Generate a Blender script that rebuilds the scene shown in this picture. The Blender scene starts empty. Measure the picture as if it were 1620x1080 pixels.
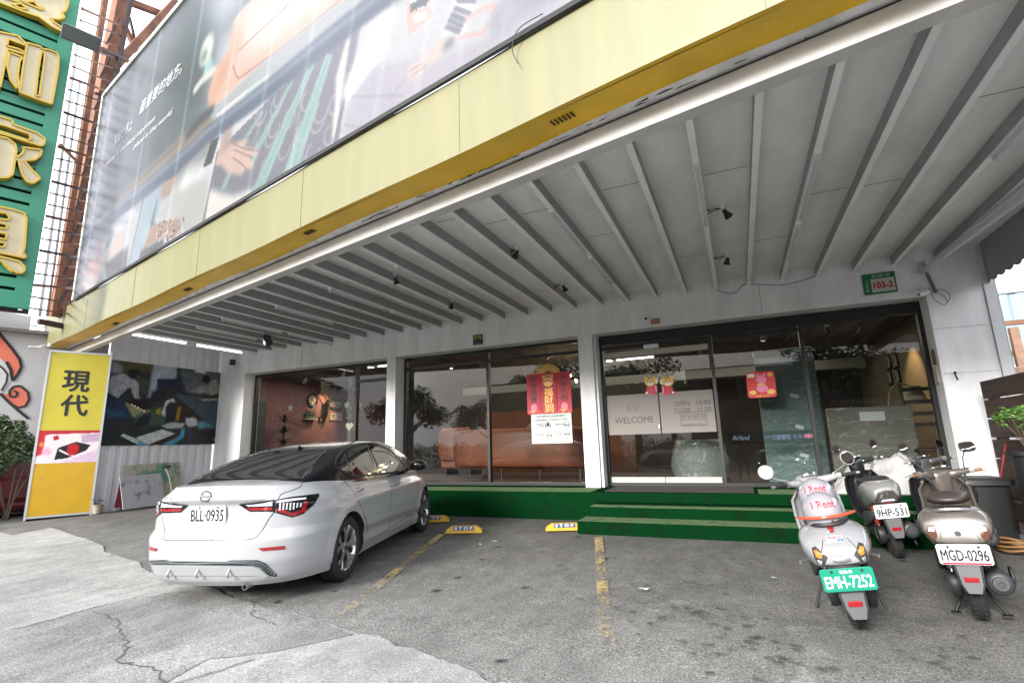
import bpy, bmesh, math, random
import numpy as np
from mathutils import Vector, Matrix, Euler
from mathutils.bvhtree import BVHTree
from mathutils.geometry import delaunay_2d_cdt

# ------------------------------------------------------------------ camera, world, sun, exposure
SC = bpy.context.scene
COL = SC.collection
H = 1.18
YAW, PITCH, ROLL = -0.412539822, 0.198962651, -0.0296401446
FPX = 797.65
def _cam_axes():
    ca, sa, cb, sb, cc, sc = math.cos(YAW), math.sin(YAW), math.cos(PITCH), math.sin(PITCH), math.cos(ROLL), math.sin(ROLL)
    f = Vector((sa*cb, ca*cb, sb)); r0 = Vector((ca, -sa, 0)); u0 = r0.cross(f)
    return cc*r0+sc*u0, -sc*r0+cc*u0, f
CR, CU, CF = _cam_axes()
cam = bpy.data.cameras.new('camera'); camo = bpy.data.objects.new('camera', cam); COL.objects.link(camo)
cam.sensor_width = 36; cam.lens = 36*FPX/1620; cam.clip_end = 2000; cam.clip_start = 0.05
camo.matrix_world = Matrix((( CR.x, CU.x, -CF.x, 0), (CR.y, CU.y, -CF.y, 0), (CR.z, CU.z, -CF.z, H), (0, 0, 0, 1)))
SC.camera = camo
world = bpy.data.worlds.new('World'); SC.world = world; world.use_nodes = True
SUN_EL, SUN_ROT = math.radians(20), math.radians(194)
wn = world.node_tree; wn.nodes.clear()
wo = wn.nodes.new('ShaderNodeOutputWorld'); bg = wn.nodes.new('ShaderNodeBackground')
sky = wn.nodes.new('ShaderNodeTexSky'); sky.sky_type = 'NISHITA'; sky.sun_disc = False
sky.sun_elevation = SUN_EL; sky.sun_rotation = SUN_ROT; sky.dust_density = 5.0; sky.air_density = 1.0
# overcast: the clear sky shows only faintly through a bright even cloud layer
sk = wn.nodes.new('ShaderNodeVectorMath'); sk.operation = 'SCALE'; sk.inputs['Scale'].default_value = 1.0
wn.links.new(sky.outputs[0], sk.inputs[0])
tc = wn.nodes.new('ShaderNodeTexCoord'); nz = wn.nodes.new('ShaderNodeTexNoise'); nz.inputs['Scale'].default_value = 2.2
nz.inputs['Detail'].default_value = 5; nz.inputs['Roughness'].default_value = .55
wn.links.new(tc.outputs['Generated'], nz.inputs['Vector'])
cr = wn.nodes.new('ShaderNodeValToRGB'); cr.color_ramp.elements[0].position = .3; cr.color_ramp.elements[1].position = .75
cr.color_ramp.elements[0].color = (6.6, 7.0, 7.7, 1); cr.color_ramp.elements[1].color = (8.6, 8.9, 9.4, 1)
wn.links.new(nz.outputs['Fac'], cr.inputs[0])
mx = wn.nodes.new('ShaderNodeMix'); mx.data_type = 'RGBA'; mx.inputs['Factor'].default_value = .88
wn.links.new(sk.outputs[0], mx.inputs['A']); wn.links.new(cr.outputs[0], mx.inputs['B'])
wn.links.new(mx.outputs['Result'], bg.inputs['Color']); bg.inputs['Strength'].default_value = 0.068
wn.links.new(bg.outputs[0], wo.inputs[0])
sunl = bpy.data.lights.new('sun', 'SUN'); sunl.energy = 1.5; sunl.angle = math.radians(17); sunl.color = (1, .97, .92)
suno = bpy.data.objects.new('sun', sunl); COL.objects.link(suno)
suno.rotation_euler = Vector((math.sin(SUN_ROT)*math.cos(SUN_EL), math.cos(SUN_ROT)*math.cos(SUN_EL), math.sin(SUN_EL))).to_track_quat('Z', 'Y').to_euler()
suno.location = (0, -10, 20)
SC.view_settings.view_transform = 'Standard'; SC.view_settings.look = 'None'; SC.view_settings.gamma = 1
SC.view_settings.exposure = 2.5
SC.cycles.use_denoising = True
SC.cycles.max_bounces = 10; SC.cycles.diffuse_bounces = 8; SC.cycles.glossy_bounces = 5; SC.cycles.transparent_max_bounces = 16
SC.cycles.transmission_bounces = 8; SC.cycles.sample_clamp_indirect = 6
SC.cycles.caustics_reflective = False; SC.cycles.caustics_refractive = False
random.seed(7)

# ------------------------------------------------------------------ pixel -> place (photo pixels, 1620 x 1080)
O = Vector((0, 0, H))
def ray(x, y): return CR*((x-810)/FPX) - CU*((y-540)/FPX) + CF
def onz(x, y, z=0.0): d = ray(x, y); return O + d*((z-H)/d.z)
def ony(x, y, Y): d = ray(x, y); return O + d*(Y/d.y)
def onx(x, y, X): d = ray(x, y); return O + d*(X/d.x)
def onp(x, y, p, n): d = ray(x, y); p = Vector(p); n = Vector(n); return O + d*((p-O).dot(n)/d.dot(n))
def sstep(a, b, x):
    t = min(1, max(0, (x-a)/(b-a))); return t*t*(3-2*t)
YF = 7.9
def gz(x, y):                                   # the lot falls gently from the shop to the street
    z = -0.017*max(0, min(YF-y, YF+4.0))
    return z + 0.10*sstep(-5.5, -11.5, x)*sstep(-1, 3.0, y)
def ong(x, y, up=0.0):
    z = 0
    for _ in range(12):
        p = onz(x, y, z+up); z = gz(p.x, p.y)
    return onz(x, y, z+up)

# ------------------------------------------------------------------ materials
MATS = {}
def _n(t, k, **kw):
    n = t.nodes.new(k)
    for a, b in kw.items(): n.inputs[a.replace('_', ' ')].default_value = b
    return n
def M(name, col, rough=.5, metal=0, spec=.5, var=0, vscale=3, bump=0, bscale=40, col2=None, coat=0, rvar=0, detail=6, emit=None, es=0, alpha=1, stretch=None, thr=None, sheen=0):
    """Principled material with noise-driven colour, roughness and bump."""
    if name in MATS: return MATS[name]
    m = bpy.data.materials.new(name); m.use_nodes = True; t = m.node_tree
    b = t.nodes['Principled BSDF']; b.inputs['Roughness'].default_value = rough; b.inputs['Metallic'].default_value = metal
    b.inputs['Specular IOR Level'].default_value = spec; b.inputs['Base Color'].default_value = (*col, 1)
    b.inputs['Coat Weight'].default_value = coat; b.inputs['Coat Roughness'].default_value = .04
    if sheen: b.inputs['Sheen Weight'].default_value = sheen
    if alpha < 1: b.inputs['Alpha'].default_value = alpha
    if emit: b.inputs['Emission Color'].default_value = (*emit, 1); b.inputs['Emission Strength'].default_value = es
    if var or bump or rvar or col2:
        tc = t.nodes.new('ShaderNodeTexCoord'); mp = t.nodes.new('ShaderNodeMapping'); t.links.new(tc.outputs['Object'], mp.inputs['Vector'])
        if stretch: mp.inputs['Scale'].default_value = stretch
    if var or col2 or rvar:
        n = _n(t, 'ShaderNodeTexNoise', Scale=vscale, Detail=detail, Roughness=.62); t.links.new(mp.outputs[0], n.inputs['Vector'])
        r = t.nodes.new('ShaderNodeValToRGB'); lo, hi = thr or (.3, .7)
        r.color_ramp.elements[0].position = lo; r.color_ramp.elements[1].position = hi
        c2 = col2 or tuple(c*(1-var) for c in col); c1 = col if col2 else tuple(min(1, c*(1+var*.6)) for c in col)
        r.color_ramp.elements[0].color = (*c2, 1); r.color_ramp.elements[1].color = (*c1, 1)
        t.links.new(n.outputs['Fac'], r.inputs[0]); t.links.new(r.outputs[0], b.inputs['Base Color'])
        if rvar:
            q = _n(t, 'ShaderNodeMapRange'); q.inputs['To Min'].default_value = max(0, rough-rvar); q.inputs['To Max'].default_value = min(1, rough+rvar)
            t.links.new(n.outputs['Fac'], q.inputs[0]); t.links.new(q.outputs[0], b.inputs['Roughness'])
    if bump:
        n2 = _n(t, 'ShaderNodeTexNoise', Scale=bscale, Detail=4); t.links.new(mp.outputs[0], n2.inputs['Vector'])
        bp = _n(t, 'ShaderNodeBump', Strength=bump, Distance=.01); t.links.new(n2.outputs['Fac'], bp.inputs['Height']); t.links.new(bp.outputs[0], b.inputs['Normal'])
    MATS[name] = m; return m
def glass_mat(name, tint=(.9, .95, .93), refl=1.0, ior=1.5):
    if name in MATS: return MATS[name]
    m = bpy.data.materials.new(name); m.use_nodes = True; t = m.node_tree; t.nodes.clear()
    o = t.nodes.new('ShaderNodeOutputMaterial'); tr = t.nodes.new('ShaderNodeBsdfTransparent'); gl = t.nodes.new('ShaderNodeBsdfGlossy')
    tr.inputs[0].default_value = (*tint, 1); gl.inputs['Roughness'].default_value = 0.0; gl.inputs[0].default_value = (refl, refl, refl, 1)
    fr = _n(t, 'ShaderNodeFresnel', IOR=ior); mxs = t.nodes.new('ShaderNodeMixShader')
    t.links.new(fr.outputs[0], mxs.inputs[0]); t.links.new(tr.outputs[0], mxs.inputs[1]); t.links.new(gl.outputs[0], mxs.inputs[2]); t.links.new(mxs.outputs[0], o.inputs[0])
    MATS[name] = m; return m
def vcol_mat(name, rough=.5, spec=.4, emit=0):
    if name in MATS: return MATS[name]
    m = bpy.data.materials.new(name); m.use_nodes = True; t = m.node_tree; b = t.nodes['Principled BSDF']
    a = t.nodes.new('ShaderNodeVertexColor'); a.layer_name = 'print'
    t.links.new(a.outputs['Color'], b.inputs['Base Color']); b.inputs['Roughness'].default_value = rough; b.inputs['Specular IOR Level'].default_value = spec
    if emit: t.links.new(a.outputs['Color'], b.inputs['Emission Color']); b.inputs['Emission Strength'].default_value = emit
    MATS[name] = m; return m

# ------------------------------------------------------------------ objects
WM = {}
def tag(o, label=None, cat=None, group=None, kind=None):
    if label: o['label'] = label
    if cat: o['category'] = cat
    if group: o['group'] = group
    if kind: o['kind'] = kind
    return o
def thing(name, label, cat, loc=(0, 0, 0), rz=0, group=None, rot=None):
    o = bpy.data.objects.new(name, None); COL.objects.link(o); o.empty_display_size = .2
    o.location = loc; o.rotation_euler = rot or (0, 0, rz)
    WM[o.name] = Matrix.Translation(Vector(loc)) @ Euler(o.rotation_euler).to_matrix().to_4x4()
    return tag(o, label, cat, group)
class MB:
    """Collects shapes in one bmesh; build() links them as ONE mesh object."""
    def __init__(s): s.bm = bmesh.new(); s.mi = 0
    def _f(s, vs):
        try: f = s.bm.faces.new(vs); f.material_index = s.mi; return f
        except ValueError: return None
    def quad(s, *ps): return s._f([s.bm.verts.new(p) for p in ps])
    def box(s, a, b, mat=None):
        x0, y0, z0 = a; x1, y1, z1 = b
        P = [(x0,y0,z0),(x1,y0,z0),(x1,y1,z0),(x0,y1,z0),(x0,y0,z1),(x1,y0,z1),(x1,y1,z1),(x0,y1,z1)]
        if mat is not None: P = [mat @ Vector(p) for p in P]
        v = [s.bm.verts.new(p) for p in P]
        for q in ((3,2,1,0),(4,5,6,7),(0,1,5,4),(1,2,6,5),(2,3,7,6),(3,0,4,7)): s._f([v[i] for i in q])
        return s
    def beam(s, p, q, w, h, up=(0, 0, 1)):        # rectangular bar from p to q, w wide, h high
        p, q = Vector(p), Vector(q); d = (q-p); L = d.length; d.normalize(); u = Vector(up)
        r = d.cross(u); r = r.normalized() if r.length > 1e-6 else Vector((1, 0, 0)); u = r.cross(d)
        m = Matrix(((r.x, d.x, u.x, p.x), (r.y, d.y, u.y, p.y), (r.z, d.z, u.z, p.z), (0, 0, 0, 1)))
        return s.box((-w/2, 0, -h/2), (w/2, L, h/2), m)
    def rings(s, R, cap=True, closed=True):
        vs = [[s.bm.verts.new(p) for p in r] for r in R]
        for a, b in zip(vs, vs[1:]):
            n = len(a)
            for i in range(n if closed else n-1): s._f([a[i], a[(i+1) % n], b[(i+1) % n], b[i]])
        if cap and closed: s._f(vs[0][::-1]); s._f(vs[-1])
        return vs
    def cyl(s, p, q, r, r2=None, n=14, cap=True):
        p, q = Vector(p), Vector(q); d = (q-p).normalized(); a = d.orthogonal().normalized(); b = d.cross(a); r2 = r if r2 is None else r2
        s.rings([[c + (a*math.cos(t)+b*math.sin(t))*rr for t in [2*math.pi*i/n for i in range(n)]] for c, rr in ((p, r), (q, r2))], cap); return s
    def tube(s, pts, r, n=8, cap=True):
        pts = [Vector(p) for p in pts]; R = []; a = None
        rs = r if isinstance(r, (list, tuple)) else [r]*len(pts)
        for i, p in enumerate(pts):
            d = (pts[min(i+1, len(pts)-1)] - pts[max(i-1, 0)]).normalized()
            a = d.orthogonal().normalized() if a is None else (a - d*a.dot(d)).normalized()
            b = d.cross(a); R.append([p + (a*math.cos(t)+b*math.sin(t))*rs[i] for t in [2*math.pi*k/n for k in range(n)]])
        s.rings(R, cap); return s
    def lathe(s, prof, c=(0, 0, 0), axis=(0, 0, 1), n=24, cap=False):  # prof: (radius, height)
        c, d = Vector(c), Vector(axis).normalized(); a = d.orthogonal().normalized(); b = d.cross(a)
        s.rings([[c + d*h + (a*math.cos(t)+b*math.sin(t))*max(r, 1e-4) for t in [2*math.pi*k/n for k in range(n)]] for r, h in prof], cap); return s
    def ell(s, c, rx, ry, rz, mat=None, n=16, m=10):
        R = []
        for j in range(1, m):
            ph = math.pi*j/m; R.append([Vector((rx*math.sin(ph)*math.cos(2*math.pi*i/n), ry*math.sin(ph)*math.sin(2*math.pi*i/n), -rz*math.cos(ph))) for i in range(n)])
        R = [[(mat @ p if mat is not None else p) + Vector(c) for p in r] for r in R]; s.rings(R, True); return s
    def prism(s, poly, z0, z1, fr=None):          # poly in frame xy, extruded along frame z
        fr = fr or Matrix.Identity(4)
        a = [s.bm.verts.new(fr @ Vector((x, y, z0))) for x, y in poly]; b = [s.bm.verts.new(fr @ Vector((x, y, z1))) for x, y in poly]
        n = len(poly); s._f(a[::-1]); s._f(b)
        for i in range(n): s._f([a[i], a[(i+1) % n], b[(i+1) % n], b[i]])
        return s
    def loft(s, secs, n=20, e=2.4, cap=True):     # secs: (centre, half width vec, half height vec)
        R = []
        for sec in secs:
            c, u, v = map(Vector, sec[:3]); ee = sec[3] if len(sec) > 3 else e; r = []
            for i in range(n):
                t = 2*math.pi*i/n; ct, st = math.cos(t), math.sin(t)
                r.append(c + u*(abs(ct)**(2/ee)*(1 if ct >= 0 else -1)) + v*(abs(st)**(2/ee)*(1 if st >= 0 else -1)))
            R.append(r)
        s.rings(R, cap); return s
    def add(s, verts, faces):
        v = [s.bm.verts.new(p) for p in verts]
        for f in faces: s._f([v[i] for i in f])
        return s
    def build(s, name, mat, parent=None, smooth=False, bevel=0, sub=0, local=False, auto=None, fix=True, bseg=2):
        if fix: bmesh.ops.recalc_face_normals(s.bm, faces=s.bm.faces)
        me = bpy.data.meshes.new(name); s.bm.to_mesh(me); s.bm.free()
        o = bpy.data.objects.new(name, me); COL.objects.link(o)
        for m in (mat if isinstance(mat, (list, tuple)) else [mat]): me.materials.append(m)
        if parent is not None:
            o.parent = parent
            if not local and parent.name in WM: me.transform(WM[parent.name].inverted())
            WM[o.name] = WM.get(parent.name, Matrix.Identity(4))
        elif not local and len(me.vertices):
            co = np.empty(len(me.vertices)*3); me.vertices.foreach_get('co', co); co = co.reshape(-1, 3)
            c = Vector(((co[:, 0].min()+co[:, 0].max())/2, (co[:, 1].min()+co[:, 1].max())/2, co[:, 2].min()))
            me.transform(Matrix.Translation(-c)); o.location = c; WM[o.name] = Matrix.Translation(c)
        if smooth or auto:
            me.polygons.foreach_set('use_smooth', [True]*len(me.polygons))
            if auto: me.set_sharp_from_angle(angle=math.radians(auto))
        if bevel:
            b = o.modifiers.new('bevel', 'BEVEL'); b.width = bevel; b.segments = bseg; b.limit_method = 'ANGLE'; b.angle_limit = math.radians(35)
        if sub: q = o.modifiers.new('sub', 'SUBSURF'); q.levels = sub; q.render_levels = sub
        return o
def frame(o, x, y):                               # matrix with origin o, axes x, y and their normal
    x, y = Vector(x).normalized(), Vector(y); z = x.cross(y).normalized(); y = z.cross(x); o = Vector(o)
    return Matrix(((x.x, y.x, z.x, o.x), (x.y, y.y, z.y, o.y), (x.z, y.z, z.z, o.z), (0, 0, 0, 1)))
_fontcache = {}
def text_geo(body, bold=0, shear=0, spacing=1.0, extrude=0.0):
    """text as verts + faces, 1 unit cap height (approx), centred on x, from y=0"""
    key = (body, bold, shear, spacing, extrude)
    if key in _fontcache: return _fontcache[key]
    cu = bpy.data.curves.new('t', 'FONT'); cu.body = body; cu.align_x = 'CENTER'; cu.offset = bold; cu.shear = shear
    cu.space_character = spacing; cu.resolution_u = 3; cu.size = 1; cu.extrude = extrude; cu.fill_mode = 'FRONT' if not extrude else 'BOTH'
    o = bpy.data.objects.new('t', cu); COL.objects.link(o); bpy.context.view_layer.update()
    me = bpy.data.meshes.new_from_object(o.evaluated_get(bpy.context.evaluated_depsgraph_get()))
    vs = [v.co.copy() for v in me.vertices]; fs = [tuple(p.vertices) for p in me.polygons]
    bpy.data.objects.remove(o); bpy.data.meshes.remove(me); bpy.data.curves.remove(cu)
    _fontcache[key] = (vs, fs); return vs, fs
def text_mb(mb, body, fr, width=None, height=None, x=0, y=0, z=0.002, bvh=None, fat=0, **kw):
    """adds text to an MB, fitted into width x height centred at (x, y) of frame fr; with bvh the letters are laid on that surface"""
    vs, fs = text_geo(body, **kw)
    if not vs: return mb
    x0, x1 = min(v.x for v in vs), max(v.x for v in vs); y0, y1 = min(v.y for v in vs), max(v.y for v in vs)
    sx = width/(x1-x0) if width else None; sy = height/(y1-y0) if height else None
    sx = sx or sy; sy = sy or sx
    P = [Vector(((v.x-(x0+x1)/2)*sx+x, (v.y-(y0+y1)/2)*sy+y, z+(v.z*sx if kw.get('extrude') else 0))) for v in vs]
    if bvh is None:
        for i_, (dx, dy) in enumerate(((0, 0), (1, 0), (-1, 0), (0, 1), (0, -1)) if fat else ((0, 0),)): mb.add([fr @ (p+Vector((dx*fat, dy*fat, i_*.0003))) for p in P], fs)
    else:
        dn = -(fr.to_3x3() @ Vector((0, 0, 1))); Q = []
        for p in P:
            w = fr @ Vector((p.x, p.y, .6)); hit = bvh.ray_cast(w, dn)[0]; Q.append((hit if hit is not None else fr @ p) - dn*z)
        mb.add(Q, fs)
    return mb
def cdt(poly, step, holes=()):
    """triangulate a polygon with interior points every `step`"""
    xs = [p[0] for p in poly]; ys = [p[1] for p in poly]; pts = []; edges = []
    def ring(pl):
        n0 = len(pts); q = []
        for i, a in enumerate(pl):
            b = pl[(i+1) % len(pl)]; L = math.hypot(b[0]-a[0], b[1]-a[1]); k = max(1, int(L/step))
            for j in range(k): q.append((a[0]+(b[0]-a[0])*j/k, a[1]+(b[1]-a[1])*j/k))
        pts.extend(q); edges.extend([(n0+i, n0+(i+1) % len(q)) for i in range(len(q))])
    ring(poly)
    for h in holes: ring(h)
    def inside(x, y, pl):
        c = False; j = len(pl)-1
        for i in range(len(pl)):
            if (pl[i][1] > y) != (pl[j][1] > y) and x < (pl[j][0]-pl[i][0])*(y-pl[i][1])/(pl[j][1]-pl[i][1])+pl[i][0]: c = not c
            j = i
        return c
    y = min(ys)+step/2; row = 0
    while y < max(ys):
        x = min(xs)+step*(.5 if row % 2 else .25)
        while x < max(xs):
            if inside(x, y, poly) and not any(inside(x, y, h) for h in holes): pts.append((x, y))
            x += step
        y += step*.87; row += 1
    v, e, f, *_ = delaunay_2d_cdt([Vector(p) for p in pts], edges, [], 1, 1e-6)
    F = []
    for t in f:
        cx = sum(v[i].x for i in t)/len(t); cy = sum(v[i].y for i in t)/len(t)
        if inside(cx, cy, poly) and not any(inside(cx, cy, h) for h in holes): F.append(tuple(t))
    return [(p.x, p.y) for p in v], F
def skin_on(mb, bvh, poly, fr, off=.003, step=.03, th=0.0, holes=()):
    """lay a polygon given in frame fr on the surface of bvh (rays run against the frame's z)"""
    pts, F = cdt(poly, step, holes); dn = -(fr.to_3x3() @ Vector((0, 0, 1))); Q = []; last = None
    for x, y in pts:
        w = fr @ Vector((x, y, 1.5)); hit = bvh.ray_cast(w, dn)[0]
        Q.append(hit)
    good = [q for q in Q if q is not None]
    if not good: return mb
    for i, q in enumerate(Q):
        if q is None:
            w = fr @ Vector((pts[i][0], pts[i][1], 0)); Q[i] = min(good, key=lambda g: ((g-w)-dn*((g-w).dot(dn))).length)
    P = [q - dn*off for q in Q]
    mb.add(P, F)
    if th:
        mb.add([p + dn*th for p in P], [t[::-1] for t in F])
    return mb
def smoothpts(P, n=6, closed=False):
    """Catmull-Rom through the points"""
    P = [Vector(p) for p in P]; out = []; N = len(P)
    for i in range(N if closed else N-1):
        a, b, c, d = (P[(i-1) % N], P[i], P[(i+1) % N], P[(i+2) % N]) if closed else (P[max(i-1, 0)], P[i], P[i+1], P[min(i+2, N-1)])
        for k in range(n):
            t = k/n; out.append(.5*((2*b)+(c-a)*t+(2*a-5*b+4*c-d)*t*t+(3*b-a-3*c+d)*t**3))
    if not closed: out.append(P[-1])
    return out
def curve1(keys, x):
    """smooth interpolation of (x, value) keys (monotone-ish cubic)"""
    if x <= keys[0][0]: return keys[0][1]
    if x >= keys[-1][0]: return keys[-1][1]
    for i in range(len(keys)-1):
        if keys[i][0] <= x <= keys[i+1][0]: break
    x0, y0 = keys[i]; x1, y1 = keys[i+1]; h = x1-x0; t = (x-x0)/h; d = (y1-y0)/h
    m0 = 0 if i == 0 else (d + (y0-keys[i-1][1])/(x0-keys[i-1][0]))/2
    m1 = 0 if i+2 >= len(keys) else (d + (keys[i+2][1]-y1)/(keys[i+2][0]-x1))/2
    if i == 0: m0 = d
    if i+2 >= len(keys): m1 = d
    if i > 0 and d*(y0-keys[i-1][1]) <= 0: m0 = 0
    if i+2 < len(keys) and d*(keys[i+2][1]-y1) <= 0: m1 = 0
    return (2*t**3-3*t*t+1)*y0+(t**3-2*t*t+t)*h*m0+(-2*t**3+3*t*t)*y1+(t**3-t*t)*h*m1
def copy_tree(o, parent=None):
    c = o.copy(); COL.objects.link(c); c.parent = parent; WM[c.name] = WM.get(o.name, Matrix.Identity(4))
    for ch in list(o.children): copy_tree(ch, c)
    return c
class Canvas:
    """a small painter: a printed picture is painted into an array and carried by the mesh as a colour attribute"""
    def __init__(s, w, h, col): s.w, s.h = w, h; s.a = np.ones((h, w, 3))*np.array(col); s.Y, s.X = np.mgrid[0:h, 0:w].astype(float); s.X += .5; s.Y += .5
    def mask(s, poly):
        m = np.zeros((s.h, s.w), bool); n = len(poly); j = n-1
        for i in range(n):
            xi, yi = poly[i]; xj, yj = poly[j]
            if yi != yj:
                c = (yi > s.Y) != (yj > s.Y); m ^= c & (s.X < (xj-xi)*(s.Y-yi)/(yj-yi)+xi)
            j = i
        return m.astype(float)
    def blur(s, m, r):
        for _ in range(2):
            for ax in (0, 1):
                k = int(r)
                if k < 1: continue
                p = np.pad(m, [(k, k) if i == ax else (0, 0) for i in range(m.ndim)], mode='edge'); c = np.cumsum(p, axis=ax)
                c = np.concatenate([np.zeros_like(np.take(c, [0], axis=ax)), c], axis=ax); L = m.shape[ax]
                m = (np.take(c, range(2*k+1, 2*k+1+L), axis=ax)-np.take(c, range(0, L), axis=ax))/(2*k+1)
        return m
    def put(s, m, col, al=1):
        m = (m*al)[..., None]; s.a = s.a*(1-m)+np.array(col)*m
    def poly(s, pts, col, al=1, r=0): m = s.mask(pts); s.put(s.blur(m, r) if r else m, col, al); return s
    def ell(s, cx, cy, rx, ry, col, al=1, r=0): m = ((((s.X-cx)/rx)**2+((s.Y-cy)/ry)**2) < 1).astype(float); s.put(s.blur(m, r) if r else m, col, al); return s
    def line(s, pts, wd, col, al=1, r=0):
        m = np.zeros((s.h, s.w))
        for (x0, y0), (x1, y1) in zip(pts, pts[1:]):
            dx, dy = x1-x0, y1-y0; L = dx*dx+dy*dy+1e-9; t = np.clip(((s.X-x0)*dx+(s.Y-y0)*dy)/L, 0, 1)
            m = np.maximum(m, np.clip(wd/2+.5-np.hypot(s.X-x0-t*dx, s.Y-y0-t*dy), 0, 1))
        s.put(s.blur(m, r) if r else m, col, al); return s
    def noise(s, amt, sc=1, seed=1):
        g = np.random.RandomState(seed); n = g.rand(s.h//sc+2, s.w//sc+2); n = np.repeat(np.repeat(n, sc, 0), sc, 1)[:s.h, :s.w]
        if sc > 1: n = s.blur(n, sc//2)
        s.a = np.clip(s.a*(1+amt*(n-.5))[..., None], 0, 1); return s
    def mesh(s, name, corners, mat, parent=None, th=.0):
        """corners TL, TR, BR, BL in world"""
        TL, TR, BR, BL = [np.array(c) for c in corners]; h, w = s.h, s.w
        v = np.linspace(0, 1, h)[:, None, None]; u = np.linspace(0, 1, w)[None, :, None]
        P = (TL*(1-u)+TR*u)*(1-v)+(BL*(1-u)+BR*u)*v; P = P.reshape(-1, 3)
        me = bpy.data.meshes.new(name); i = np.arange(h*w).reshape(h, w)
        F = np.stack([i[:-1, :-1], i[1:, :-1], i[1:, 1:], i[:-1, 1:]], -1).reshape(-1, 4)
        me.vertices.add(h*w); me.vertices.foreach_set('co', P.ravel()); me.loops.add(F.size); me.loops.foreach_set('vertex_index', F.ravel())
        me.polygons.add(len(F)); me.polygons.foreach_set('loop_start', np.arange(0, F.size, 4)); me.polygons.foreach_set('loop_total', np.full(len(F), 4)); me.update()
        at = me.color_attributes.new('print', 'FLOAT_COLOR', 'POINT'); at.data.foreach_set('color', np.concatenate([np.clip(s.a, 0, 1)**2.2, np.ones((h, w, 1))], -1).ravel())
        o = bpy.data.objects.new(name, me); COL.objects.link(o); me.materials.append(mat)
        if parent is not None:
            o.parent = parent; me.transform(WM[parent.name].inverted()); WM[o.name] = WM[parent.name]
        return o
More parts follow.
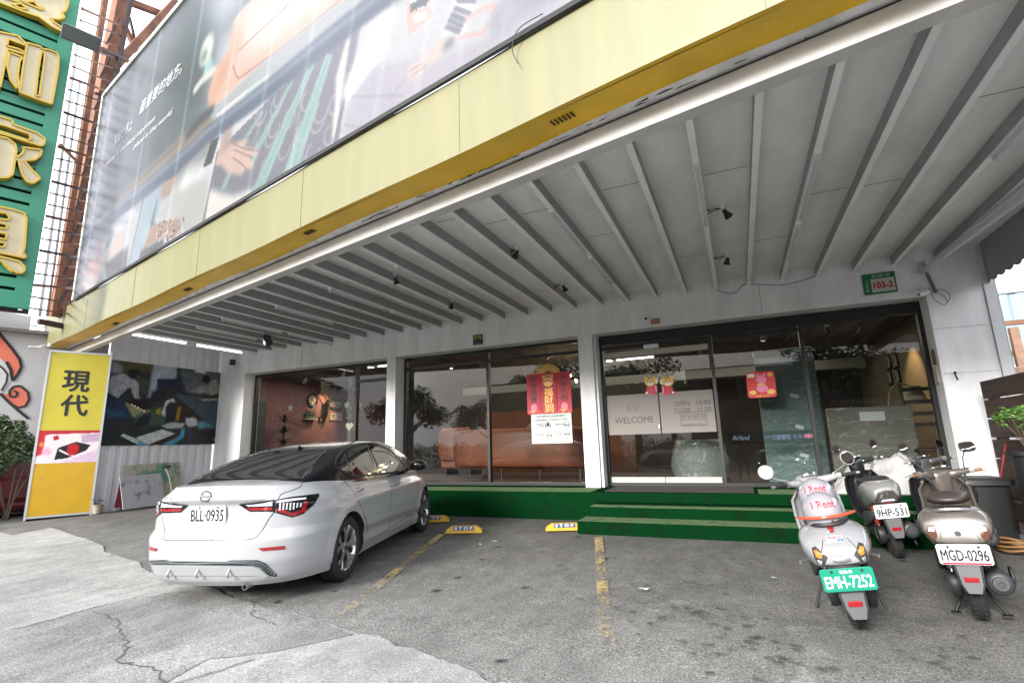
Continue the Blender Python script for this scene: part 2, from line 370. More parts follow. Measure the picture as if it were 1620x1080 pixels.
# ------------------------------------------------------------------ ground, road
def ground_mat(name, cols, stops, rough, agg=.35, bump=.5, stains_and_shade=True, scale=1.0):
    m = bpy.data.materials.new(name); m.use_nodes = True; t = m.node_tree; b = t.nodes['Principled BSDF']; L = t.links.new
    b.inputs['Roughness'].default_value = rough; b.inputs['Specular IOR Level'].default_value = .25
    tc = t.nodes.new('ShaderNodeTexCoord')
    def noise(sc, det=6, st=None, dist=0):
        n = _n(t, 'ShaderNodeTexNoise', Scale=sc, Detail=det, Roughness=.6, Distortion=dist)
        if st:
            mp = t.nodes.new('ShaderNodeMapping'); mp.inputs['Scale'].default_value = st; L(tc.outputs['Object'], mp.inputs[0]); L(mp.outputs[0], n.inputs['Vector'])
        else: L(tc.outputs['Object'], n.inputs['Vector'])
        return n.outputs['Fac']
    def ramp(f, els):
        r = t.nodes.new('ShaderNodeValToRGB'); e = r.color_ramp.elements
        while len(e) < len(els): e.new(.5)
        for q, (p, c) in zip(e, els): q.position = p; q.color = (*(c if isinstance(c, tuple) else (c, c, c)), 1)
        L(f, r.inputs[0]); return r.outputs[0]
    def mult(a, bb, k=1.0):
        x = t.nodes.new('ShaderNodeMix'); x.data_type = 'RGBA'; x.blend_type = 'MULTIPLY'; x.inputs['Factor'].default_value = k; L(a, x.inputs['A']); L(bb, x.inputs['B']); return x.outputs['Result']
    big = ramp(noise(.55*scale, 8, dist=.6), list(zip(stops, cols)))
    fine = mult(ramp(noise(75, 3), [(.36, 1-agg*1.1), (.5, 1.0), (.66, 1+agg*1.6)]), ramp(noise(240, 2), [(.36, 1-agg), (.5, 1.0), (.64, 1+agg*2)]))
    mid = ramp(noise(7, 10, (1, .4, 1)), [(.3, .80), (.7, 1.14)])
    c = mult(mult(big, fine), mid)
    if stains_and_shade:                                   # the canopy's shade is put into the ground colour, darker towards the shop
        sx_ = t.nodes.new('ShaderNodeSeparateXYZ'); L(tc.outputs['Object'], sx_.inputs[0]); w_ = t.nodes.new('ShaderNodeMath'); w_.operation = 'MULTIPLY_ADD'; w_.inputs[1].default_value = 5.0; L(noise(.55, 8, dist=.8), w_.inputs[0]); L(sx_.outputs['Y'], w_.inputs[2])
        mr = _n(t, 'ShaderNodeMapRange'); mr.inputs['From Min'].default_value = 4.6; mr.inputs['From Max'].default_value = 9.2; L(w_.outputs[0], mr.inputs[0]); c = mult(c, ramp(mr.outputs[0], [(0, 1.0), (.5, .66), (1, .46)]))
    if stains_and_shade:
        v = _n(t, 'ShaderNodeTexVoronoi', Scale=2.1, Randomness=1.0)
        wv = _n(t, 'ShaderNodeTexNoise', Scale=9, Detail=3); L(tc.outputs['Object'], wv.inputs['Vector'])
        ad = t.nodes.new('ShaderNodeVectorMath'); ad.operation = 'MULTIPLY_ADD'; ad.inputs[1].default_value = (.12, .12, .12); L(wv.outputs['Color'], ad.inputs[0]); L(tc.outputs['Object'], ad.inputs[2]); L(ad.outputs[0], v.inputs['Vector'])
        c = mult(c, ramp(v.outputs['Distance'], [(.04, .25), (.075, .5), (.12, 1.0)]))
        v2 = _n(t, 'ShaderNodeTexVoronoi', Scale=7.3, Randomness=1.0); L(ad.outputs[0], v2.inputs['Vector'])
        k = ramp(v2.outputs['Distance'], [(.05, .5), (.12, 1.0)]); gate = ramp(noise(.8, 2), [(.46, 0.0), (.53, 1.0)])
        x = t.nodes.new('ShaderNodeMix'); x.data_type = 'RGBA'; L(gate, x.inputs['Factor']); x.inputs['A'].default_value = (1, 1, 1, 1); L(k, x.inputs['B']); c = mult(c, x.outputs['Result'])
        du = ramp(noise(1.5, 10, dist=1.5), [(.60, 1.0), (.7, 1.45), (.74, 1.7)]); c = mult(c, du)
    L(c, b.inputs['Base Color'])
    bp = _n(t, 'ShaderNodeBump', Strength=bump, Distance=.006); L(noise(120, 3), bp.inputs['Height'])
    bp2 = _n(t, 'ShaderNodeBump', Strength=.5, Distance=.03); L(noise(6, 6), bp2.inputs['Height']); L(bp.outputs[0], bp2.inputs['Normal']); L(bp2.outputs[0], b.inputs['Normal'])
    return m
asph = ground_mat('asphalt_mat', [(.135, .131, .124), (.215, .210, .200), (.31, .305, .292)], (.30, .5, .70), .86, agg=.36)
conc = ground_mat('concrete_mat', [(.22, .22, .212), (.31, .305, .292), (.37, .363, .35)], (.3, .5, .66), .88, agg=.22, stains_and_shade=False, scale=1.3)
conc_d = ground_mat('worn_concrete_mat', [(.15, .146, .14), (.22, .216, .208), (.29, .284, .272)], (.3, .5, .66), .88, agg=.3, stains_and_shade=False, scale=1.6)
roadm = ground_mat('road_mat', [(.10, .10, .10), (.14, .14, .14), (.18, .18, .18)], (.3, .5, .7), .85, agg=.3, stains_and_shade=False)
def sheet(name, poly, mat, up, step=.5, label=None):
    pts, F = cdt(poly, step); mb = MB(); mb.add([(x, y, gz(x, y)+up) for x, y in pts], F)
    o = mb.build(name, mat, smooth=True); o['kind'] = 'structure'; return o
# the one big sheet that reaches the horizon
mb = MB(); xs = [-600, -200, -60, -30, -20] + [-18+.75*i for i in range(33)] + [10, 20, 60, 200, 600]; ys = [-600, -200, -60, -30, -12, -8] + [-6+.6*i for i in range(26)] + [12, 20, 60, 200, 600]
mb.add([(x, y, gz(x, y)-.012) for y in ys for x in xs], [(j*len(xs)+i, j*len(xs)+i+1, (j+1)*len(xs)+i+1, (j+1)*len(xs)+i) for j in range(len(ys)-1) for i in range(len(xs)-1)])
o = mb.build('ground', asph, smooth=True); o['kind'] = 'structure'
def gpx(pts): return [tuple(ong(x, y)[:2]) for x, y in pts]
random.seed(3)
def jag(P, amp, step):
    out = []
    for a, b in zip(P, P[1:]):
        L = math.hypot(b[0]-a[0], b[1]-a[1]); k = max(1, int(L/step))
        for i in range(k):
            t = i/k; out.append((a[0]+(b[0]-a[0])*t+random.uniform(-amp, amp)*(i > 0), a[1]+(b[1]-a[1])*t+random.uniform(-amp, amp)*(i > 0)))
    return out+[P[-1]]
edge = gpx([(20, 846), (81, 834), (105, 842), (148, 856), (165, 872), (197, 882), (225, 898), (268, 912), (306, 926), (366, 944), (450, 966), (520, 985), (566, 1001), (600, 1004), (626, 1021), (655, 1024), (686, 1037), (742, 1058), (781, 1080)])
sheet('concrete_apron', jag(jag([(-17, 3.6), (-14, 4.4)]+edge, .05, .35), .010, .05)+[(edge[-1][0]+.25, edge[-1][1]-.9), (1.0, -3.4), (-17, -3.4)], conc, 0.0, .35)
# a darker re-poured slab and a strip next to the drive, then cracks
slab = gpx([(-200, 940), (0, 1001), (150, 960), (330, 925), (365, 945), (450, 968), (520, 987), (560, 1003), (440, 1030), (330, 1042), (262, 1080), (60, 1140), (-200, 1180)])
sheet('worn_concrete_slab', jag(slab+[slab[0]], .012, .12)[:-1], conc_d, .004, .3)
crk = M('crack_dark', (.10, .098, .09), .95)
def crack(pix, w, closedw=.3):
    P = jag(gpx(pix), .02, .05); mb = MB(); a = []
    for i, p in enumerate(P):
        q = Vector(P[min(i+1, len(P)-1)])-Vector(P[max(i-1, 0)]); q = q.normalized() if q.length else Vector((1, 0)); n = Vector((-q.y, q.x))*w*random.uniform(closedw, 1)*.5
        z = gz(*p)+.0075; a.append((Vector((p[0]+n.x, p[1]+n.y, z)), Vector((p[0]-n.x, p[1]-n.y, z))))
    for (a0, b0), (a1, b1) in zip(a, a[1:]): mb.quad(a0, a1, b1, b0)
    o = mb.build('crack', crk); o['kind'] = 'structure'
crack([(145, 968), (170, 974), (188, 985), (191, 1005), (202, 1014), (196, 1030), (186, 1048), (205, 1052), (225, 1055), (255, 1062), (262, 1085)], .015)
crack([(186, 1048), (192, 1050), (210, 1049)], .022)
crack([(345, 925), (400, 955), (402, 975), (440, 990)], .012)
crack([(0, 1001), (80, 981), (150, 961), (250, 937)], .012, .6)
crack([(262, 1085), (330, 1066), (400, 1044)], .012, .6)
sheet('road', [(-60, -30), (-60, -5.2), (60, -5.2), (60, -30)], roadm, .0, 6)
mb = MB(); mb.box((-60, -5.15, -.22), (60, -4.9, -.10)); o = mb.build('kerb', conc_d, bevel=.02); o['kind'] = 'structure'
mb = MB()
for i in range(-8, 9): mb.box((i*6-1.2, -11.1, -.194), (i*6+1.2, -10.95, -.19))
o = mb.build('lane_markings', M('white_paint', (.75, .75, .72), .7)); o['kind'] = 'structure'
# worn yellow bay lines
yp = bpy.data.materials.new('worn_yellow_paint'); yp.use_nodes = True; t = yp.node_tree; b = t.nodes['Principled BSDF']; b.inputs['Roughness'].default_value = .75
tc = t.nodes.new('ShaderNodeTexCoord'); n = _n(t, 'ShaderNodeTexNoise', Scale=26, Detail=9, Roughness=.75); t.links.new(tc.outputs['Object'], n.inputs['Vector'])
n3 = _n(t, 'ShaderNodeTexNoise', Scale=2.2, Detail=3, Roughness=.5); t.links.new(tc.outputs['Object'], n3.inputs['Vector'])
ma = t.nodes.new('ShaderNodeMath'); ma.operation = 'MULTIPLY_ADD'; ma.inputs[1].default_value = .55; t.links.new(n3.outputs['Fac'], ma.inputs[0]); t.links.new(n.outputs['Fac'], ma.inputs[2])
sb = t.nodes.new('ShaderNodeSeparateXYZ'); t.links.new(tc.outputs['Object'], sb.inputs[0])
md = t.nodes.new('ShaderNodeMath'); md.operation = 'MULTIPLY_ADD'; md.inputs[1].default_value = .05; t.links.new(sb.outputs['Y'], md.inputs[0]); t.links.new(ma.outputs[0], md.inputs[2])
r = t.nodes.new('ShaderNodeValToRGB'); r.color_ramp.elements[0].position = .72; r.color_ramp.elements[1].position = .93; t.links.new(md.outputs[0], r.inputs[0]); t.links.new(r.outputs[0], b.inputs['Alpha'])
b.inputs['Base Color'].default_value = (.46, .35, .16, 1)
def strip(name, a, b2, w0, w1, up=.006):
    A = ong(*a); B = ong(*b2); d = (B-A).normalized(); n = Vector((-d.y, d.x, 0)); mb = MB(); k = 20; L = []
    for i in range(k+1):
        p = A.lerp(B, i/k); w = w0+(w1-w0)*i/k
        L.append([Vector((q.x, q.y, gz(q.x, q.y)+up)) for q in (p+n*w/2, p-n*w/2)])
    for u, v in zip(L, L[1:]): mb.quad(u[0], v[0], v[1], u[1])
    o = mb.build(name, yp); o['kind'] = 'structure'; return o
strip('bay_line', (512, 996), (699, 845), .095, .095)
strip('bay_line', (964, 1075), (947, 850), .10, .10)

# ------------------------------------------------------------------ shop building
YW, YG, ZD, ZO, ZJ, ZC = 8.596, 8.93, .408, 3.036, 3.53, 3.67
plaster = M('white_wall_paint', (.82, .81, .81), .75, var=.17, vscale=1.5, bump=.4, bscale=120, stretch=(2.2, 2.2, .5), detail=10)
plaster2 = M('white_sheet_metal_paint', (.66, .66, .67), .5, var=.08, vscale=1.1)
carpet = M('green_carpet', (.003, .032, .009), .98, spec=.0, col2=(.006, .020, .007), thr=(.28, .5), vscale=5, bump=1.0, bscale=420, detail=9)
black = M('black_frame', (.012, .014, .014), .35)
shop = thing('shop_building', 'white single-storey furniture showroom with black framed glass front under the yellow canopy', 'building', (-3.6, YW, 0))
XL, XR = -10.94, 2.59
# wall over the openings, end walls, pillars
mb = MB()
mb.box((-11.95, YW, ZO), (3.22, YG+.12, ZC+.05)); mb.build('wall', plaster, shop)
mb = MB(); mb.box((-11.95, YW+.001, -.1), (XL, YG+.119, ZO)); mb.build('wall', plaster, shop, bevel=.008)
mb = MB(); mb.box((XR, YW+.001, -.1), (3.22, YG+.119, ZO)); mb.build('wall', plaster, shop, bevel=.008)
for x0, x1 in ((-6.67, -6.44), (-2.475, -2.215)):
    mb = MB(); mb.box((x0, YW-.004, ZD), (x1, YG+.12, ZO)); mb.build('pillar', plaster, shop, bevel=.006)
mb = MB(); mb.box((-2.205, YW+.05, ZD), (-2.165, YG, ZO)); mb.build('pillar_trim', plaster2, shop, bevel=.004)
# side, back, roof, interior floor and ceiling
inw = M('interior_wall', (.10, .085, .08), .8, var=.2, vscale=1); pink = M('pink_wall', (.24, .125, .125), .85, var=.15, vscale=2, bump=.2, bscale=60)
inceil = M('interior_ceiling', (.14, .125, .11), .8, var=.25, vscale=1.5); infl = M('interior_floor', (.13, .10, .09), .3, var=.3, vscale=2)
mb = MB(); mb.box((-11.95, 15.7, 0), (3.22, 15.9, ZC)); mb.build('back_wall', inw, shop)
mb = MB(); mb.box((-11.95, YG+.12, 0), (-11.75, 15.7, ZC)); mb.build('side_wall', pink, shop)
mb = MB(); mb.box((3.02, YG+.12, 0), (3.22, 15.7, ZC)); mb.build('side_wall', M('beige_wall', (.20, .165, .11), .8, var=.1), shop)
mb = MB(); mb.box((-11.75, YG+.121, ZD-.12), (3.02, 15.7, ZD+.01)); mb.build('floor', infl, shop)
mb = MB(); mb.box((-11.75, YG+.121, 3.22), (3.02, 15.7, 3.28))
mb.build('ceiling', inceil, shop)
mb = MB()
for i in range(9): mb.box((-11.7+1.8*i, YG+.2, 3.12), (-11.62+1.8*i, 15.6, 3.219))
mb.build('ceiling_beams', M('interior_beam', (.10, .095, .09), .7), shop)
mb = MB(); mb.box((-12.1, YG+.125, ZC+.055), (3.3, 16.1, ZC+.25)); mb.build('roof', M('roof_grey', (.3, .3, .3), .8), shop)
# thin wall joints seen on the lintel
mb = MB()
for px, py in ((1198, 435), (606, 537), (478, 553)):
    x = ony(px, py, YW).x; MB().box((x-.003, YW-.002, ZO+.02), (x+.003, YW+.02, ZJ)).build('wall_joint', M('joint_grey', (.2, .2, .2), .8), shop)
# window bays: (x0, x1, mullions, transom segments)
gl = glass_mat('shop_glass', (.66, .69, .67), refl=.95, ior=1.45)
YS = YG
def bay(x0, x1, mull, transom, header, door=None):
    f = MB(); w = .055
    f.box((x0, YS-.04, ZO-header), (x1, YS+.06, ZO-.002)); f.box((x0, YS-.04, ZD+.002), (x1, YS+.06, ZD+.06))
    f.box((x0, YS-.041, ZD+.003), (x0+w, YS+.061, ZO-header-.001)); f.box((x1-w, YS-.041, ZD+.003), (x1, YS+.061, ZO-header-.001))
    for m in mull: f.box((m-w/2, YS-.05, ZD+.061), (m+w/2, YS+.05, ZO-header-.001))
    for a, b2, z in transom: f.box((a, YS-.045, z-.03), (b2, YS+.045, z+.03))
    fo = f.build('window_frame', black, shop, bevel=.004)
    return fo
bay(XL, -6.67, [-7.73], [(-7.70, -6.72, 2.64)], .05)
bay(-6.44, -2.475, [-4.44], [(-6.38, -4.47, 2.80), (-4.41, -2.53, 2.80)], .06)
bay(-2.165, XR, [-.29, 1.035], [(-2.11, -.32, 2.80), (-.26, 1.005, 2.80)], .17)
def pane(x0, x1, z0, z1, y=None, mat=None):
    y = y or YS; mb = MB(); mb.quad((x0, y, z0), (x1, y, z0), (x1, y, z1), (x0, y, z1)); return mb.build('window_pane', mat or gl, shop)
for a in ((XL+.05, -7.76, ZD+.06, ZO-.05), (-7.70, -6.72, ZD+.06, 2.61), (-7.70, -6.72, 2.67, ZO-.05), (-6.38, -4.47, ZD+.06, 2.77), (-4.41, -2.53, ZD+.06, 2.77), (-6.38, -4.47, 2.83, ZO-.06), (-4.41, -2.53, 2.83, ZO-.06),
          (-.26, 1.005, ZD+.06, 2.77), (-2.11, -.32, 2.83, ZO-.17), (-.26, 1.005, 2.83, ZO-.17), (1.065, XR-.055, ZD+.06, ZO-.17)): pane(*a)
# glass doors
alu = M('brushed_aluminium', (.62, .62, .60), .35, .9)
for x0, x1 in ((-2.10, -1.205), (-1.195, -.33)):
    mb = MB(); mb.quad((x0, YS-.01, ZD+.15), (x1, YS-.01, ZD+.15), (x1, YS-.01, 2.62), (x0, YS-.01, 2.62)); dr = mb.build('door', gl, shop)
    [MB().box((x0, YS-.03, a_), (x1, YS+.02, b_)).build('door_rail', M('cream_rail', (.42, .39, .32), .4), dr, bevel=.003) for a_, b_ in ((ZD+.062, ZD+.15), (2.62, 2.72))]
mb = MB(); mb.box((-1.37, YS-.12, 2.72), (-1.12, YS-.045, 2.79)); mb.build('door_sensor', M('white_plastic', (.75, .75, .73), .4), shop, bevel=.01)
mb = MB(); mb.box((-1.235, YS-.05, 1.35), (-1.215, YS-.03, 1.42)); mb.build('door_lock', alu, shop, bevel=.004)
# carpeted deck and steps, door mat
deck = thing('carpeted_platform', 'raised shopfront platform with two steps covered in green artificial turf', 'platform', (-4, 7.9, 0))
mb = MB(); mb.box((-11.0, 7.86, -.1), (2.4, YG-.042, ZD)); mb.build('platform', carpet, deck, bevel=.02)
mb = MB(); mb.box((-2.06, 7.25, -.1), (1.9, 7.859, .272)); s1 = mb.build('step', carpet, deck, bevel=.015)
mb = MB(); mb.box((-2.12, 6.83, -.15), (1.95, 7.249, .136)); mb.build('step', carpet, deck, bevel=.015)
worn = M('worn_carpet', (.13, .19, .10), .98, spec=0, col2=(.01, .07, .018), vscale=9, bump=.8, bscale=300, thr=(.28, .46), detail=9)
for (x0, x1, y0, y1, z) in ((-2.05, 1.89, 7.262, 7.5, .2735), (-2.11, 1.94, 6.845, 7.245, .1375), (-5.9, -2.2, 7.885, 8.55, ZD+.0012), (.15, 2.35, 7.885, 8.55, ZD+.0012)):
    mb = MB(); mb.box((x0, y0, z-.01), (x1, y1, z+.001)); mb.build('worn_tread', worn, deck)
mb = MB(); mb.box((-2.0, 7.95, ZD+.001), (.1, 8.78, ZD+.012)); tag(mb.build('door_mat', M('mat_brown', (.045, .034, .03), .95, var=.3, vscale=40, bump=.8, bscale=300), bevel=.003), 'long dark brown door mat on the green platform before the glass doors', 'door mat')

# ------------------------------------------------------------------ canopy
FD = Vector((-1, .211, 0)).normalized(); FN = Vector((FD.y, -FD.x, 0)); FN = FN if FN.y < 0 else -FN      # along the fascia (leftwards), outward normal
F0 = Vector((0, 2.896, 0))
def fas(s, out, z): p = F0 + FD*s + FN*out; return Vector((p.x, p.y, z))                  # s: metres to the left along the fascia
can = thing('canopy', 'long canopy over the parking bays with yellow fascia and white steel joists', 'canopy', (-4, 5, ZJ))
SL, SR = 14.3, -5.0
fy = M('yellow_fascia_paint', (.168, .158, .078), .45, var=.11, vscale=1.6, stretch=(3.2, 3.2, .35), bump=.25, bscale=1.2, detail=9); fso = M('yellow_soffit_paint', (.78, .47, .02), .42, var=.22, vscale=1.5)
steel = M('white_steel_paint', (.86, .85, .845), .5, var=.07, vscale=2); ceilm = M('ceiling_board', (.88, .875, .87), .85, var=.17, vscale=1.6, bump=.3, bscale=220, stretch=(1.2, .45, 1), detail=9)
ZT = 4.25
mb = MB(); n = 60; top = []; bot = []
for i in range(n+1):
    s = SR+(SL-SR)*i/n; top.append((fas(s, .0, ZT+.012*math.sin(s*2.3)), fas(s, -.04, ZT+.012*math.sin(s*2.3)))); bot.append((fas(s, .0, ZJ+.008*math.sin(s*1.9+1)), fas(s, -.04, ZJ+.003)))
for i in range(n):
    mb.quad(bot[i][0], bot[i+1][0], top[i+1][0], top[i][0]); mb.quad(top[i][0], top[i+1][0], top[i+1][1], top[i][1]); mb.quad(bot[i+1][1], bot[i][1], top[i][1], top[i+1][1])
mb.quad(bot[-1][0], bot[-1][1], top[-1][1], top[-1][0]); mb.quad(bot[0][1], bot[0][0], top[0][0], top[0][1])
mb.build('fascia', fy, can, auto=30)
mb = MB(); ws = .345
for i in range(n):
    a, b2 = SR+(SL-SR)*i/n, SR+(SL-SR)*(i+1)/n
    za, zb = ZJ+.008*math.sin(a*1.9+1), ZJ+.008*math.sin(b2*1.9+1)
    mb.quad(fas(a, -.002, za), fas(b2, -.002, zb), fas(b2, -ws-.02*math.sin(b2*1.3), zb+.03), fas(a, -ws-.02*math.sin(a*1.3), za+.03))
mb.build('soffit', fso, can, smooth=True, fix=False)
# lip, flange beam
mb = MB(); mb.quad(fas(SR, -ws+.03, ZJ+.036), fas(SL, -ws+.03, ZJ+.036), fas(SL, -.385, ZJ+.01), fas(SR, -.385, ZJ+.01)); mb.build('flashing', M('flashing_white', (.66, .66, .65), .55, var=.25, vscale=6), can)
EBZ = 3.372
mb = MB(); mb.beam(fas(SR, -.395, (EBZ+ZJ-.012)/2), fas(SL, -.395, (EBZ+ZJ-.012)/2), .012, ZJ-.012-EBZ); mb.beam(fas(SR, -.455, EBZ+.004), fas(SL, -.455, EBZ+.004), .11, .008); mb.beam(fas(SR, -.50, EBZ+.09), fas(SL, -.50, EBZ+.09), .01, .16)
mb.build('edge_beam', M('edge_beam_paint', (.56, .55, .54), .45, var=.16, vscale=3, stretch=(1, 1, 3), detail=9), can, bevel=.003)
mb = MB(); mb.beam(fas(SR, -.386, ZJ-.008), fas(SL, -.386, ZJ-.008), .01, .007); mb.build('beam_joint', M('dark_gap', (.03, .03, .03), .9), can)
random.seed(11); mb = MB()
for i in range(46):
    s = random.choice([random.gauss(1.9, .25), random.gauss(.6, .5), random.gauss(3.2, .2), random.uniform(-1.5, 9)])
    w = random.uniform(.02, .14); o_ = -ws-random.uniform(.0, .03); P = [fas(s+w*random.uniform(.2, 1)*math.cos(k*1.05), o_+.014*random.uniform(.3, 1)*math.sin(k*1.05), ZJ+.022-(o_+ws)*-.25) for k in range(6)]
    mb = MB(); mb._f([mb.bm.verts.new(p) for p in P]); mb.build('peeled_paint', M('rust_patch', (.06, .045, .04), .9), can)
def fasY(x, out): return 2.896 - .211*x - out/FN.y*-1 if False else (2.896-.211*x + (-out)*math.sqrt(1+.211**2))
# joists, one object each, first built, then copied and stretched to reach the edge beam
JX = [-10.594+.4771*k for k in range(28)]+[2.79]
for k, x in enumerate(JX):
    y0 = fasY(x, -.62)
    mb = MB(); w, h = .055, .135
    mb.box((x-w/2, y0, ZJ), (x+w/2, YW+.0, ZJ+.006)); mb.box((x-w/2-.02, y0, ZJ+h+.0002), (x+w/2+.02, YW, ZJ+h+.003))
    jo = mb.build('joist', steel, can)
    mb = MB(); mb.box((x-w/2+.004, y0, ZJ+.0061), (x-w/2+.010, YW, ZJ+h)); mb.box((x+w/2-.006, y0, ZJ+.0061), (x+w/2-.003, YW, ZJ+h)); mb.build('joist_web', M('joist_web_grey', (.34, .34, .345), .55, var=.15, vscale=3), jo); continue  # webs greyer than the flanges: side-face shade put into their colour
    mb.build('joist', steel, can, bevel=.0025, bseg=1)
mb = MB(); mb.quad(Vector((-12.2, fasY(-12.2, -.45), ZC+.002)), Vector((3.3, fasY(3.3, -.45), ZC+.002)), Vector((3.3, YW, ZC+.002)), Vector((-12.2, YW, ZC+.002)))
mb.build('ceiling_panel', ceilm, can)
mb = MB()
random.seed(5)
for k in range(27):
    y = random.choice([4.7, 5.9, 7.1]) + random.uniform(-.2, .2); x = JX[k]
    if y > fasY(x, -.7): MB().box((x+.05, y, ZC-.001), (x+.43, y+.006, ZC+.001)).build('panel_seam', M('seam_dark', (.05, .05, .05), .9), can)
mb = MB(); mb.quad(*[Vector(p) for p in ((-14, fasY(-14, -.02), ZT-.05), (4.2, fasY(4.2, -.02), ZT-.05), (4.2, YW+.3, ZT-.05), (-14, YW+.3, ZT-.05))]); mb.build('roof_deck', M('roof_grey', (.3, .3, .3), .8), can)
# vents in the soffit, seams and screws
vm = M('vent_dark', (.05, .035, .01), .8)
for px, py, L in ((890, 188, .17), (490, 367, .15), (297, 458, .17), (183, 512, .17)):
    p = onz(px, py, ZJ+.01); s0 = (p-F0).dot(FD); o0 = (p-F0).dot(FN); mb = MB()
    if px > 400:
        for k in range(6):
            s = s0-L/2+L*k/5; mb.beam(fas(s, o0-.035, ZJ+.009), fas(s, o0+.035, ZJ+.004), .012, .006)
    else: mb.beam(fas(s0-L/2, o0, ZJ+.007), fas(s0+L/2, o0, ZJ+.007), .07, .006)
    mb.build('soffit_vent', vm, can)
mb = MB()
for s in (4.2, 6.7, 9.0, 1.9, 11.4, -.4): mb.beam(fas(s, .003, ZJ+.01), fas(s, .003, ZT-.02), .004, .003)
mb.build('fascia_seam', M('seam_yellow', (.145, .135, .065), .6), can)
# corrugated valance at the right end and its post
corr = M('grey_corrugated', (.30, .30, .30), .55, var=.08, vscale=2); trim = M('pale_green_trim', (.42, .50, .42), .5)
mb = MB(); k = 150; P = []
for i in range(k+1):
    y = 8.60-(8.60-2.3)*i/k; x = 3.27+.012*math.sin(i*2*math.pi/5.0); P.append(((x, y, 3.10+.03*((i % 5)/5)), (x, y, ZC+.1)))
for a, b2 in zip(P, P[1:]): mb.quad(a[0], b2[0], b2[1], a[1])
mb.build('side_valance', corr, can, smooth=False)
mb = MB(); mb.box((3.222, YW-.02, 0), (3.34, YW+.14, ZC)); mb.build('corner_post', plaster2, can, bevel=.004)
mb = MB(); mb.box((3.341, YW-.018, 0), (3.352, YW+.13, 3.16)); mb.build('post_trim', trim, can)
# corrugated left wall
lw = thing('corrugated_side_wall', 'white corrugated metal wall closing the left end of the canopy', 'wall', (-11.85, 7.3, .05))
XW = -11.86; mb = MB(); P = []; k = 0; y = 6.1
prof = [(0, 0), (.03, .028), (.12, .028), (.15, 0), (.21, 0)]
while y < YW:
    for dy, dx in prof:
        if y+dy < YW: P.append(((XW+dx, y+dy, -.05), (XW+dx, y+dy, ZC+.05)))
    y += .21
for a, b2 in zip(P, P[1:]): mb.quad(a[0], b2[0], b2[1], a[1])
mb.build('wall_sheet', M('white_corrugated', (.60, .60, .62), .5, var=.12, vscale=1.2), lw)

# dark oil spots and drips on the asphalt
g = random.Random(40); mb = MB()
sm_ = bpy.data.materials.new('oil_stain'); sm_.use_nodes = True; b = sm_.node_tree.nodes['Principled BSDF']; b.inputs['Base Color'].default_value = (.03, .028, .026, 1); b.inputs['Roughness'].default_value = .6; b.inputs['Alpha'].default_value = .38
for (cx, cy, sx, sy, n, r0, r1) in ((1120, 985, 70, 45, 34, .02, .075), (1010, 965, 60, 35, 12, .015, .05), (1230, 1040, 90, 30, 22, .02, .06), (830, 880, 90, 30, 16, .012, .045), (1480, 1035, 70, 25, 12, .02, .06), (700, 930, 120, 45, 14, .01, .03), (860, 1010, 160, 40, 16, .008, .02), (1100, 900, 120, 25, 14, .01, .035)):
    for _ in range(n):
        c = ong(g.gauss(cx, sx*.55), min(1078, max(856, g.gauss(cy, sy*.55)))); r = g.uniform(r0, r1)*.55; P = [Vector((c.x+r*g.uniform(.6, 1.1)*math.cos(6.28*i/11)*1.25, c.y+r*g.uniform(.6, 1.1)*math.sin(6.28*i/11), 0)) for i in range(11)]
        mb._f([mb.bm.verts.new((p.x, p.y, gz(p.x, p.y)+.0012+.0002*_)) for p in P])
o = mb.build('oil_stains', sm_); o['kind'] = 'structure'
# ------------------------------------------------------------------ white saloon car (local frame: rear axle at y = 0, nose towards +y)
S = .91
paint = M('white_car_paint', (.38, .384, .395), .28, spec=.5, coat=.7, var=.03, vscale=2.5)
gblack = M('gloss_black_paint', (.004, .005, .007), .16, spec=.3, coat=.35)
tint = M('tinted_glass', (.012, .013, .014), .03, spec=.8, coat=1.0)
rubber = M('tyre_rubber', (.018, .018, .019), .8, bump=.3, bscale=90); dplast = M('dark_plastic', (.03, .031, .033), .6)
chrome = M('chrome', (.75, .75, .75), .12, 1.0); silver = M('silver_alloy', (.55, .55, .56), .3, .9)
seam = M('shut_line', (.015, .015, .015), .9); redl = M('red_lens', (.26, .006, .010), .12, coat=.6); clearl = M('clear_lens', (.62, .64, .67), .15, coat=.5)
CARLOC, CARRZ, CARP = (-4.40, 3.90, -.066), .281, .016
def B(keys): return lambda x: curve1(keys, x)
def BL(keys):                                    # crisp profile: straight runs with softened corners
    def g(x):
        if x <= keys[0][0]: return keys[0][1]
        for (x0, y0), (x1, y1) in zip(keys, keys[1:]):
            if x <= x1: return y0+(y1-y0)*(x-x0)/(x1-x0)
        return keys[-1][1]
    return lambda x, r=.010: sum(g(x+r*k) for k in (-2, -1, 0, 1, 2))/5
b_w = BL([(.185, .845), (.30, .888), (.42, .900), (.60, .908), (.78, .900), (.90, .875), (.96, .84), (1.05, .80)])
b_yr = BL([(.185, -.90), (.23, -.965), (.32, -1.0), (.40, -1.035), (.60, -1.045), (.64, -1.0), (.66, -.985), (.80, -.99), (.93, -1.02), (.955, -1.02), (1.02, -.985), (1.05, -.955)])
b_rec = BL([(.64, 0), (.67, .035), (.80, .055), (.915, .06), (.935, 0)])
b_yf = B([(.185, 3.46), (.3, 3.58), (.5, 3.605), (.7, 3.56), (.85, 3.47), (1.05, 3.30)])
b_top = B([(-1.1, 1.05), (-.9, 1.055), (-.5, 1.045), (-.2, 1.035), (.3, 1.0), (.9, .98), (1.8, .965), (2.5, .955), (2.9, .915), (3.3, .81), (3.65, .72)])
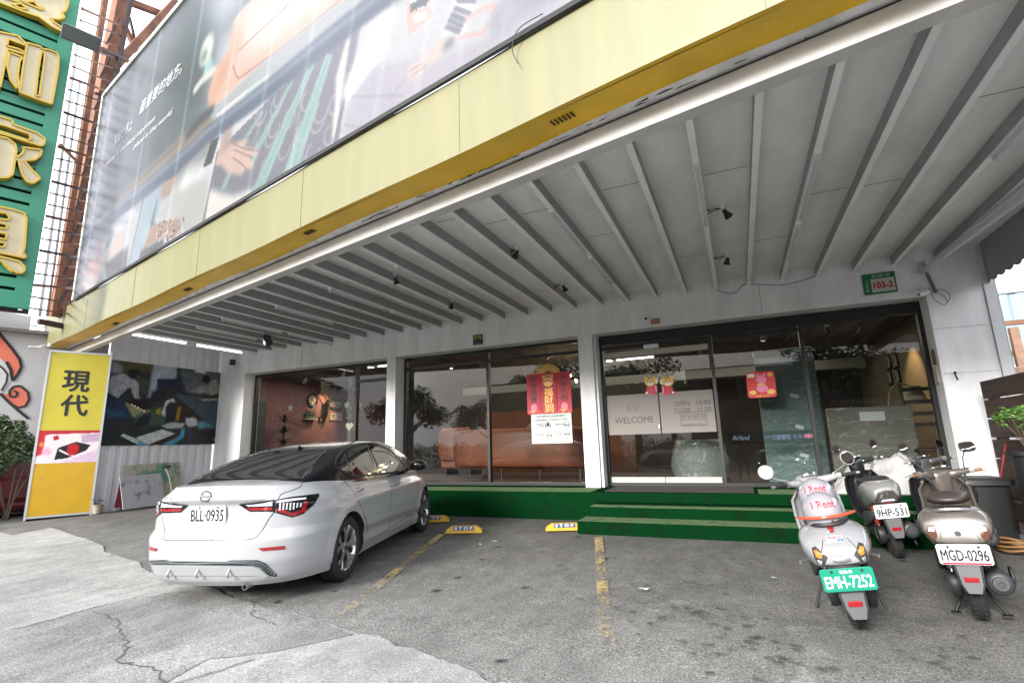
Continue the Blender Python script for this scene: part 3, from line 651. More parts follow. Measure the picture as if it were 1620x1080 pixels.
b_wt = B([(-1.05, .64), (-.7, .70), (-.3, .765), (.2, .80), (2.5, .80), (3.0, .74), (3.4, .62), (3.6, .55)])
b_crown = B([(-1.1, .0), (-.9, .012), (-.5, .035), (0, .06), (2.4, .06), (3.0, .06), (3.4, .03), (3.6, 0)])
ZB0 = .185
def body_pt(k, v, NR, NS, NF):
    """k-th perimeter point (right half) at height fraction v"""
    zr = ZB0+v*.865; w = b_w(zr); yr, yf = b_yr(zr), b_yf(zr); n1, n2 = 2.8, 2.5; D1, D2 = .80, 1.15
    if k <= NR:
        a = math.pi/2*k/NR; x = w*math.sin(a)**(2/n1); y = yr+D1*(1-max(0, math.cos(a))**(2/n1))
    elif k <= NR+NS: x = w; y = (yr+D1)+(yf-D2-yr-D1)*(k-NR)/NS
    else:
        a = math.pi/2*(1-(k-NR-NS)/NF); x = w*math.sin(a)**(2/n2) if a > 0 else 0; y = yf-D2*(1-math.cos(a)**(2/n2))
    if v > .80: x *= 1+(b_wt(y)/w-1)*sstep(.80, 1.04, v)*(1 if y > -.9 or True else 0)
    zt = b_top(y); z = ZB0+(zt-ZB0)*v
    if k <= NR and y < -.6: y += b_rec(z)*(1-sstep(.40+.10*(z-.66)/.3, .47+.13*(z-.66)/.3, x))
    side = sstep(-.1, .6, y)*(1-sstep(2.3, 2.9, y)); m = min(1, x/.5)
    zc = .36+.05*(1.6-y)/1.6
    x -= .024*side*math.exp(-((z-zc)/.055)**2)*m
    x += .010*side*math.exp(-((z-zc-.10)/.04)**2)*m
    x += .014*sstep(-.8, .0, y)*(sstep(.84, .79, z) if False else (sstep(.70, .80, z)-sstep(.80, .835, z)))*m
    for yc in (0, 2.71):                         # flared arches
        d = math.hypot(y-yc, z-.335); x += .020*(1-sstep(.41, .47, d))*(z < .80)*m
    return Vector((x, y, z))
def build_body():
    NR, NS, NF, NV = 34, 72, 18, 56
    N = NR+NS+NF; mb = MB(); vs = [0.0+1.0*j/NV for j in range(NV+1)]
    P = [[body_pt(k, v, NR, NS, NF) for k in range(N+1)] for v in vs]
    R = [[p for p in row]+[Vector((-p.x, p.y, p.z)) for p in row[-2:0:-1]] for row in P]
    V = mb.rings(R, cap=False); top = V[-1]; n = len(top); prev = top
    rowz = P[-1]
    for j in range(1, 7):                        # closing cap over boot, cabin and bonnet
        t = 1-j/6
        r = []
        for i in range(n):
            p = R[-1][i]; c = b_crown(p.y); r.append(mb.bm.verts.new((p.x*t, p.y, p.z+c*(1-t*t)+.008*(1-t**6))))
        for i in range(n): mb._f([prev[i], prev[(i+1) % n], r[(i+1) % n], r[i]])
        prev = r
    mb._f(V[0][::-1])
    bmesh.ops.remove_doubles(mb.bm, verts=mb.bm.verts, dist=.0005)
    return mb
def cut(ob, cutters):
    for c in cutters:
        m = ob.modifiers.new('cut', 'BOOLEAN'); m.object = c; m.operation = 'DIFFERENCE'; m.solver = 'EXACT'
    bpy.context.view_layer.update()
    me = bpy.data.meshes.new_from_object(ob.evaluated_get(bpy.context.evaluated_depsgraph_get()))
    ob.modifiers.clear(); ob.data = me
    for c in cutters: bpy.data.objects.remove(c)
g_zc = B([(-.52, 1.075), (-.42, 1.105), (-.2, 1.18), (.1, 1.272), (.4, 1.35), (.8, 1.412), (1.2, 1.443), (1.5, 1.446), (1.8, 1.428), (2.1, 1.375), (2.5, 1.235), (3.02, .985)])
g_wb = B([(-.52, .66), (-.2, .765), (.2, .80), (.8, .815), (1.6, .815), (2.2, .80), (2.6, .76), (3.02, .62)])
def gh_sec(y):
    zb = b_top(y)-.02; zc = g_zc(y); wb = g_wb(y); h = max(.012, zc-zb); q = h/.46
    C = [(wb, 0), (wb-.05*q, .25*h), (wb-.115*q, .55*h), (wb-.19*q, .86*h), (wb-.30*q, .985*h), (wb*.40, 1.0*h), (0, 1.0*h), (-.2, h)]
    pts = []
    for i in range(len(C)-3+1):
        for t in [0, .2, .4, .6, .8]:
            c = [C[max(0, min(len(C)-1, i+j-1))] for j in range(4)]
            if i == 0: c[0] = (2*C[0][0]-C[1][0], 2*C[0][1]-C[1][1])
            w = ((1-t)**3/6, (3*t**3-6*t*t+4)/6, (-3*t**3+3*t*t+3*t+1)/6, t**3/6)
            pts.append((sum(a*b_[0] for a, b_ in zip(w, c)), sum(a*b_[1] for a, b_ in zip(w, c))))
    pts = [p for p in pts if p[0] > .02]+[(0, pts[-1][1] if pts[-1][0] > 0 else h)]
    m = 26; out = []; L = [0]
    for a, b_ in zip(pts, pts[1:]): L.append(L[-1]+math.hypot(b_[0]-a[0], b_[1]-a[1]))
    for i in range(m+1):
        s = L[-1]*i/m; k = max(j for j in range(len(L)) if L[j] <= s+1e-9); k = min(k, len(pts)-2); t = (s-L[k])/(L[k+1]-L[k])
        out.append(Vector((pts[k][0]+(pts[k+1][0]-pts[k][0])*t, y, zb+pts[k][1]+(pts[k+1][1]-pts[k][1])*t)))
    return out
def build_house():
    mb = MB(); R = []; n = 64
    for i in range(n+1):
        y = -.52+3.54*i/n; s = gh_sec(y); R.append(s+[Vector((-p.x, p.y, p.z)) for p in s[-2::-1]])
    mb.rings(R, cap=False, closed=False); return mb
def mirror(me_or_pts): return [Vector((-p.x, p.y, p.z)) for p in me_or_pts]
CARM = Matrix.Translation(Vector(CARLOC)) @ Euler((CARP, 0, CARRZ)).to_matrix().to_4x4() @ Matrix.Scale(S, 4)
CARI = CARM.inverted()
def px_hit(bvhs, inv, x, y):
    d = inv.to_3x3() @ ray(x, y); o = inv @ O; best = None
    for b in bvhs:
        h = b.ray_cast(o, d.normalized())
        if h[0] is not None and (best is None or h[3] < best[1]): best = (h[0], h[3], h[1])
    return best
def skin_px(mb, bvhs, inv, poly, off=.003, step=3, mirrored=False, th=0, both=False):
    """lay an outline traced on the photo on the car's own surface"""
    pts, F = cdt(poly, step); Q = []; o = inv @ O
    for x, y in pts:
        h = px_hit(bvhs, inv, x, y); Q.append(None if h is None else h[0]+(h[2] if h[2].dot(o-h[0]) > 0 else -h[2])*off)
    g = [(i, q) for i, q in enumerate(Q) if q is not None]
    if not g: return mb
    for i, q in enumerate(Q):
        if q is None: Q[i] = min(g, key=lambda a: math.hypot(pts[a[0]][0]-pts[i][0], pts[a[0]][1]-pts[i][1]))[1]
    if not mirrored or both: mb.add(Q, F)
    if mirrored or both: mb.add(mirror(Q), [f[::-1] for f in F])
    return mb
def line_px(mb, bvhs, inv, pts, w=.006, off=.0015, both=False, mirrored=False):
    P = smoothpts([Vector((x, y, 0)) for x, y in pts], 5); L = []; o = inv @ O
    for p in P:
        h = px_hit(bvhs, inv, p.x, p.y)
        if h: n = h[2] if h[2].dot(o-h[0]) > 0 else -h[2]; L.append((h[0]+n*off, n))
    V = []
    for i, (p, n) in enumerate(L):
        d = L[min(i+1, len(L)-1)][0]-L[max(0, i-1)][0]; s = d.cross(n).normalized()*w/2; V.append((p-s, p+s))
    for a, b in zip(V, V[1:]):
        if not mirrored or both: mb.quad(a[0], b[0], b[1], a[1])
        if mirrored or both: mb.quad(*mirror((a[1], b[1], b[0], a[0])))
    return mb
def add_wheel(root, c, side, name='wheel', R=.325, W=.21, spokes=5):
    """tyre > rim; axis along x, outer face at side*x"""
    tx = c[0]; w = thing_child(name, root)
    mb = MB(); prof = [(.235, -W/2+.01), (.25, -W/2), (.29, -W/2+.002), (R-.018, -W/2+.012), (R-.004, -W/2+.03)]
    for g in (-.06, -.02, .02, .06): prof += [(R, g-.014), (R, g-.004), (R-.007, g-.003), (R-.007, g+.003), (R, g+.004)]
    prof += [(R, .078), (R-.004, W/2-.03), (R-.018, W/2-.012), (.29, W/2-.002), (.25, W/2), (.235, W/2-.01)]
    mb.lathe(prof, c, (side, 0, 0), 56); mb.build('tyre', rubber, root, local=True, auto=30).name
    t = mb = None
def thing_child(n, r): return r
def wheel_parts(root, c, side, R=.325, W=.21, scooter=False):
    mb = MB(); prof = [(.225, -W/2+.015), (.25, -W/2), (.29, -W/2+.002), (R-.018, -W/2+.012), (R-.004, -W/2+.03)]
    for g in (-.06, -.02, .02, .06): prof += [(R, g-.017), (R, g-.004), (R-.007, g-.003), (R-.007, g+.003), (R, g+.004)]
    prof += [(R, .078), (R-.004, W/2-.03), (R-.018, W/2-.012), (.29, W/2-.002), (.25, W/2), (.225, W/2-.015)]
    mb.lathe(prof, c, (side, 0, 0), 56)
    for i in range(72):                           # tread blocks' cross cuts
        pass
    wh = mb.build('wheel', rubber, root, local=True, auto=30)
    C = Vector(c); sx = Vector((side, 0, 0))
    mb = MB(); mb.lathe([(.226, -.09), (.20, -.08), (.196, .0), (.205, .06), (.222, .088), (.234, .094), (.234, .086)], c, sx, 48); mb.build('rim', silver, wh, local=True, auto=35)
    mb = MB(); mb.lathe([(.001, .02), (.196, .02), (.196, .012), (.001, .012)], c, sx, 32); mb.build('brake_disc', M('dark_alloy', (.02, .021, .023), .35, .6), wh, local=True)
    mb = MB(); mk = MB()
    for i in range(5):
        a0 = 2*math.pi*i/5+.3
        for da in (-1, 1):
            a = a0+da*.10; d = Vector((0, math.cos(a), math.sin(a))); tn = Vector((0, -math.sin(a), math.cos(a))); a2 = a0+da*.30; d2 = Vector((0, math.cos(a2), math.sin(a2))); t2 = Vector((0, -math.sin(a2), math.cos(a2)))
            mb.loft([(C+sx*.066+d*.04, tn*.012, sx*.010, 6), (C+sx*.074+(d*.13+d2*.0), tn*.017, sx*.008, 6), (C+sx*.088+d2*.222, t2*.030, sx*.005, 6)], 8)
        a = a0+math.pi/5; d = Vector((0, math.cos(a), math.sin(a))); tn = Vector((0, -math.sin(a), math.cos(a)))
        mk.loft([(C+sx*.05+d*.05, tn*.018, sx*.006, 5), (C+sx*.06+d*.215, tn*.028, sx*.006, 5)], 8)
    mb.lathe([(.001, .078), (.035, .076), (.055, .068), (.06, .05)], c, sx, 24)
    mb.build('spokes', silver, wh, local=True, auto=35); mk.build('spoke_inserts', M('dark_alloy', (.02, .021, .023), .35, .6), wh, local=True, auto=35)
    mb = MB(); mb.lathe([(.001, .083), (.026, .081), (.028, .075)], c, sx, 20); mb.build('hub_cap', dplast, wh, local=True)
def make_car(name, label, loc, rz, detailed=True, body_mat=None, roof_mat=None, pitch=0):
    bm_ = body_mat or paint; rm = roof_mat or gblack
    t = thing(name, label, 'car', loc, rot=(pitch, 0, rz)); t.scale = (S, S, S)
    body = build_body().build('body', bm_, t, local=True, smooth=True)
    cs = []
    for yc in (0, 2.71):
        for sd in (-1, 1):
            mb = MB(); mb.cyl((sd*.62, yc, .335), (sd*1.2, yc, .335), .362, n=48); cs.append(mb.build('c', bm_, t, local=True))
    CUTM = M('wheel_well_black', (.01, .01, .01), .9)
    _b = bmesh.new(); _b.from_mesh(body.data); print('nonmanifold', sum(1 for e in _b.edges if not e.is_manifold)); _b.free()
    cut(body, cs); body.data.polygons.foreach_set('use_smooth', [True]*len(body.data.polygons)); body.data.set_sharp_from_angle(angle=math.radians(42))
    if len(body.data.materials) < 2: body.data.materials.append(CUTM)
    for p in body.data.polygons:                  # inside of the wheel wells is dark
        c = p.center
        for yc in (0, 2.71):
            if abs(c.x) < .89 and math.hypot(c.y-yc, c.z-.335) < .368: p.material_index = 1
    house = build_house().build('roof', rm, t, local=True, auto=50)
    mb = MB(); mb.box((-.60, -.72, .15), (.60, 3.2, .30)); mb.build('underbody', CUTM, t, local=True)
    for yc in (0, 2.71):
        for sd in (-1, 1): wheel_parts(t, (sd*.79, yc, .325), sd)
    return t, body, house
car, car_body, car_roof = make_car('parked_car', 'white saloon car with glossy black roof parked nose-in before the left windows', CARLOC, CARRZ, pitch=CARP)
def bvh_of(o):
    me = o.data; return BVHTree.FromPolygons([v.co.copy() for v in me.vertices], [tuple(p.vertices) for p in me.polygons])
BB, BH = bvh_of(car_body), bvh_of(car_roof)
def on(name, poly, mat, bv=None, off=.003, both=False, par=None, step=3, mirrored=False):
    mb = skin_px(MB(), bv or [BB, BH], CARI, poly, off, step, both=both, mirrored=mirrored); return mb.build(name, mat, par or car, local=True, smooth=True, fix=False)
def sm(pts, n=4): return [(p.x, p.y) for p in smoothpts([Vector((x, y, 0)) for x, y in pts], n, closed=True)]
# --- features traced on the photograph and laid on the car's own surfaces
def both(name, poly, mat, off=.003, par=None, step=3, bv=None):
    for m_ in (False, True):
        mb = skin_px(MB(), bv or [BB], CARI, poly, off, step, mirrored=m_); r = mb.build(name, mat, par or car, local=True, smooth=True, fix=False)
    return r
# rear screen, with roof-edge highlights drawn as thin silver strips
rg = on('rear_window', sm([(262, 757), (302, 737), (354, 719.5), (407, 711), (460, 708), (517, 711.5), (500, 728), (477, 757), (360, 757.5)], 3), tint, [BH, BB], .004)
mb = MB(); line_px(mb, [BH, BB], CARI, [(404, 709), (460, 707.6), (517, 711)], .010, .006); line_px(mb, [BH, BB], CARI, [(517, 711), (500, 728), (478, 757)], .006, .006); 0
mb.build('rear_window_highlight', silver, car, local=True, fix=False)
mb = MB()
for i in range(7): line_px(mb, [BH], CARI, [(262+i*2, 753-i*6), (360, 752-i*6.3), (484-i*3.5, 753-i*6)], .0012, .0052)
mb.build('heating_wires', dplast, rg, local=True, fix=False)
wins = [[(534, 739), (541, 722), (546, 719), (558, 752), (548, 747)],
        [(547, 718), (560, 709), (577, 704.5), (581, 712), (596, 748), (575, 751.5), (559, 752)],
        [(583, 704), (600, 708), (618, 716), (632, 730), (640, 743), (603, 748)]]
for w in wins: both('side_window', w, tint, .004, bv=[BH, BB])
for q in ([(544, 719), (551, 735), (559, 751.5)], [(579, 703), (588, 724), (596.5, 748)]):
    for m_ in (False, True): line_px(MB(), [BH, BB], CARI, q, .016, .008, mirrored=m_).build('window_pillar_trim', silver, car, local=True, fix=False) if False else None
for m_ in (False, True):
    mb = MB()
    for q in ([(544, 719), (551, 735), (559, 751.5)], [(579.5, 702.5), (588, 724), (596.5, 748)]): line_px(mb, [BH, BB], CARI, q, .013, .008, mirrored=m_)
    mb.build('window_trim', silver, car, local=True, fix=False)
    mb = MB(); line_px(mb, [BH, BB], CARI, [(532, 740), (545, 747), (559, 753), (598, 749.5), (643, 744)], .022, .006, mirrored=m_); line_px(mb, [BH], CARI, [(532, 740), (530, 735), (534, 722), (548, 709), (578, 701), (600, 704), (622, 716), (640, 737)], .018, .005, mirrored=m_)
    mb.build('window_seal', dplast, car, local=True, fix=False)
# lamps
for m_ in (False, True):
    L = skin_px(MB(), [BB], CARI, [(437, 790), (460, 786), (504, 780.5), (505, 784), (497, 797), (480, 812), (462, 818), (437, 811)], .004, 3, mirrored=m_).build('tail_light', gblack, car, local=True, smooth=True, fix=False)
    skin_px(MB(), [BB], CARI, [(437, 803), (447, 804), (462, 811), (476, 806), (480, 793), (486, 792), (484, 808), (464, 816), (437, 808)], .007, 2, mirrored=m_).build('red_lens', redl, L, local=True, smooth=True, fix=False)
    skin_px(MB(), [BB], CARI, [(438, 792), (462, 788.5), (484, 787), (484, 789.5), (462, 792), (438, 795)], .007, 2, mirrored=m_).build('clear_lens', clearl, L, local=True, smooth=True, fix=False)
    mb = MB()
    for k in range(7):
        x = 442+k*5.4; yb = 804-(k-3)*.9+(2 if k in (3, 4) else 0); skin_px(mb, [BB], CARI, [(x, 795.5), (x+2.6, 795), (x+1.6, yb), (x-1, yb)], .0085, 2, mirrored=m_)
    mb.build('lens_bars', clearl, L, local=True, fix=False)
    L = skin_px(MB(), [BB], CARI, [(377, 796.8), (436, 789.5), (435.5, 811), (432, 809), (395, 808.5)], .004, 3, mirrored=m_).build('tail_light', gblack, car, local=True, smooth=True, fix=False)
    skin_px(MB(), [BB], CARI, [(390, 802.5), (431, 802), (431, 806.5), (396, 806.5)], .007, 2, mirrored=m_).build('red_lens', redl, L, local=True, smooth=True, fix=False)
    skin_px(MB(), [BB], CARI, [(389, 798), (431, 793), (431, 799.5), (394, 800.5)], .007, 2, mirrored=m_).build('clear_lens', clearl, L, local=True, smooth=True, fix=False)
    skin_px(MB(), [BB], CARI, [(408.5, 866.5), (451, 862.5), (451, 868), (415, 871)], .006, 3, mirrored=m_).build('reflector', redl, car, local=True, fix=False)
# shut lines
lines = [[(478, 757), (478, 763), (474, 770), (460, 776), (448, 780), (441, 787), (434, 808), (426, 819)],
         [(426, 819), (415, 838), (405, 849), (394, 853), (360, 853.5), (330, 854), (322, 854)],
         [(532, 741), (541, 757), (549, 765), (558, 777), (571, 800), (579, 825), (583, 853)], [(584, 853.5), (600, 845), (640, 820), (657, 812.5)],
         [(614.5, 838), (618, 800), (619, 775), (613, 750)], [(658, 812), (662, 790), (660, 765), (654, 746)],
         [(529, 766), (536, 786), (540, 791), (550, 789.5), (549.5, 782)], [(500, 805), (520, 815), (533, 823)]]
for m_ in (False, True):
    mb = MB()
    for q in lines[:7]: line_px(mb, [BB, BH], CARI, q, .0065 if q is not lines[6] else .003, .002, mirrored=m_)
    mb.build('shut_lines', seam, car, local=True, fix=False)
# bumper: mesh band, lower valance with fins, sensors
grille = M('hex_grille', (.02, .024, .027), .5)
band = [(224, 908), (224, 892), (229, 886.5), (262, 884.5), (269, 887), (358, 888), (366, 885.5), (408, 885), (420, 890), (438, 908), (437, 911.5), (427, 910), (412, 897), (400, 894), (240, 892), (230, 895), (227, 905)]
bg_ = on('grille_mesh', band, grille, [BB], .004)
mb = MB(); sil = M('grille_web', (.17, .20, .21), .5)
for k in range(54):
    x = 226+k*3.9
    y0 = curve1([(224, 889), (262, 886), (269, 888.5), (358, 889.5), (366, 887), (408, 886.5), (420, 892), (436, 908)], x); y1 = curve1([(224, 900), (240, 891), (400, 893), (412, 896), (436, 911)], x)
    for j in range(3):
        y = y0+(y1-y0)*(j+.5)/3; h = px_hit([BB], CARI, x+(j % 2)*1.9, y)
        if h and x < 437: 
            q = h[0]+h[2]*.005 if h[2].y < 0 else h[0]-h[2]*.005; mb.quad(*[q+Vector((dx, 0, dz)) for dx, dz in ((-.011, 0), (0, -.0045), (.011, 0), (0, .0045))])
mb.build('grille_web', sil, bg_, local=True, fix=False)
val = on('rear_valance', [(229, 905), (227.5, 899), (231, 893.5), (242, 892.8), (400, 894.3), (410, 897.5), (426, 910.5), (418, 912), (405, 909), (240, 908.5)], paint, [BB], .012)
for x in (270, 315, 364):
    mb = MB()
    h = px_hit([BB], CARI, x, 899); h2 = px_hit([BB], CARI, x, 906)
    if h: p = h[0]; mb.loft([(p+Vector((0, -.012, 0)), (.010, 0, 0), (0, .004, 0)), (p+Vector((.0, -.035, -.05)), (.007, 0, 0), (0, .02, 0)), (p+Vector((0, -.015, -.075)), (.006, 0, 0), (0, .012, 0))], 8)
    mb.build('valance_fin', paint, car, local=True, smooth=True)
mb = MB()
for x, y in ((273, 869), (355.5, 869.5), (437, 876)):
    h = px_hit([BB], CARI, x, y)
    if h: n = h[2] if h[2].y < 0 else -h[2]; mb.cyl(h[0]-n*.002, h[0]+n*.003, .011)
mb.build('parking_sensor', M('sensor_white', (.42, .42, .43), .4), car, local=True)
# plate, badge, lettering
ph = px_hit([BB], CARI, 330, 813)[0]; pf = frame((ph.x+.0, ph.y-.02, ph.z), (1, 0, 0), (0, -.09, 1))
mb = MB(); w, h_ = .19, .08; c = .012; mb.prism([(-w+c, -h_), (w-c, -h_), (w, -h_+c), (w, h_-c), (w-c, h_), (-w+c, h_), (-w, h_-c), (-w, -h_+c)], -.006, 0, pf)
plate = mb.build('number_plate', M('plate_white', (.55, .58, .59), .35), car, local=True, bevel=.002)
text_mb(MB(), 'BLL·0935', pf, width=.335, height=.105, y=-.008, z=.0015, shear=.12, fat=.0016).build('plate_characters', M('plate_ink', (.012, .012, .014), .5), plate, local=True)
mb = MB(); [mb.cyl(pf @ Vector((x, .064, -.004)), pf @ Vector((x, .064, .004)), .009, n=8) for x in (-.075, .11)]; mb.build('plate_screw', dplast, plate, local=True)
bh = px_hit([BB], CARI, 326, 785); n = bh[2] if bh[2].y < 0 else -bh[2]; bf = frame(bh[0]+n*.002, (1, 0, 0), (0, .2, 1))
mb = MB(); R = .05
for a0, a1 in ((.30, math.pi-.30), (math.pi+.30, 2*math.pi-.30)):
    mb.tube([bf @ Vector((R*math.cos(a0+(a1-a0)*k/14), R*.92*math.sin(a0+(a1-a0)*k/14), .004)) for k in range(15)], .0055, 6)
mb.box((-.057, -.010, -.002), (.057, .010, .012), bf)
badge = mb.build('badge', M('badge_dark_chrome', (.10, .10, .11), .2, .9), car, local=True, auto=40)
text_mb(MB(), 'NISSAN', bf, width=.085, height=.011, z=.0125, bold=.02).build('badge_characters', chrome, badge, local=True)
sh = px_hit([BB], CARI, 267, 788.5); n = sh[2] if sh[2].y < 0 else -sh[2]; sf = frame((sh[0].x, -1.5, sh[0].z), (1, 0, 0), (0, 0, 1))
text_mb(MB(), 'SENTRA', sf, width=.16, height=.026, z=.002, bvh=BB, bold=.012, spacing=1.1).build('model_lettering', M('badge_dark_chrome', (.10, .10, .11), .2, .9), car, local=True)
# exhaust, handles, mirrors
mb = MB(); mb.lathe([(.022, 0), (.026, -.0), (.026, .12), (.021, .12)], (.36, -.82, .185), (0, -1, 0), 20); mb.build('exhaust_pipe', chrome, car, local=True, auto=40)
for m_ in (1, -1):
    for (x, y) in ((567, 774), (622, 765)):
        h = px_hit([BB], CARI, x, y)[0]; c = Vector((m_*(abs(h.x)+.022), h.y, h.z)); mb = MB()
        mb.loft([(c+Vector((-.02*m_, -.105, 0)), (.006, 0, 0), (0, 0, .008)), (c+Vector((0, -.085, 0)), (.010, 0, 0), (0, 0, .015)), (c+Vector((.006*m_, 0, .002)), (.010, 0, 0), (0, 0, .016)), (c+Vector((0, .085, .002)), (.010, 0, 0), (0, 0, .015)), (c+Vector((-.02*m_, .105, 0)), (.006, 0, 0), (0, 0, .008))], 12)
        hd = mb.build('door_handle', paint, car, local=True, smooth=True)
        mb = MB(); mb.ell((m_*(abs(h.x)+.001), h.y, h.z), .006, .055, .032); mb.build('handle_recess', M('recess_grey', (.28, .28, .29), .5), hd, local=True, smooth=True)
    h = px_hit([BH, BB], CARI, 640, 741)[0]; c = Vector((m_*.985, h.y+.02, h.z+.035))
    mb = MB(); mb.loft([(c+Vector((-.12*m_, .02, -.02)), (0, .045, 0), (0, 0, .03)), (c+Vector((-.08*m_, .01, .0)), (0, .085, 0), (0, 0, .065)), (c+Vector((0, 0, .01)), (0, .095, 0), (0, 0, .078)), (c+Vector((.07*m_, .01, .01)), (0, .075, 0), (0, 0, .065)), (c+Vector((.10*m_, .02, .008)), (0, .04, 0), (0, 0, .035))], 16, 2.5)
    mi = mb.build('door_mirror', gblack, car, local=True, smooth=True)
    mb = MB(); mb.loft([(c+Vector((-.11*m_, .02, -.04)), (.02, .03, 0), (0, .01, .02)), (c+Vector((-.20*m_, .03, -.06)), (.02, .03, 0), (0, .01, .02))], 8); mb.build('mirror_arm', gblack, mi, local=True, smooth=True)
mb = MB(); f = [BH.ray_cast(Vector((0, y, 3)), Vector((0, 0, -1)))[0] for y in (.42, .56)]
mb.loft([(f[0]+Vector((0, 0, .0)), (.004, 0, 0), (0, 0, .003)), (f[0].lerp(f[1], .4)+Vector((0, 0, .02)), (.012, 0, 0), (0, 0, .028)), (f[1], (.03, 0, 0), (0, 0, .008))], 10); mb.build('roof_aerial', gblack, car, local=True, smooth=True)
# ------------------------------------------------------------------ scooters (local frame: rear axle over y = 0, handlebar towards +y, metres)
def V3(*a): return Vector(a)
def scooter(name, label, x, y, rz, lean, P):
    t = thing(name, label, 'scooter', (x, y, gz(x, y)+.002), rot=(0, lean, rz), group='scooters parked beside the platform'); t.scale = (S*P.get('sc', 1),)*3
    body, accent, dark = P['body'], P.get('accent', P['body']), P.get('dark', dplast)
    BZ = P.get('bar', .97); TW = P.get('tw', .175); TZ = P.get('tz', .66)
    def wheel(yc, r=.215, wd=.052):
        mb = MB(); prof = [(.115, -wd+.006), (.13, -wd+.003), (.175, -wd), (r-.02, -wd*.82), (r-.004, -wd*.45), (r-.001, -wd*.25), (r-.006, -wd*.2), (r-.006, -wd*.12), (r, -wd*.08), (r, wd*.08), (r-.006, wd*.12), (r-.006, wd*.2), (r-.001, wd*.25), (r-.004, wd*.45), (r-.02, wd*.82), (.175, wd), (.13, wd-.003), (.115, wd-.006)]
        mb.lathe(prof, (0, yc, r), (1, 0, 0), 40)
        for k in range(26):                       # tread blocks
            a = 2*math.pi*k/26
            for s in (-1, 1): mb.beam((s*.012, yc+math.cos(a)*(r-.001), r+math.sin(a)*(r-.001)), (s*.042, yc+math.cos(a+.09)*(r-.008), r+math.sin(a+.09)*(r-.008)), .012, .008, (0, math.cos(a), math.sin(a)))
        w = mb.build('wheel', rubber, t, local=True, auto=30)
        mb = MB(); mb.lathe([(.03, -.05), (.04, -.03), (.10, -.02), (.118, -.042), (.122, -.042), (.122, .042), (.118, .042), (.10, .02), (.04, .03), (.03, .05)], (0, yc, r), (1, 0, 0), 28, cap=True); mb.build('rim', P.get('rim', dplast), w, local=True, auto=35)
    wheel(0); wheel(1.24)
    # rear shell: boat-shaped, narrow at the floor, wide at the tail
    mb = MB(); R = []
    CW = P.get('cowl', [(.50, .09, .62, .40), (.3, .16, .74, .45), (.05, .185, .80, .52), (-.15, .18, .82, .57), (-.28, .155, .80, .59), (-.35, .115, .76, .61)])
    for yy, w, zt, zb in CW:
        q = [(0, zt+.012), (.50*w, zt+.008), (.84*w, zt-.015), (.985*w, zt-.06*(zt-zb)/.3), (w, zt-.14*(zt-zb)/.3), (.93*w, zb+.35*(zt-zb)), (.80*w, zb+.10*(zt-zb)), (.62*w, zb), (0, zb-.004)]
        R.append([V3(x_, yy-(zt-z_)*P.get('rake', .12)*(yy < -.1), z_) for x_, z_ in q]+[V3(-x_, yy-(zt-z_)*P.get('rake', .12)*(yy < -.1), z_) for x_, z_ in q[-2:0:-1]])
    l = R[-1]; cc = sum(l, V3(0, 0, 0))/len(l); R.append([cc+(p-cc)*.9+V3(0, -.012, 0) for p in l]); R.append([cc+(p-cc)*.35+V3(0, -.018, 0) for p in l])
    mb.rings(R); sh = mb.build('rear_cowl', body, t, local=True, smooth=True)
    _m = sh.modifiers.new('s', 'SUBSURF'); _m.levels = 2; _m.render_levels = 2; bpy.context.view_layer.update(); sh.data = bpy.data.meshes.new_from_object(sh.evaluated_get(bpy.context.evaluated_depsgraph_get())); sh.modifiers.clear()
    me = sh.data; bv = BVHTree.FromPolygons([v.co.copy() for v in me.vertices], [tuple(p.vertices) for p in me.polygons])
    # seat
    mb = MB(); zs = TZ+P.get('seatup', .115)
    mb.loft([(V3(0, .56, zs-.03), (.06, 0, 0), (0, 0, .02)), (V3(0, .50, zs), (.12, 0, 0), (0, 0, .04)), (V3(0, .30, zs+.005), (.145, 0, 0), (0, 0, .048)), (V3(0, .10, zs+.02), (.15, 0, 0), (0, 0, .055)), (V3(0, -.08, zs+.035), (.135, 0, 0), (0, 0, .05)), (V3(0, -.19, zs+.035), (.10, 0, 0), (0, 0, .03)), (V3(0, -.23, zs+.03), (.05, 0, 0), (0, 0, .01))], 22, 2.6)
    mb.build('seat', P.get('seat', M('seat_vinyl', (.025, .023, .024), .45, bump=.2, bscale=200)), t, local=True, smooth=True, sub=1)
    # floorboard, under frame
    mb = MB(); mb.loft([(V3(0, .38, .33), (.13, 0, 0), (0, 0, .06)), (V3(0, .55, .29), (.15, 0, 0), (0, 0, .045)), (V3(0, .85, .29), (.155, 0, 0), (0, 0, .045)), (V3(0, .95, .34), (.12, 0, 0), (0, .03, .05))], 16, 4); mb.build('floorboard', accent, t, local=True, smooth=True)
    # leg shield (front) : a curved wall, hollow towards the rider
    ly = .93; su = P.get('shieldup', 0)
    mb = MB(); R = []
    for z, w, yy in ((.26, .10, ly-.03), (.36, .165, ly), (.50, .195, ly+.02), (.66, .20, ly+.0), (.78+su, .19, ly-.035), (.86+su, .13, ly-.06)):
        R.append([V3(w*math.sin(a), yy+.10*math.cos(a)-.06, z) for a in [math.pi*(-.56+1.12*k/16) for k in range(17)]]+[V3(w*.9*math.sin(a), yy+.085*math.cos(a)-.06, z) for a in [math.pi*(.56-1.12*k/16) for k in range(17)]])
    mb.rings(R, cap=True); ls = mb.build('leg_shield', P.get('shield', body), t, local=True, auto=50, sub=0)
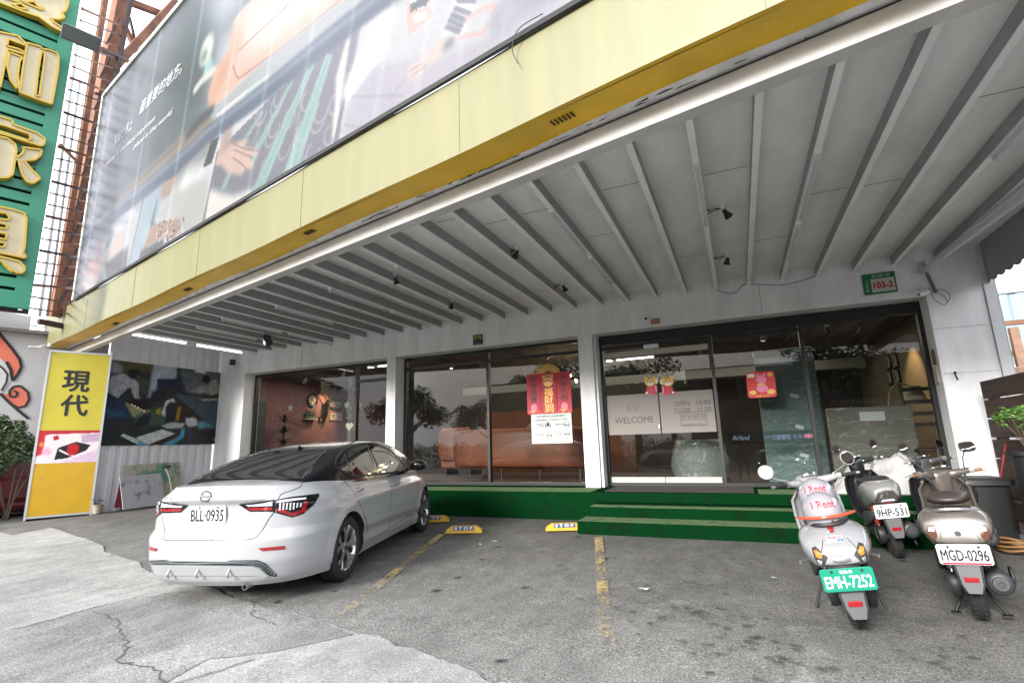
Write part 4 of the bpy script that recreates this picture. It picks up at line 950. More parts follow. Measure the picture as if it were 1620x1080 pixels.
    mb = MB(); mb.loft([(V3(0, ly-.06, .34), (.10, 0, 0), (0, .045, 0)), (V3(0, ly-.07, .55), (.12, 0, 0), (0, .04, 0)), (V3(0, ly-.085, .72), (.11, 0, 0), (0, .04, 0)), (V3(0, ly-.10, .82), (.07, 0, 0), (0, .03, 0))], 16, 3); mb.build('inner_panel', P.get('inner', dark), ls, local=True, smooth=True)
    if P.get('pockets'):
        for s in (-1, 1):
            mb = MB(); mb.tube([V3(s*(.115+.055*math.cos(a)), ly-.105, .60+.04*math.sin(a)) for a in [2*math.pi*k/14 for k in range(15)]], .008, 6); mb.build('glove_box_rim', accent, ls, local=True, smooth=True)
            mb = MB(); mb.ell((s*.115, ly-.09, .60), .05, .02, .035); mb.build('glove_box', dark, ls, local=True, smooth=True)
        mb = MB(); mb.box((-.03, ly-.127, .52), (.03, ly-.120, .575)); mb.build('warning_sticker', M('sticker_white', (.6, .6, .58), .5), ls, local=True)
    # front fender and fork
    mb = MB(); R = []
    for k in range(11):
        a = math.radians(10+15.5*k); c = V3(0, 1.24+.255*math.cos(a), .215+.255*math.sin(a)); n = V3(0, math.cos(a), math.sin(a)); w = .055+.02*math.sin(a)
        R.append([c+V3(w*math.cos(b), 0, 0)+n*(.05*math.sin(b)-.02) for b in [math.pi*j/8 for j in range(9)]]+[c+V3(w*.9*math.cos(b), 0, 0)+n*(.04*math.sin(b)-.02) for b in [math.pi*(1-j/8) for j in range(9)]])
    mb.rings(R, cap=True); mb.build('front_mudguard', body, t, local=True, auto=50)
    mb = MB(); [mb.cyl((s*.075, 1.24, .215), (s*.06, 1.02, .62), .018) for s in (-1, 1)]; mb.build('fork', dark, t, local=True)
    # head: steering neck and handlebar cover
    hy = ly-.10; st = P.get('steer', 0); HM = Matrix.Translation((0, hy, 0)) @ Matrix.Rotation(st, 4, 'Z')
    def h(*a): return HM @ V3(*a)
    mb = MB(); mb.loft([(h(0, .02, .74), HM.to_3x3() @ V3(.07, 0, 0), HM.to_3x3() @ V3(0, .06, 0)), (h(0, .02, BZ-.08), HM.to_3x3() @ V3(.085, 0, 0), HM.to_3x3() @ V3(0, .07, 0)), (h(0, .03, BZ-.02), HM.to_3x3() @ V3(.10, 0, 0), HM.to_3x3() @ V3(0, .085, .01)), (h(0, .035, BZ+.025), HM.to_3x3() @ V3(.09, 0, 0), HM.to_3x3() @ V3(0, .075, .01)), (h(0, .04, BZ+.045), HM.to_3x3() @ V3(.05, 0, 0), HM.to_3x3() @ V3(0, .045, .01))], 22, 2.4)
    hc = mb.build('handlebar_cover', P.get('head', body), t, local=True, smooth=True, sub=1)
    mb = MB()
    X3 = HM.to_3x3()
    for s in (-1, 1): mb.loft([(h(s*.05, .02, BZ-.03), X3 @ V3(0, .05, 0), V3(0, 0, .045)), (h(s*.12, -.01, BZ-.015), X3 @ V3(0, .038, 0), V3(0, 0, .034)), (h(s*.19, -.045, BZ-.005), X3 @ V3(0, .028, 0), V3(0, 0, .027)), (h(s*.21, -.055, BZ-.003), X3 @ V3(0, .022, 0), V3(0, 0, .022))], 14, 2.3)
    mb.build('handlebar_arms', P.get('head', body), hc, local=True, smooth=True)
    mb = MB(); dm = HM @ Matrix.Translation((0, -.015, BZ+.042)) @ Matrix.Rotation(math.radians(-22), 4, 'X')
    mb.rings([[dm @ V3(P.get('dw', .055)*r*math.cos(a), .042*r*math.sin(a), z) for a in [2*math.pi*k/20 for k in range(20)]] for r, z in ((1.15, -.01), (1.12, .004), (1, .006))]); mb.build('dashboard', chrome if P.get('chromedash') else silver, hc, local=True, auto=40)
    mb = MB(); mb.rings([[dm @ V3(P.get('dw', .055)*r*math.cos(a), .042*r*math.sin(a), z) for a in [2*math.pi*k/20 for k in range(20)]] for r, z in ((.92, .0065), (.8, .009), (.3, .010))]); mb.build('speedometer', M('dial_dark', (.05, .05, .045), .1, coat=1), hc, local=True, auto=40)
    gm = P.get('grip', M('grip_rubber', (.015, .015, .015), .8))
    for s in (-1, 1):
        a, b = h(s*.225, -.065, BZ-.002), h(s*P.get('bw', .33), -.10, BZ-.0)
        mb = MB(); mb.tube([a, a.lerp(b, .1), a.lerp(b, .9), b], [.017, .0165, .0165, .017], 12); g = mb.build('grip', gm, t, local=True, smooth=False, auto=40)
        mb = MB(); mb.cyl(b, b+(b-a).normalized()*.028, .012); mb.build('bar_end', alu, g, local=True)
        mb = MB(); mb.loft([(h(s*.205, -.055, BZ), X3 @ V3(0, .026, 0), V3(0, 0, .028)), (h(s*.238, -.065, BZ), X3 @ V3(0, .026, 0), V3(0, 0, .028))], 10, 4); mb.build('switch_box', P.get('switch', alu), t, local=True)
        mb = MB(); mb.tube([h(s*.225, -.02, BZ+.0), h(s*.27, -.015, BZ-.005), h(s*.335, -.05, BZ-.008)], .006, 6); mb.build('brake_lever', alu, t, local=True)
    # cables from the bars down behind the shield
    for s in (-1, 1):
        for q in (0, 1): MB().tube(smoothpts([h(s*.20, -.02, BZ), h(s*.15, -.07-.02*q, BZ-.06), h(s*(.09+.03*q), -.05, BZ-.16), V3(s*.06, ly-.12, .74)], 5), .0045, 6).build('cable', dplast, hc, local=True, smooth=True)
    for s in (-1, 1):                             # dark side skirts under the seat, with bolts
        MB().loft([(V3(s*.14, .42, .34), (.02, 0, 0), (0, 0, .05)), (V3(s*.165, .20, .38), (.02, 0, 0), (0, 0, .085)), (V3(s*.15, -.02, .44), (.018, 0, 0), (0, 0, .06)), (V3(s*.12, -.12, .47), (.01, 0, 0), (0, 0, .03))], 12, 3).build('side_skirt', dplast, t, local=True, smooth=True)
    # mirrors
    for s, k in P.get('mirrors', ((-1, 'round'), (1, 'round'))):
        base = h(s*.20, -.035, BZ+.02); mid = h(s*(.21+P.get('mout', .02)), -.02, BZ+.10*P.get('mh', 1)); mc = h(s*(.24+P.get('mx', .05)), -.03, BZ+.17*P.get('mh', 1))
        mb = MB(); mb.tube(smoothpts([base, mid, mc], 4), .006, 6); stm = mb.build('mirror_stem', P.get('stem', dark), t, local=True, smooth=True)
        fm = frame(mc, X3 @ V3(1, .1*s, 0), V3(0, .15, 1)); a_, b_ = (.062, .058) if k == 'round' else (.075, .045) if k == 'hex' else (.058, .05); ee = 2 if k == 'round' else 3.2
        def ring(r, z, tilt=P.get('mtilt', 0)): return [fm @ Matrix.Rotation(tilt, 4, 'Z') @ V3(abs(math.cos(q))**(2/ee)*math.copysign(1, math.cos(q))*a_*r, abs(math.sin(q))**(2/ee)*math.copysign(1, math.sin(q))*b_*r, z) for q in [2*math.pi*i/24 for i in range(24)]]
        mb = MB(); mb.rings([ring(.4, -.02), ring(.85, -.014), ring(1.05, 0), ring(1.05, .006), ring(.94, .007)]); mb.build('mirror_housing', P.get('mirror', dark), stm, local=True, auto=50)
        mb = MB(); mb.rings([ring(.93, .0072), ring(.5, .0075)]); mb.build('mirror_glass', M('mirror_glass', (.85, .87, .88), .02, 1.0), stm, local=True)
    # rear mudguard with reflector, number plate
    py, pz = -.345, P.get('pz', .475)
    mb = MB(); R = []
    mz = P.get('mz', 0)
    for z, yy, w in ((.60+mz, -.24, .09), (.50+mz, -.30, .088), (.42+mz, -.325, .082), (.31+mz, -.355, .07), (.255+mz, -.37, .045)):
        R.append([V3(-w, yy+.012, z), V3(-w*.8, yy-.004, z), V3(w*.8, yy-.004, z), V3(w, yy+.012, z), V3(w*.8, yy+.006, z), V3(-w*.8, yy+.006, z)])
    mb.rings(R); mg = mb.build('rear_mudguard', M('mudguard_grey', (.042, .042, .045), .55), t, local=True, auto=40)
    mb = MB(); mb.box((-.040, -.362, .325+mz), (.040, -.346, .358+mz)); mb.build('reflector', redl, mg, local=True, bevel=.003)
    pf = frame((0, P.get('py', py)-.018, pz), (1, 0, 0), (0, -.25, 1)); w, hh = .15, .075
    if P.get('plate'):
        pc, ic = P['pcol'], P['pink']; mb = MB(); c = .012
        mb.prism([(-w+c, -hh), (w-c, -hh), (w, -hh+c), (w, hh-c), (w-c, hh), (-w+c, hh), (-w, hh-c), (-w, -hh+c)], -.004, 0, pf)
        pl = mb.build('number_plate', pc, t, local=True, bevel=.002)
        text_mb(MB(), P['plate'], pf, width=.262, height=.078, y=-.012+(.008 if P.get('strip') else 0), z=.0015, fat=.0012, spacing=1.0).build('plate_characters', ic, pl, local=True)
        if P.get('ptop'): text_mb(MB(), P['ptop'], pf, height=.024, y=.052, z=.0015).build('plate_heading', ic, pl, local=True)
        if P.get('strip'): mb = MB(); mb.prism([(-.135, -.07), (.135, -.07), (.135, -.058), (-.135, -.058)], .0008, .0015, pf); mb.build('plate_strip', M('strip_red', (.42, .03, .05), .5), pl, local=True)
        mb = MB(); [mb.cyl(pf @ V3(x_, .057, 0), pf @ V3(x_, .057, .006), .008, n=8) for x_ in (-.08, .09)]; mb.build('plate_screw', dplast, pl, local=True)
    # engine, muffler, stand, shock
    mb = MB(); mb.loft([(V3(-.13, -.06, .24), (0, .02, 0), (0, 0, .06)), (V3(-.13, -.03, .25), (0, .10, 0), (0, 0, .095)), (V3(-.10, -.03, .25), (0, .11, 0), (0, 0, .10)), (V3(-.065, -.03, .25), (0, .10, 0), (0, 0, .09))], 18, 2.2); mb.loft([(V3(-.11, .0, .25), (.035, 0, 0), (0, 0, .085)), (V3(-.11, .35, .28), (.04, 0, 0), (0, 0, .09)), (V3(-.09, .45, .30), (.03, 0, 0), (0, 0, .05))], 14, 3)
    mb.build('engine_case', M('engine_grey', (.022, .023, .025), .5, .3), t, local=True, auto=50)
    mb = MB(); mb.box((-.09, .10, .28), (.10, .42, .50)); mb.build('engine_block', M('engine_black', (.012, .012, .013), .6), t, local=True, bevel=.02)
    if P.get('muffler', True):
        mb = MB(); c = V3(.155, -.20, .29); mb.lathe([(.02, -.02), (.045, -.02), (.048, -.005), (.068, .0), (.078, .012), (.082, .04), (.08, .26), (.06, .32), (.02, .36)], c, (-.05, 1, -.08), 26, cap=True)
        mf = mb.build('exhaust_silencer', M('muffler_grey', (.04, .043, .046), .45, .3), t, local=True, auto=40)
        mb = MB(); mb.lathe([(.001, -.0205), (.022, -.022), (.026, -.03), (.016, -.03), (.012, -.01)], c, (-.05, 1, -.08), 18); mb.build('exhaust_tip', dplast, mf, local=True, auto=40)
        mb = MB(); mb.loft([(V3(.235, -.12, .32), (.008, 0, 0), (0, 0, .055)), (V3(.24, -.02, .315), (.01, 0, 0), (0, 0, .065)), (V3(.235, .10, .305), (.008, 0, 0), (0, 0, .05))], 10, 3); mb.build('heat_shield', M('muffler_grey', (.04, .043, .046), .45, .3), mf, local=True, smooth=True)
    else:
        mb = MB(); mb.lathe([(.01, 0), (.10, .0), (.125, .02), (.125, .06), (.11, .07)], (.075, -.01, .25), (1, 0, 0), 28, cap=True); mb.build('motor_housing', M('engine_grey', (.022, .023, .025), .5, .3), t, local=True, auto=40)
        mb = MB(); mb.lathe([(.001, .0), (.05, .0), (.052, -.015), (.04, -.02)], (.16, -.06, .30), (1, -.25, 0), 24); mb.box((.135, -.11, .255), (.155, .03, .345)); mb.build('motor_cover', silver, t, local=True, bevel=.006)
    mb = MB()
    for s in ((-1, 1) if not P.get('sidestand') else ()):
        mb.tube([V3(s*.06, .18, .20), V3(s*.10, .13, .10), V3(s*.15, .10, .015)], .011, 8); mb.box((s*.15-.03, .06, .0), (s*.15+.03, .13, .014))
    if P.get('sidestand'): mb.tube([V3(-.10, .45, .26), V3(-.18, .40, .14), V3(-.235, .37, .035)], .010, 8)
    if P.get('sidestand'): mb.tube([V3(.10, -.02, .27), V3(.15, -.06, .26), V3(.17, -.08, .20), V3(.18, -.09, .13)], .011, 8)
    mb.build('stand', M('engine_black', (.012, .012, .013), .6), t, local=True, auto=50)
    mb = MB(); 
    for k in range(9): mb.lathe([(.022, 0), (.03, .008), (.022, .016)], V3(-.10, -.06+.006*k, .36+.02*k), (0, .25, 1), 14)
    mb.cyl((-.10, -.07, .32), (-.10, .0, .58), .012); mb.build('shock_absorber', P.get('shock', silver), t, local=True)
    return t, bv, sh
def seams(bv, par, z, w, drop):
    fr = frame((0, -.5, z), (1, 0, 0), (0, .5, 1)); L = [(.35*w, .10), (.50*w, .02), (.62*w, -.08), (.66*w, -.16)]
    for s in (1, -1): sk('panel_gap', bv, par, [(x*s, y) for x, y in L]+[(x*s+.0045, y) for x, y in L[::-1]], seam, fr, .0012, .02)
    y0 = -drop; sk('panel_gap', bv, par, [(-.9*w, y0), (0, y0-.012), (.9*w, y0), (.9*w, y0+.004), (0, y0-.008), (-.9*w, y0+.004)], seam, fr, .0012, .02)
def sk(name, bv, par, poly, mat, fr, off=.003, step=.012, mirror_=False):
    """patch on the tail: poly in the frame's xy, laid on the cowl"""
    r = None
    for s in ((1, -1) if mirror_ else (1,)):
        mb = MB(); pts, F = cdt([(x*s, y) for x, y in poly], step); dn = -(fr.to_3x3() @ V3(0, 0, 1)); Q = []
        for x, y in pts:
            hh = bv.ray_cast(fr @ V3(x, y, .5), dn)[0]; Q.append(hh)
        g = [(p, q) for p, q in zip(pts, Q) if q is not None]
        if not g: continue
        Q = [q if q is not None else min(g, key=lambda a: math.hypot(a[0][0]-p[0], a[0][1]-p[1]))[1] for p, q in zip(pts, Q)]
        mb.add([q - dn*off for q in Q], F); r = mb.build(name, mat, par, local=True, smooth=True)
    return r
REAR = frame((0, -.5, 0), (1, 0, 0), (0, 0, 1))
RTOP = frame((0, -.5, .66), (1, 0, 0), (0, .55, 1))
amber = M('amber_lens', (.55, .20, .03), .2, coat=.5); smoke = M('smoked_lens', (.05, .045, .04), .08, coat=1)
irent = M('print_red', (.36, .02, .04), .5)
# 1: white rental scooter with two helmets on its seat
white_s = M('white_scooter_paint', (.29, .29, .305), .25, coat=.6, var=.12, vscale=9)
s1, bv1, sh1 = scooter('rental_scooter', 'white rental scooter with green number plate and two white helmets on its seat', .585, 4.20, math.radians(-3), math.radians(-9),
    dict(body=white_s, accent=white_s, head=white_s, inner=M('engine_black', (.012,)*3, .6), plate='EMH-7252', ptop='電動車', pcol=M('plate_green', (.015, .26, .17), .35), pink=M('plate_white_ink', (.75, .78, .76), .5), muffler=False, sidestand=True, bar=.93, tw=.195, tz=.56, pz=.40, py=-.40, mz=-.10, rake=.0, sc=1.04, bw=.36, cowl=[(.50, .09, .56, .36), (.35, .16, .64, .38), (.10, .195, .70, .42), (-.08, .218, .705, .43), (-.22, .213, .68, .44), (-.33, .19, .64, .46), (-.41, .14, .59, .49)], mirror=white_s, stem=alu, mout=.12, mx=.13, mh=.75, chromedash=True, steer=math.radians(26), grip=M('grip_rubber', (.015,)*3, .8)))
sk('tail_light', bv1, s1, [(-.026, .08), (.026, .08), (.012, -.04), (-.012, -.04)], redl, frame((0, -.25, .68), (1, 0, 0), (0, .9, .45)), .006)
mb = MB(); mb.loft([(V3(-.20, -.12, .765), (0, .012, 0), (0, 0, .008)), (V3(-.12, -.23, .762), (0, .016, 0), (0, 0, .010)), (V3(0, -.26, .76), (0, .018, 0), (0, 0, .011)), (V3(.12, -.23, .762), (0, .016, 0), (0, 0, .010)), (V3(.20, -.12, .765), (0, .012, 0), (0, 0, .008))], 10, 3); mb.build('grab_rail', M('orange_red_lens', (.62, .06, .02), .25, coat=.5), s1, local=True, smooth=True, sub=1)
fl = frame((0, -.5, .565), (1, 0, 0), (0, .1, 1))
sk('indicator_light', bv1, s1, [(.075, -.015), (.125, .055), (.15, .045), (.15, -.02), (.13, -.085), (.11, -.07)], smoke, fl, .004, mirror_=True)
sk('indicator_amber', bv1, s1, [(.10, .0), (.125, .035), (.142, .03), (.138, -.01), (.115, -.02)], amber, fl, .007, mirror_=True)
sk('reverse_lens', bv1, s1, [(.112, -.035), (.138, -.025), (.134, -.065), (.118, -.06)], clearl, fl, .007, mirror_=True)
mb = MB(); mb.loft([(V3(-.125, -.385, .53), (0, .01, 0), (0, 0, .018)), (V3(0, -.445, .515), (0, .012, 0), (0, 0, .022)), (V3(.125, -.385, .53), (0, .01, 0), (0, 0, .018))], 10, 3); mb.build('bumper_band', silver, s1, local=True, smooth=True, sub=1)
mb = MB(); mb.loft([(V3(-.11, -.34, .475), (0, .02, 0), (0, 0, .04)), (V3(0, -.39, .46), (0, .02, 0), (0, 0, .045)), (V3(.11, -.34, .475), (0, .02, 0), (0, 0, .04))], 10, 3); mb.build('tail_underside', dplast, s1, local=True, smooth=True, sub=1)
stf = frame((0, -.34, .62), (1, 0, 0), (0, .8, .7))
sk('sticker_label', bv1, s1, [(-.05, -.035), (.05, -.035), (.05, .035), (-.05, .035)], M('sticker_silver', (.5, .5, .52), .3), stf, .004)
text_mb(MB(), 'iRent', stf, width=.085, height=.026, x=0, y=.014, z=.0065, bvh=bv1, bold=.01).build('rental_lettering', irent, s1, local=True)
mb = MB()
for ix in (0, 1):
    for iy in (0, 1): mb_ = [(.012+ix*.02, -.028+iy*.013), (.028+ix*.02, -.028+iy*.013), (.028+ix*.02, -.018+iy*.013), (.012+ix*.02, -.018+iy*.013)]; skin_on(mb, bv1, mb_, stf, .0065, .02)
mb.build('sticker_squares', M('sticker_blue', (.04, .14, .36), .4), s1, local=True)
for s in (-1, 1):
    sf_ = frame((s*.5, -.12, .58), (0, s, .12), (0, -.12*s, 1)); text_mb(MB(), 'iRent', sf_, width=.20, height=.07, z=.004, bvh=bv1, bold=.01, shear=.1).build('side_lettering', irent, s1, local=True)
    mb = MB(); mb.tube([V3(s*.15, .06, .44), V3(s*.245, -.02, .445)], .012, 8); mb.build('foot_peg', alu, s1, local=True)
def helmet(name, label, loc, rz, tilt, par=None, txt=True):
    t = thing(name, label, 'helmet', loc, rot=(tilt, -.14, rz), group='helmets on the rental scooter'); t.scale = (S*1.13,)*3
    mb = MB(); R = []; prof = [(.108, -.075), (.121, -.045), (.127, 0), (.121, .045), (.103, .085), (.072, .115), (.035, .131), (.006, .135)]
    R = [[V3(r*.94*math.cos(a), r*1.14*math.sin(a), z-.02*max(0, math.sin(a))*(z < 0)) for a in [2*math.pi*k/32 for k in range(32)]] for r, z in prof]
    mb.rings(R, cap=True); sh = mb.build('shell', M('helmet_white', (.29, .28, .31), .22, coat=.7), t, local=True, smooth=True)
    me = sh.data; bv = BVHTree.FromPolygons([v.co.copy() for v in me.vertices], [tuple(p.vertices) for p in me.polygons])
    mb = MB(); pr = [(.113, -.082), (.119, -.082), (.117, -.070), (.112, -.070)]; mb.rings([[V3(r*.95*math.cos(a), r*1.15*math.sin(a), z) for a in [2*math.pi*k/32 for k in range(32)]] for r, z in pr]); mb.build('rim_trim', dplast, t, local=True, smooth=True)
    mb = MB(); mb.tube([V3(.112*math.cos(a), .10*math.sin(a)*.3-.02, -.04+.165*math.sin(a)) for a in [math.pi*(.02+.5*k/12) for k in range(13)]], .005, 6); mb.build('edge_band', dplast, t, local=True)
    f = frame((0, -.3, .15), (1, 0, 0), (0, .35, 1)); 0
    text_mb(MB(), 'i Rent', f, width=.135, height=.048, x=.0, y=.0, z=.0035, bvh=bv, bold=.012).build('helmet_lettering', irent, t, local=True)
    f2 = frame((0, -.3, -.005), (1, 0, 0), (0, .15, 1)); skin_on(mb := MB(), bv, [(.018, -.018), (.03, -.018), (.03, .018), (.018, .018)], f2, .002, .01); mb.build('strap_clip', dplast, t, local=True)
    skin_on(mb := MB(), bv, [(.036, -.012), (.07, -.008), (.07, .012), (.036, .012)], f2, .002, .01); mb.build('helmet_sticker', M('sticker_yellow', (.55, .42, .06), .5), t, local=True)
    return t
s1M = Matrix.Translation(s1.location) @ s1.rotation_euler.to_matrix().to_4x4() @ Matrix.Scale(S, 4)
helmet('helmet', 'nearer white helmet with red lettering on the rental scooter seat, behind the red rail', s1M @ V3(-.01, -.075, .80), math.radians(2), math.radians(8))
helmet('helmet', 'farther white helmet with red lettering on the rental scooter seat, close to the handlebar', s1M @ V3(.0, .235, .875), math.radians(-6), math.radians(6))
# 2: small white and black scooter
s2w = M('pearl_grey_paint', (.20, .20, .196), .28, coat=.6); blk = M('black_scooter_paint', (.014, .014, .016), .25, coat=.7)
s2, bv2, sh2 = scooter('parked_scooter', 'grey and black scooter with white number plate, just behind the rental scooter', 1.30, 6.36, math.radians(-1), math.radians(-7),
    dict(body=s2w, accent=blk, head=blk, shield=blk, inner=blk, plate='9HP-531', pcol=M('plate_white', (.55, .58, .59), .35), pink=M('plate_ink', (.012, .012, .014), .5), bar=.99, tw=.17, tz=.66, pz=.52, mirrors=((-1, 'sq'), (1, 'sq')), mh=1.0, mtilt=.5, bw=.27, sidestand=True, muffler=True, shock=M('shock_red', (.35, .05, .03), .5), steer=math.radians(36)))
sk('tail_light', bv2, s2, [(-.10, -.055), (.10, -.055), (.115, -.02), (.07, .06), (0, .075), (-.07, .06), (-.115, -.02)], smoke, frame((0, -.5, .69), (1, 0, 0), (0, .25, 1)), .005)
sk('clear_lens', bv2, s2, [(-.06, -.035), (.06, -.035), (.05, -.02), (-.05, -.02)], clearl, frame((0, -.5, .69), (1, 0, 0), (0, .25, 1)), .008)
mb = MB(); mb.box((-.045, -.345, .592), (.045, -.325, .612)); mb.build('brake_lens', redl, s2, local=True, bevel=.003)
mb = MB(); mb.loft([(V3(-.14, -.22, .60), (0, .03, 0), (0, 0, .04)), (V3(0, -.33, .59), (0, .03, 0), (0, 0, .04)), (V3(.14, -.22, .60), (0, .03, 0), (0, 0, .04))], 10, 3); mb.build('tail_underside', dplast, s2, local=True, smooth=True, sub=1)
mb = MB(); mb.tube(smoothpts([V3(-.13, .05, .78), V3(-.12, -.18, .81), V3(0, -.27, .815), V3(.12, -.18, .81), V3(.13, .05, .78)], 5), .011, 8); mb.build('grab_rail', s2w, s2, local=True, smooth=True)
# 3: champagne scooter in front
champ = M('champagne_paint', (.115, .10, .085), .28, .25, coat=.7, var=.2, vscale=8); champl = M('pale_champagne_paint', (.13, .117, .107), .30, .1, coat=.7, var=.15, vscale=8); brown = M('brown_grip', (.20, .10, .045), .7)
s3, bv3, sh3 = scooter('parked_scooter', 'champagne scooter with brown handlebar grips and chrome grab handle, nearest the wooden fence', 1.35, 4.60, math.radians(-15), math.radians(-5),
    dict(body=champl, accent=champ, head=champ, shield=champ, inner=champ, plate='MGD-0296', strip=True, pcol=M('plate_white', (.55, .58, .59), .35), pink=M('plate_ink', (.012, .012, .014), .5), bar=1.01, tw=.205, tz=.69, pz=.51, bw=.30, shieldup=.09, steer=math.radians(34), rake=.22, cowl=[(.5, .10, .64, .34), (.3, .18, .74, .40), (.05, .215, .80, .48), (-.15, .222, .81, .54), (-.26, .215, .795, .57), (-.33, .20, .765, .585)], grip=brown, mirrors=((1, 'hex'),), mh=1.2, mx=.04, seat=M('brown_vinyl', (.05, .038, .036), .4), pockets=True, seatup=.15, chromedash=True, sc=.98, dw=.075))
f3 = frame((0, -.5, .67), (1, 0, 0), (0, .1, 1))
sk('tail_light', bv3, s3, [(.115, .065), (.165, .055), (.18, .01), (.175, -.05), (.14, -.06), (.12, -.02)], M('brown_lens', (.10, .045, .03), .1, coat=1), f3, .005, mirror_=True)
sk('clear_lens', bv3, s3, [(.125, .045), (.158, .04), (.165, .015), (.13, .01)], clearl, f3, .008, mirror_=True)
mb = MB(); mb.lathe([(.001, .004), (.018, .003), (.02, 0)], bv3.ray_cast(V3(0, -1, .655), V3(0, 1, 0))[0], (0, -1, .1), 18); mb.build('badge', dplast, s3, local=True)
mb = MB(); mb.tube(smoothpts([V3(-.19, -.10, .76), V3(-.16, -.19, .78), V3(-.07, -.29, .81), V3(0, -.30, .815), V3(.07, -.29, .81), V3(.16, -.19, .78), V3(.19, -.10, .76)], 5), .013, 8)
mb.tube(smoothpts([V3(-.16, -.19, .775), V3(-.10, -.31, .745), V3(0, -.345, .72), V3(.10, -.31, .745), V3(.16, -.19, .775)], 5), .012, 8); mb.build('grab_handle', silver, s3, local=True, smooth=True)
mb = MB(); mb.box((-.15, -.30, .50), (.15, -.20, .59)); mb.build('tail_underside', dplast, s3, local=True, bevel=.02)
# 4: dark scooter between, 5: one almost out of the picture
s4, bv4, sh4 = scooter('parked_scooter', 'black scooter standing between the grey scooter and the champagne scooter', 1.80, 6.15, math.radians(-4), math.radians(-5),
    dict(body=blk, head=M('graphite_paint', (.05, .05, .055), .35, coat=.4), inner=blk, bar=.99, tw=.17, tz=.66, mirrors=((-1, 'sq'), (1, 'sq')), mh=1.0, mx=.02, dw=.07, bw=.29, chromedash=True, steer=math.radians(38), mirror=dplast))
sk('tail_light', bv4, s4, [(-.09, -.04), (.09, -.04), (.06, .03), (-.06, .03)], redl, f3, .005)
s5, bv5, sh5 = scooter('parked_scooter', 'dark scooter at the right edge of the photo, only its red lamp and side showing', 2.36, 4.85, math.radians(-16), math.radians(-6),
    dict(body=blk, inner=blk, bar=.93, tw=.17, tz=.60, mirrors=(), sidestand=True))
sk('tail_light', bv5, s5, [(-.16, -.04), (.16, -.04), (.12, .04), (-.12, .04)], redl, frame((0, -.5, .61), (1, 0, 0), (0, .1, 1)), .005)

for bv_, s_t, z_, w_, d_ in ((bv1, s1, .60, .20, .06), (bv2, s2, .70, .16, .11), (bv3, s3, .69, .20, .09), (bv4, s4, .69, .16, .09)): seams(bv_, s_t, z_, w_, d_)
# ------------------------------------------------------------------ billboard over the fascia (printed picture on a flat sheet)
def ban(x, y): return onp(x, y, F0, FN)
BS0, BS1, BZ1 = -3.0, (ban(122, 470)-F0).dot(FD)+.02, 8.86
res = .021; BW, BH_ = int((BS1-BS0)/res), int((BZ1-ZT-.03)/res)
cv = Canvas(BW, BH_, (.80, .80, .85))
def bc(x, y): p = ban(x, y); return ((BS1-(p-F0).dot(FD))/res, (BZ1-p.z)/res)
def bp(pts): return [bc(*p) for p in pts]
# the room: grey-blue wall, lighter towards the window
cv.poly(bp([(100, 480), (165, 150), (300, -10), (480, -120), (560, -100), (350, 60), (300, 190), (150, 400)]), (.40, .42, .47), 1, 9)
cv.poly(bp([(235, 330), (215, 170), (300, 60), (345, 90), (335, 200), (300, 260)]), (.28, .35, .38), .85, 14)
cv.poly(bp([(250, 100), (300, 60), (330, 120), (270, 160)]), (.25, .29, .30), .6, 10)
cv.poly(bp([(330, -5), (420, -60), (370, 30), (345, 60)]), (.74, .78, .86), .8, 12)
for x in (238, 268, 300): cv.poly(bp([(x, 205), (x+4, 203), (x-6, 290), (x-9, 292)]), (.46, .50, .55), .5, 3)
# left edge: loose plastic folds printed darker and lighter
cv.poly(bp([(110, 480), (163, 165), (185, 150), (150, 420), (130, 478)]), (.66, .67, .76), .9, 8)
for k in range(11):
    y = 200+k*27; cv.line(bp([(164-k*4.3, y), (176-k*3.6, y+2), (200-k*3, y+12), (232-k*2, y+20)]), 3.2, (.27, .28, .38), .55, 3)
# vase with flowers on a shelf
cv.poly(bp([(331, 92), (338, 90), (341, 105), (338, 118), (327, 128), (325, 118)]), (.60, .80, .82), 1, 1); cv.ell(*bc(330, 82), 11, 13, (.88, .88, .84), 1, 2); cv.ell(*bc(326, 91), 5, 6, (.42, .55, .42), .8, 2)
cv.line(bp([(312, 144), (322, 130), (342, 113)]), 7, (.86, .84, .80), 1, 1)
# orange sofa with cushion seams
sofa = [(334, 175), (333, 150), (345, 110), (366, 82), (372, 40), (378, 28), (430, -30), (620, -150), (760, -160), (560, -8), (470, 60), (420, 100), (380, 134), (345, 168)]
cv.poly(bp(sofa), (.93, .71, .62), 1, 1); cv.poly(bp([(335, 172), (334, 145), (350, 105), (368, 84), (372, 100), (360, 130)]), (.93, .60, .44), .8, 5)
cv.poly(bp([(372, 40), (385, 60), (380, 90), (372, 82)]), (.92, .58, .42), .7, 4); cv.poly(bp([(345, 165), (420, 98), (520, 16), (560, -12), (540, -14), (420, 80), (360, 140)]), (.95, .66, .54), .9, 3)
cv.poly(bp([(386, 45), (440, -20), (560, -80), (640, -90), (540, -10), (440, 60), (392, 90)]), (.97, .86, .81), .75, 8)
for q in ([(372, 106), (376, 120), (380, 127), (396, 116), (460, 70), (540, 5)], [(382, 82), (392, 72), (452, 18), (470, -10)], [(452, 18), (455, 12)]): cv.line(bp(q), 1.3, (.62, .42, .38), .75, 0)
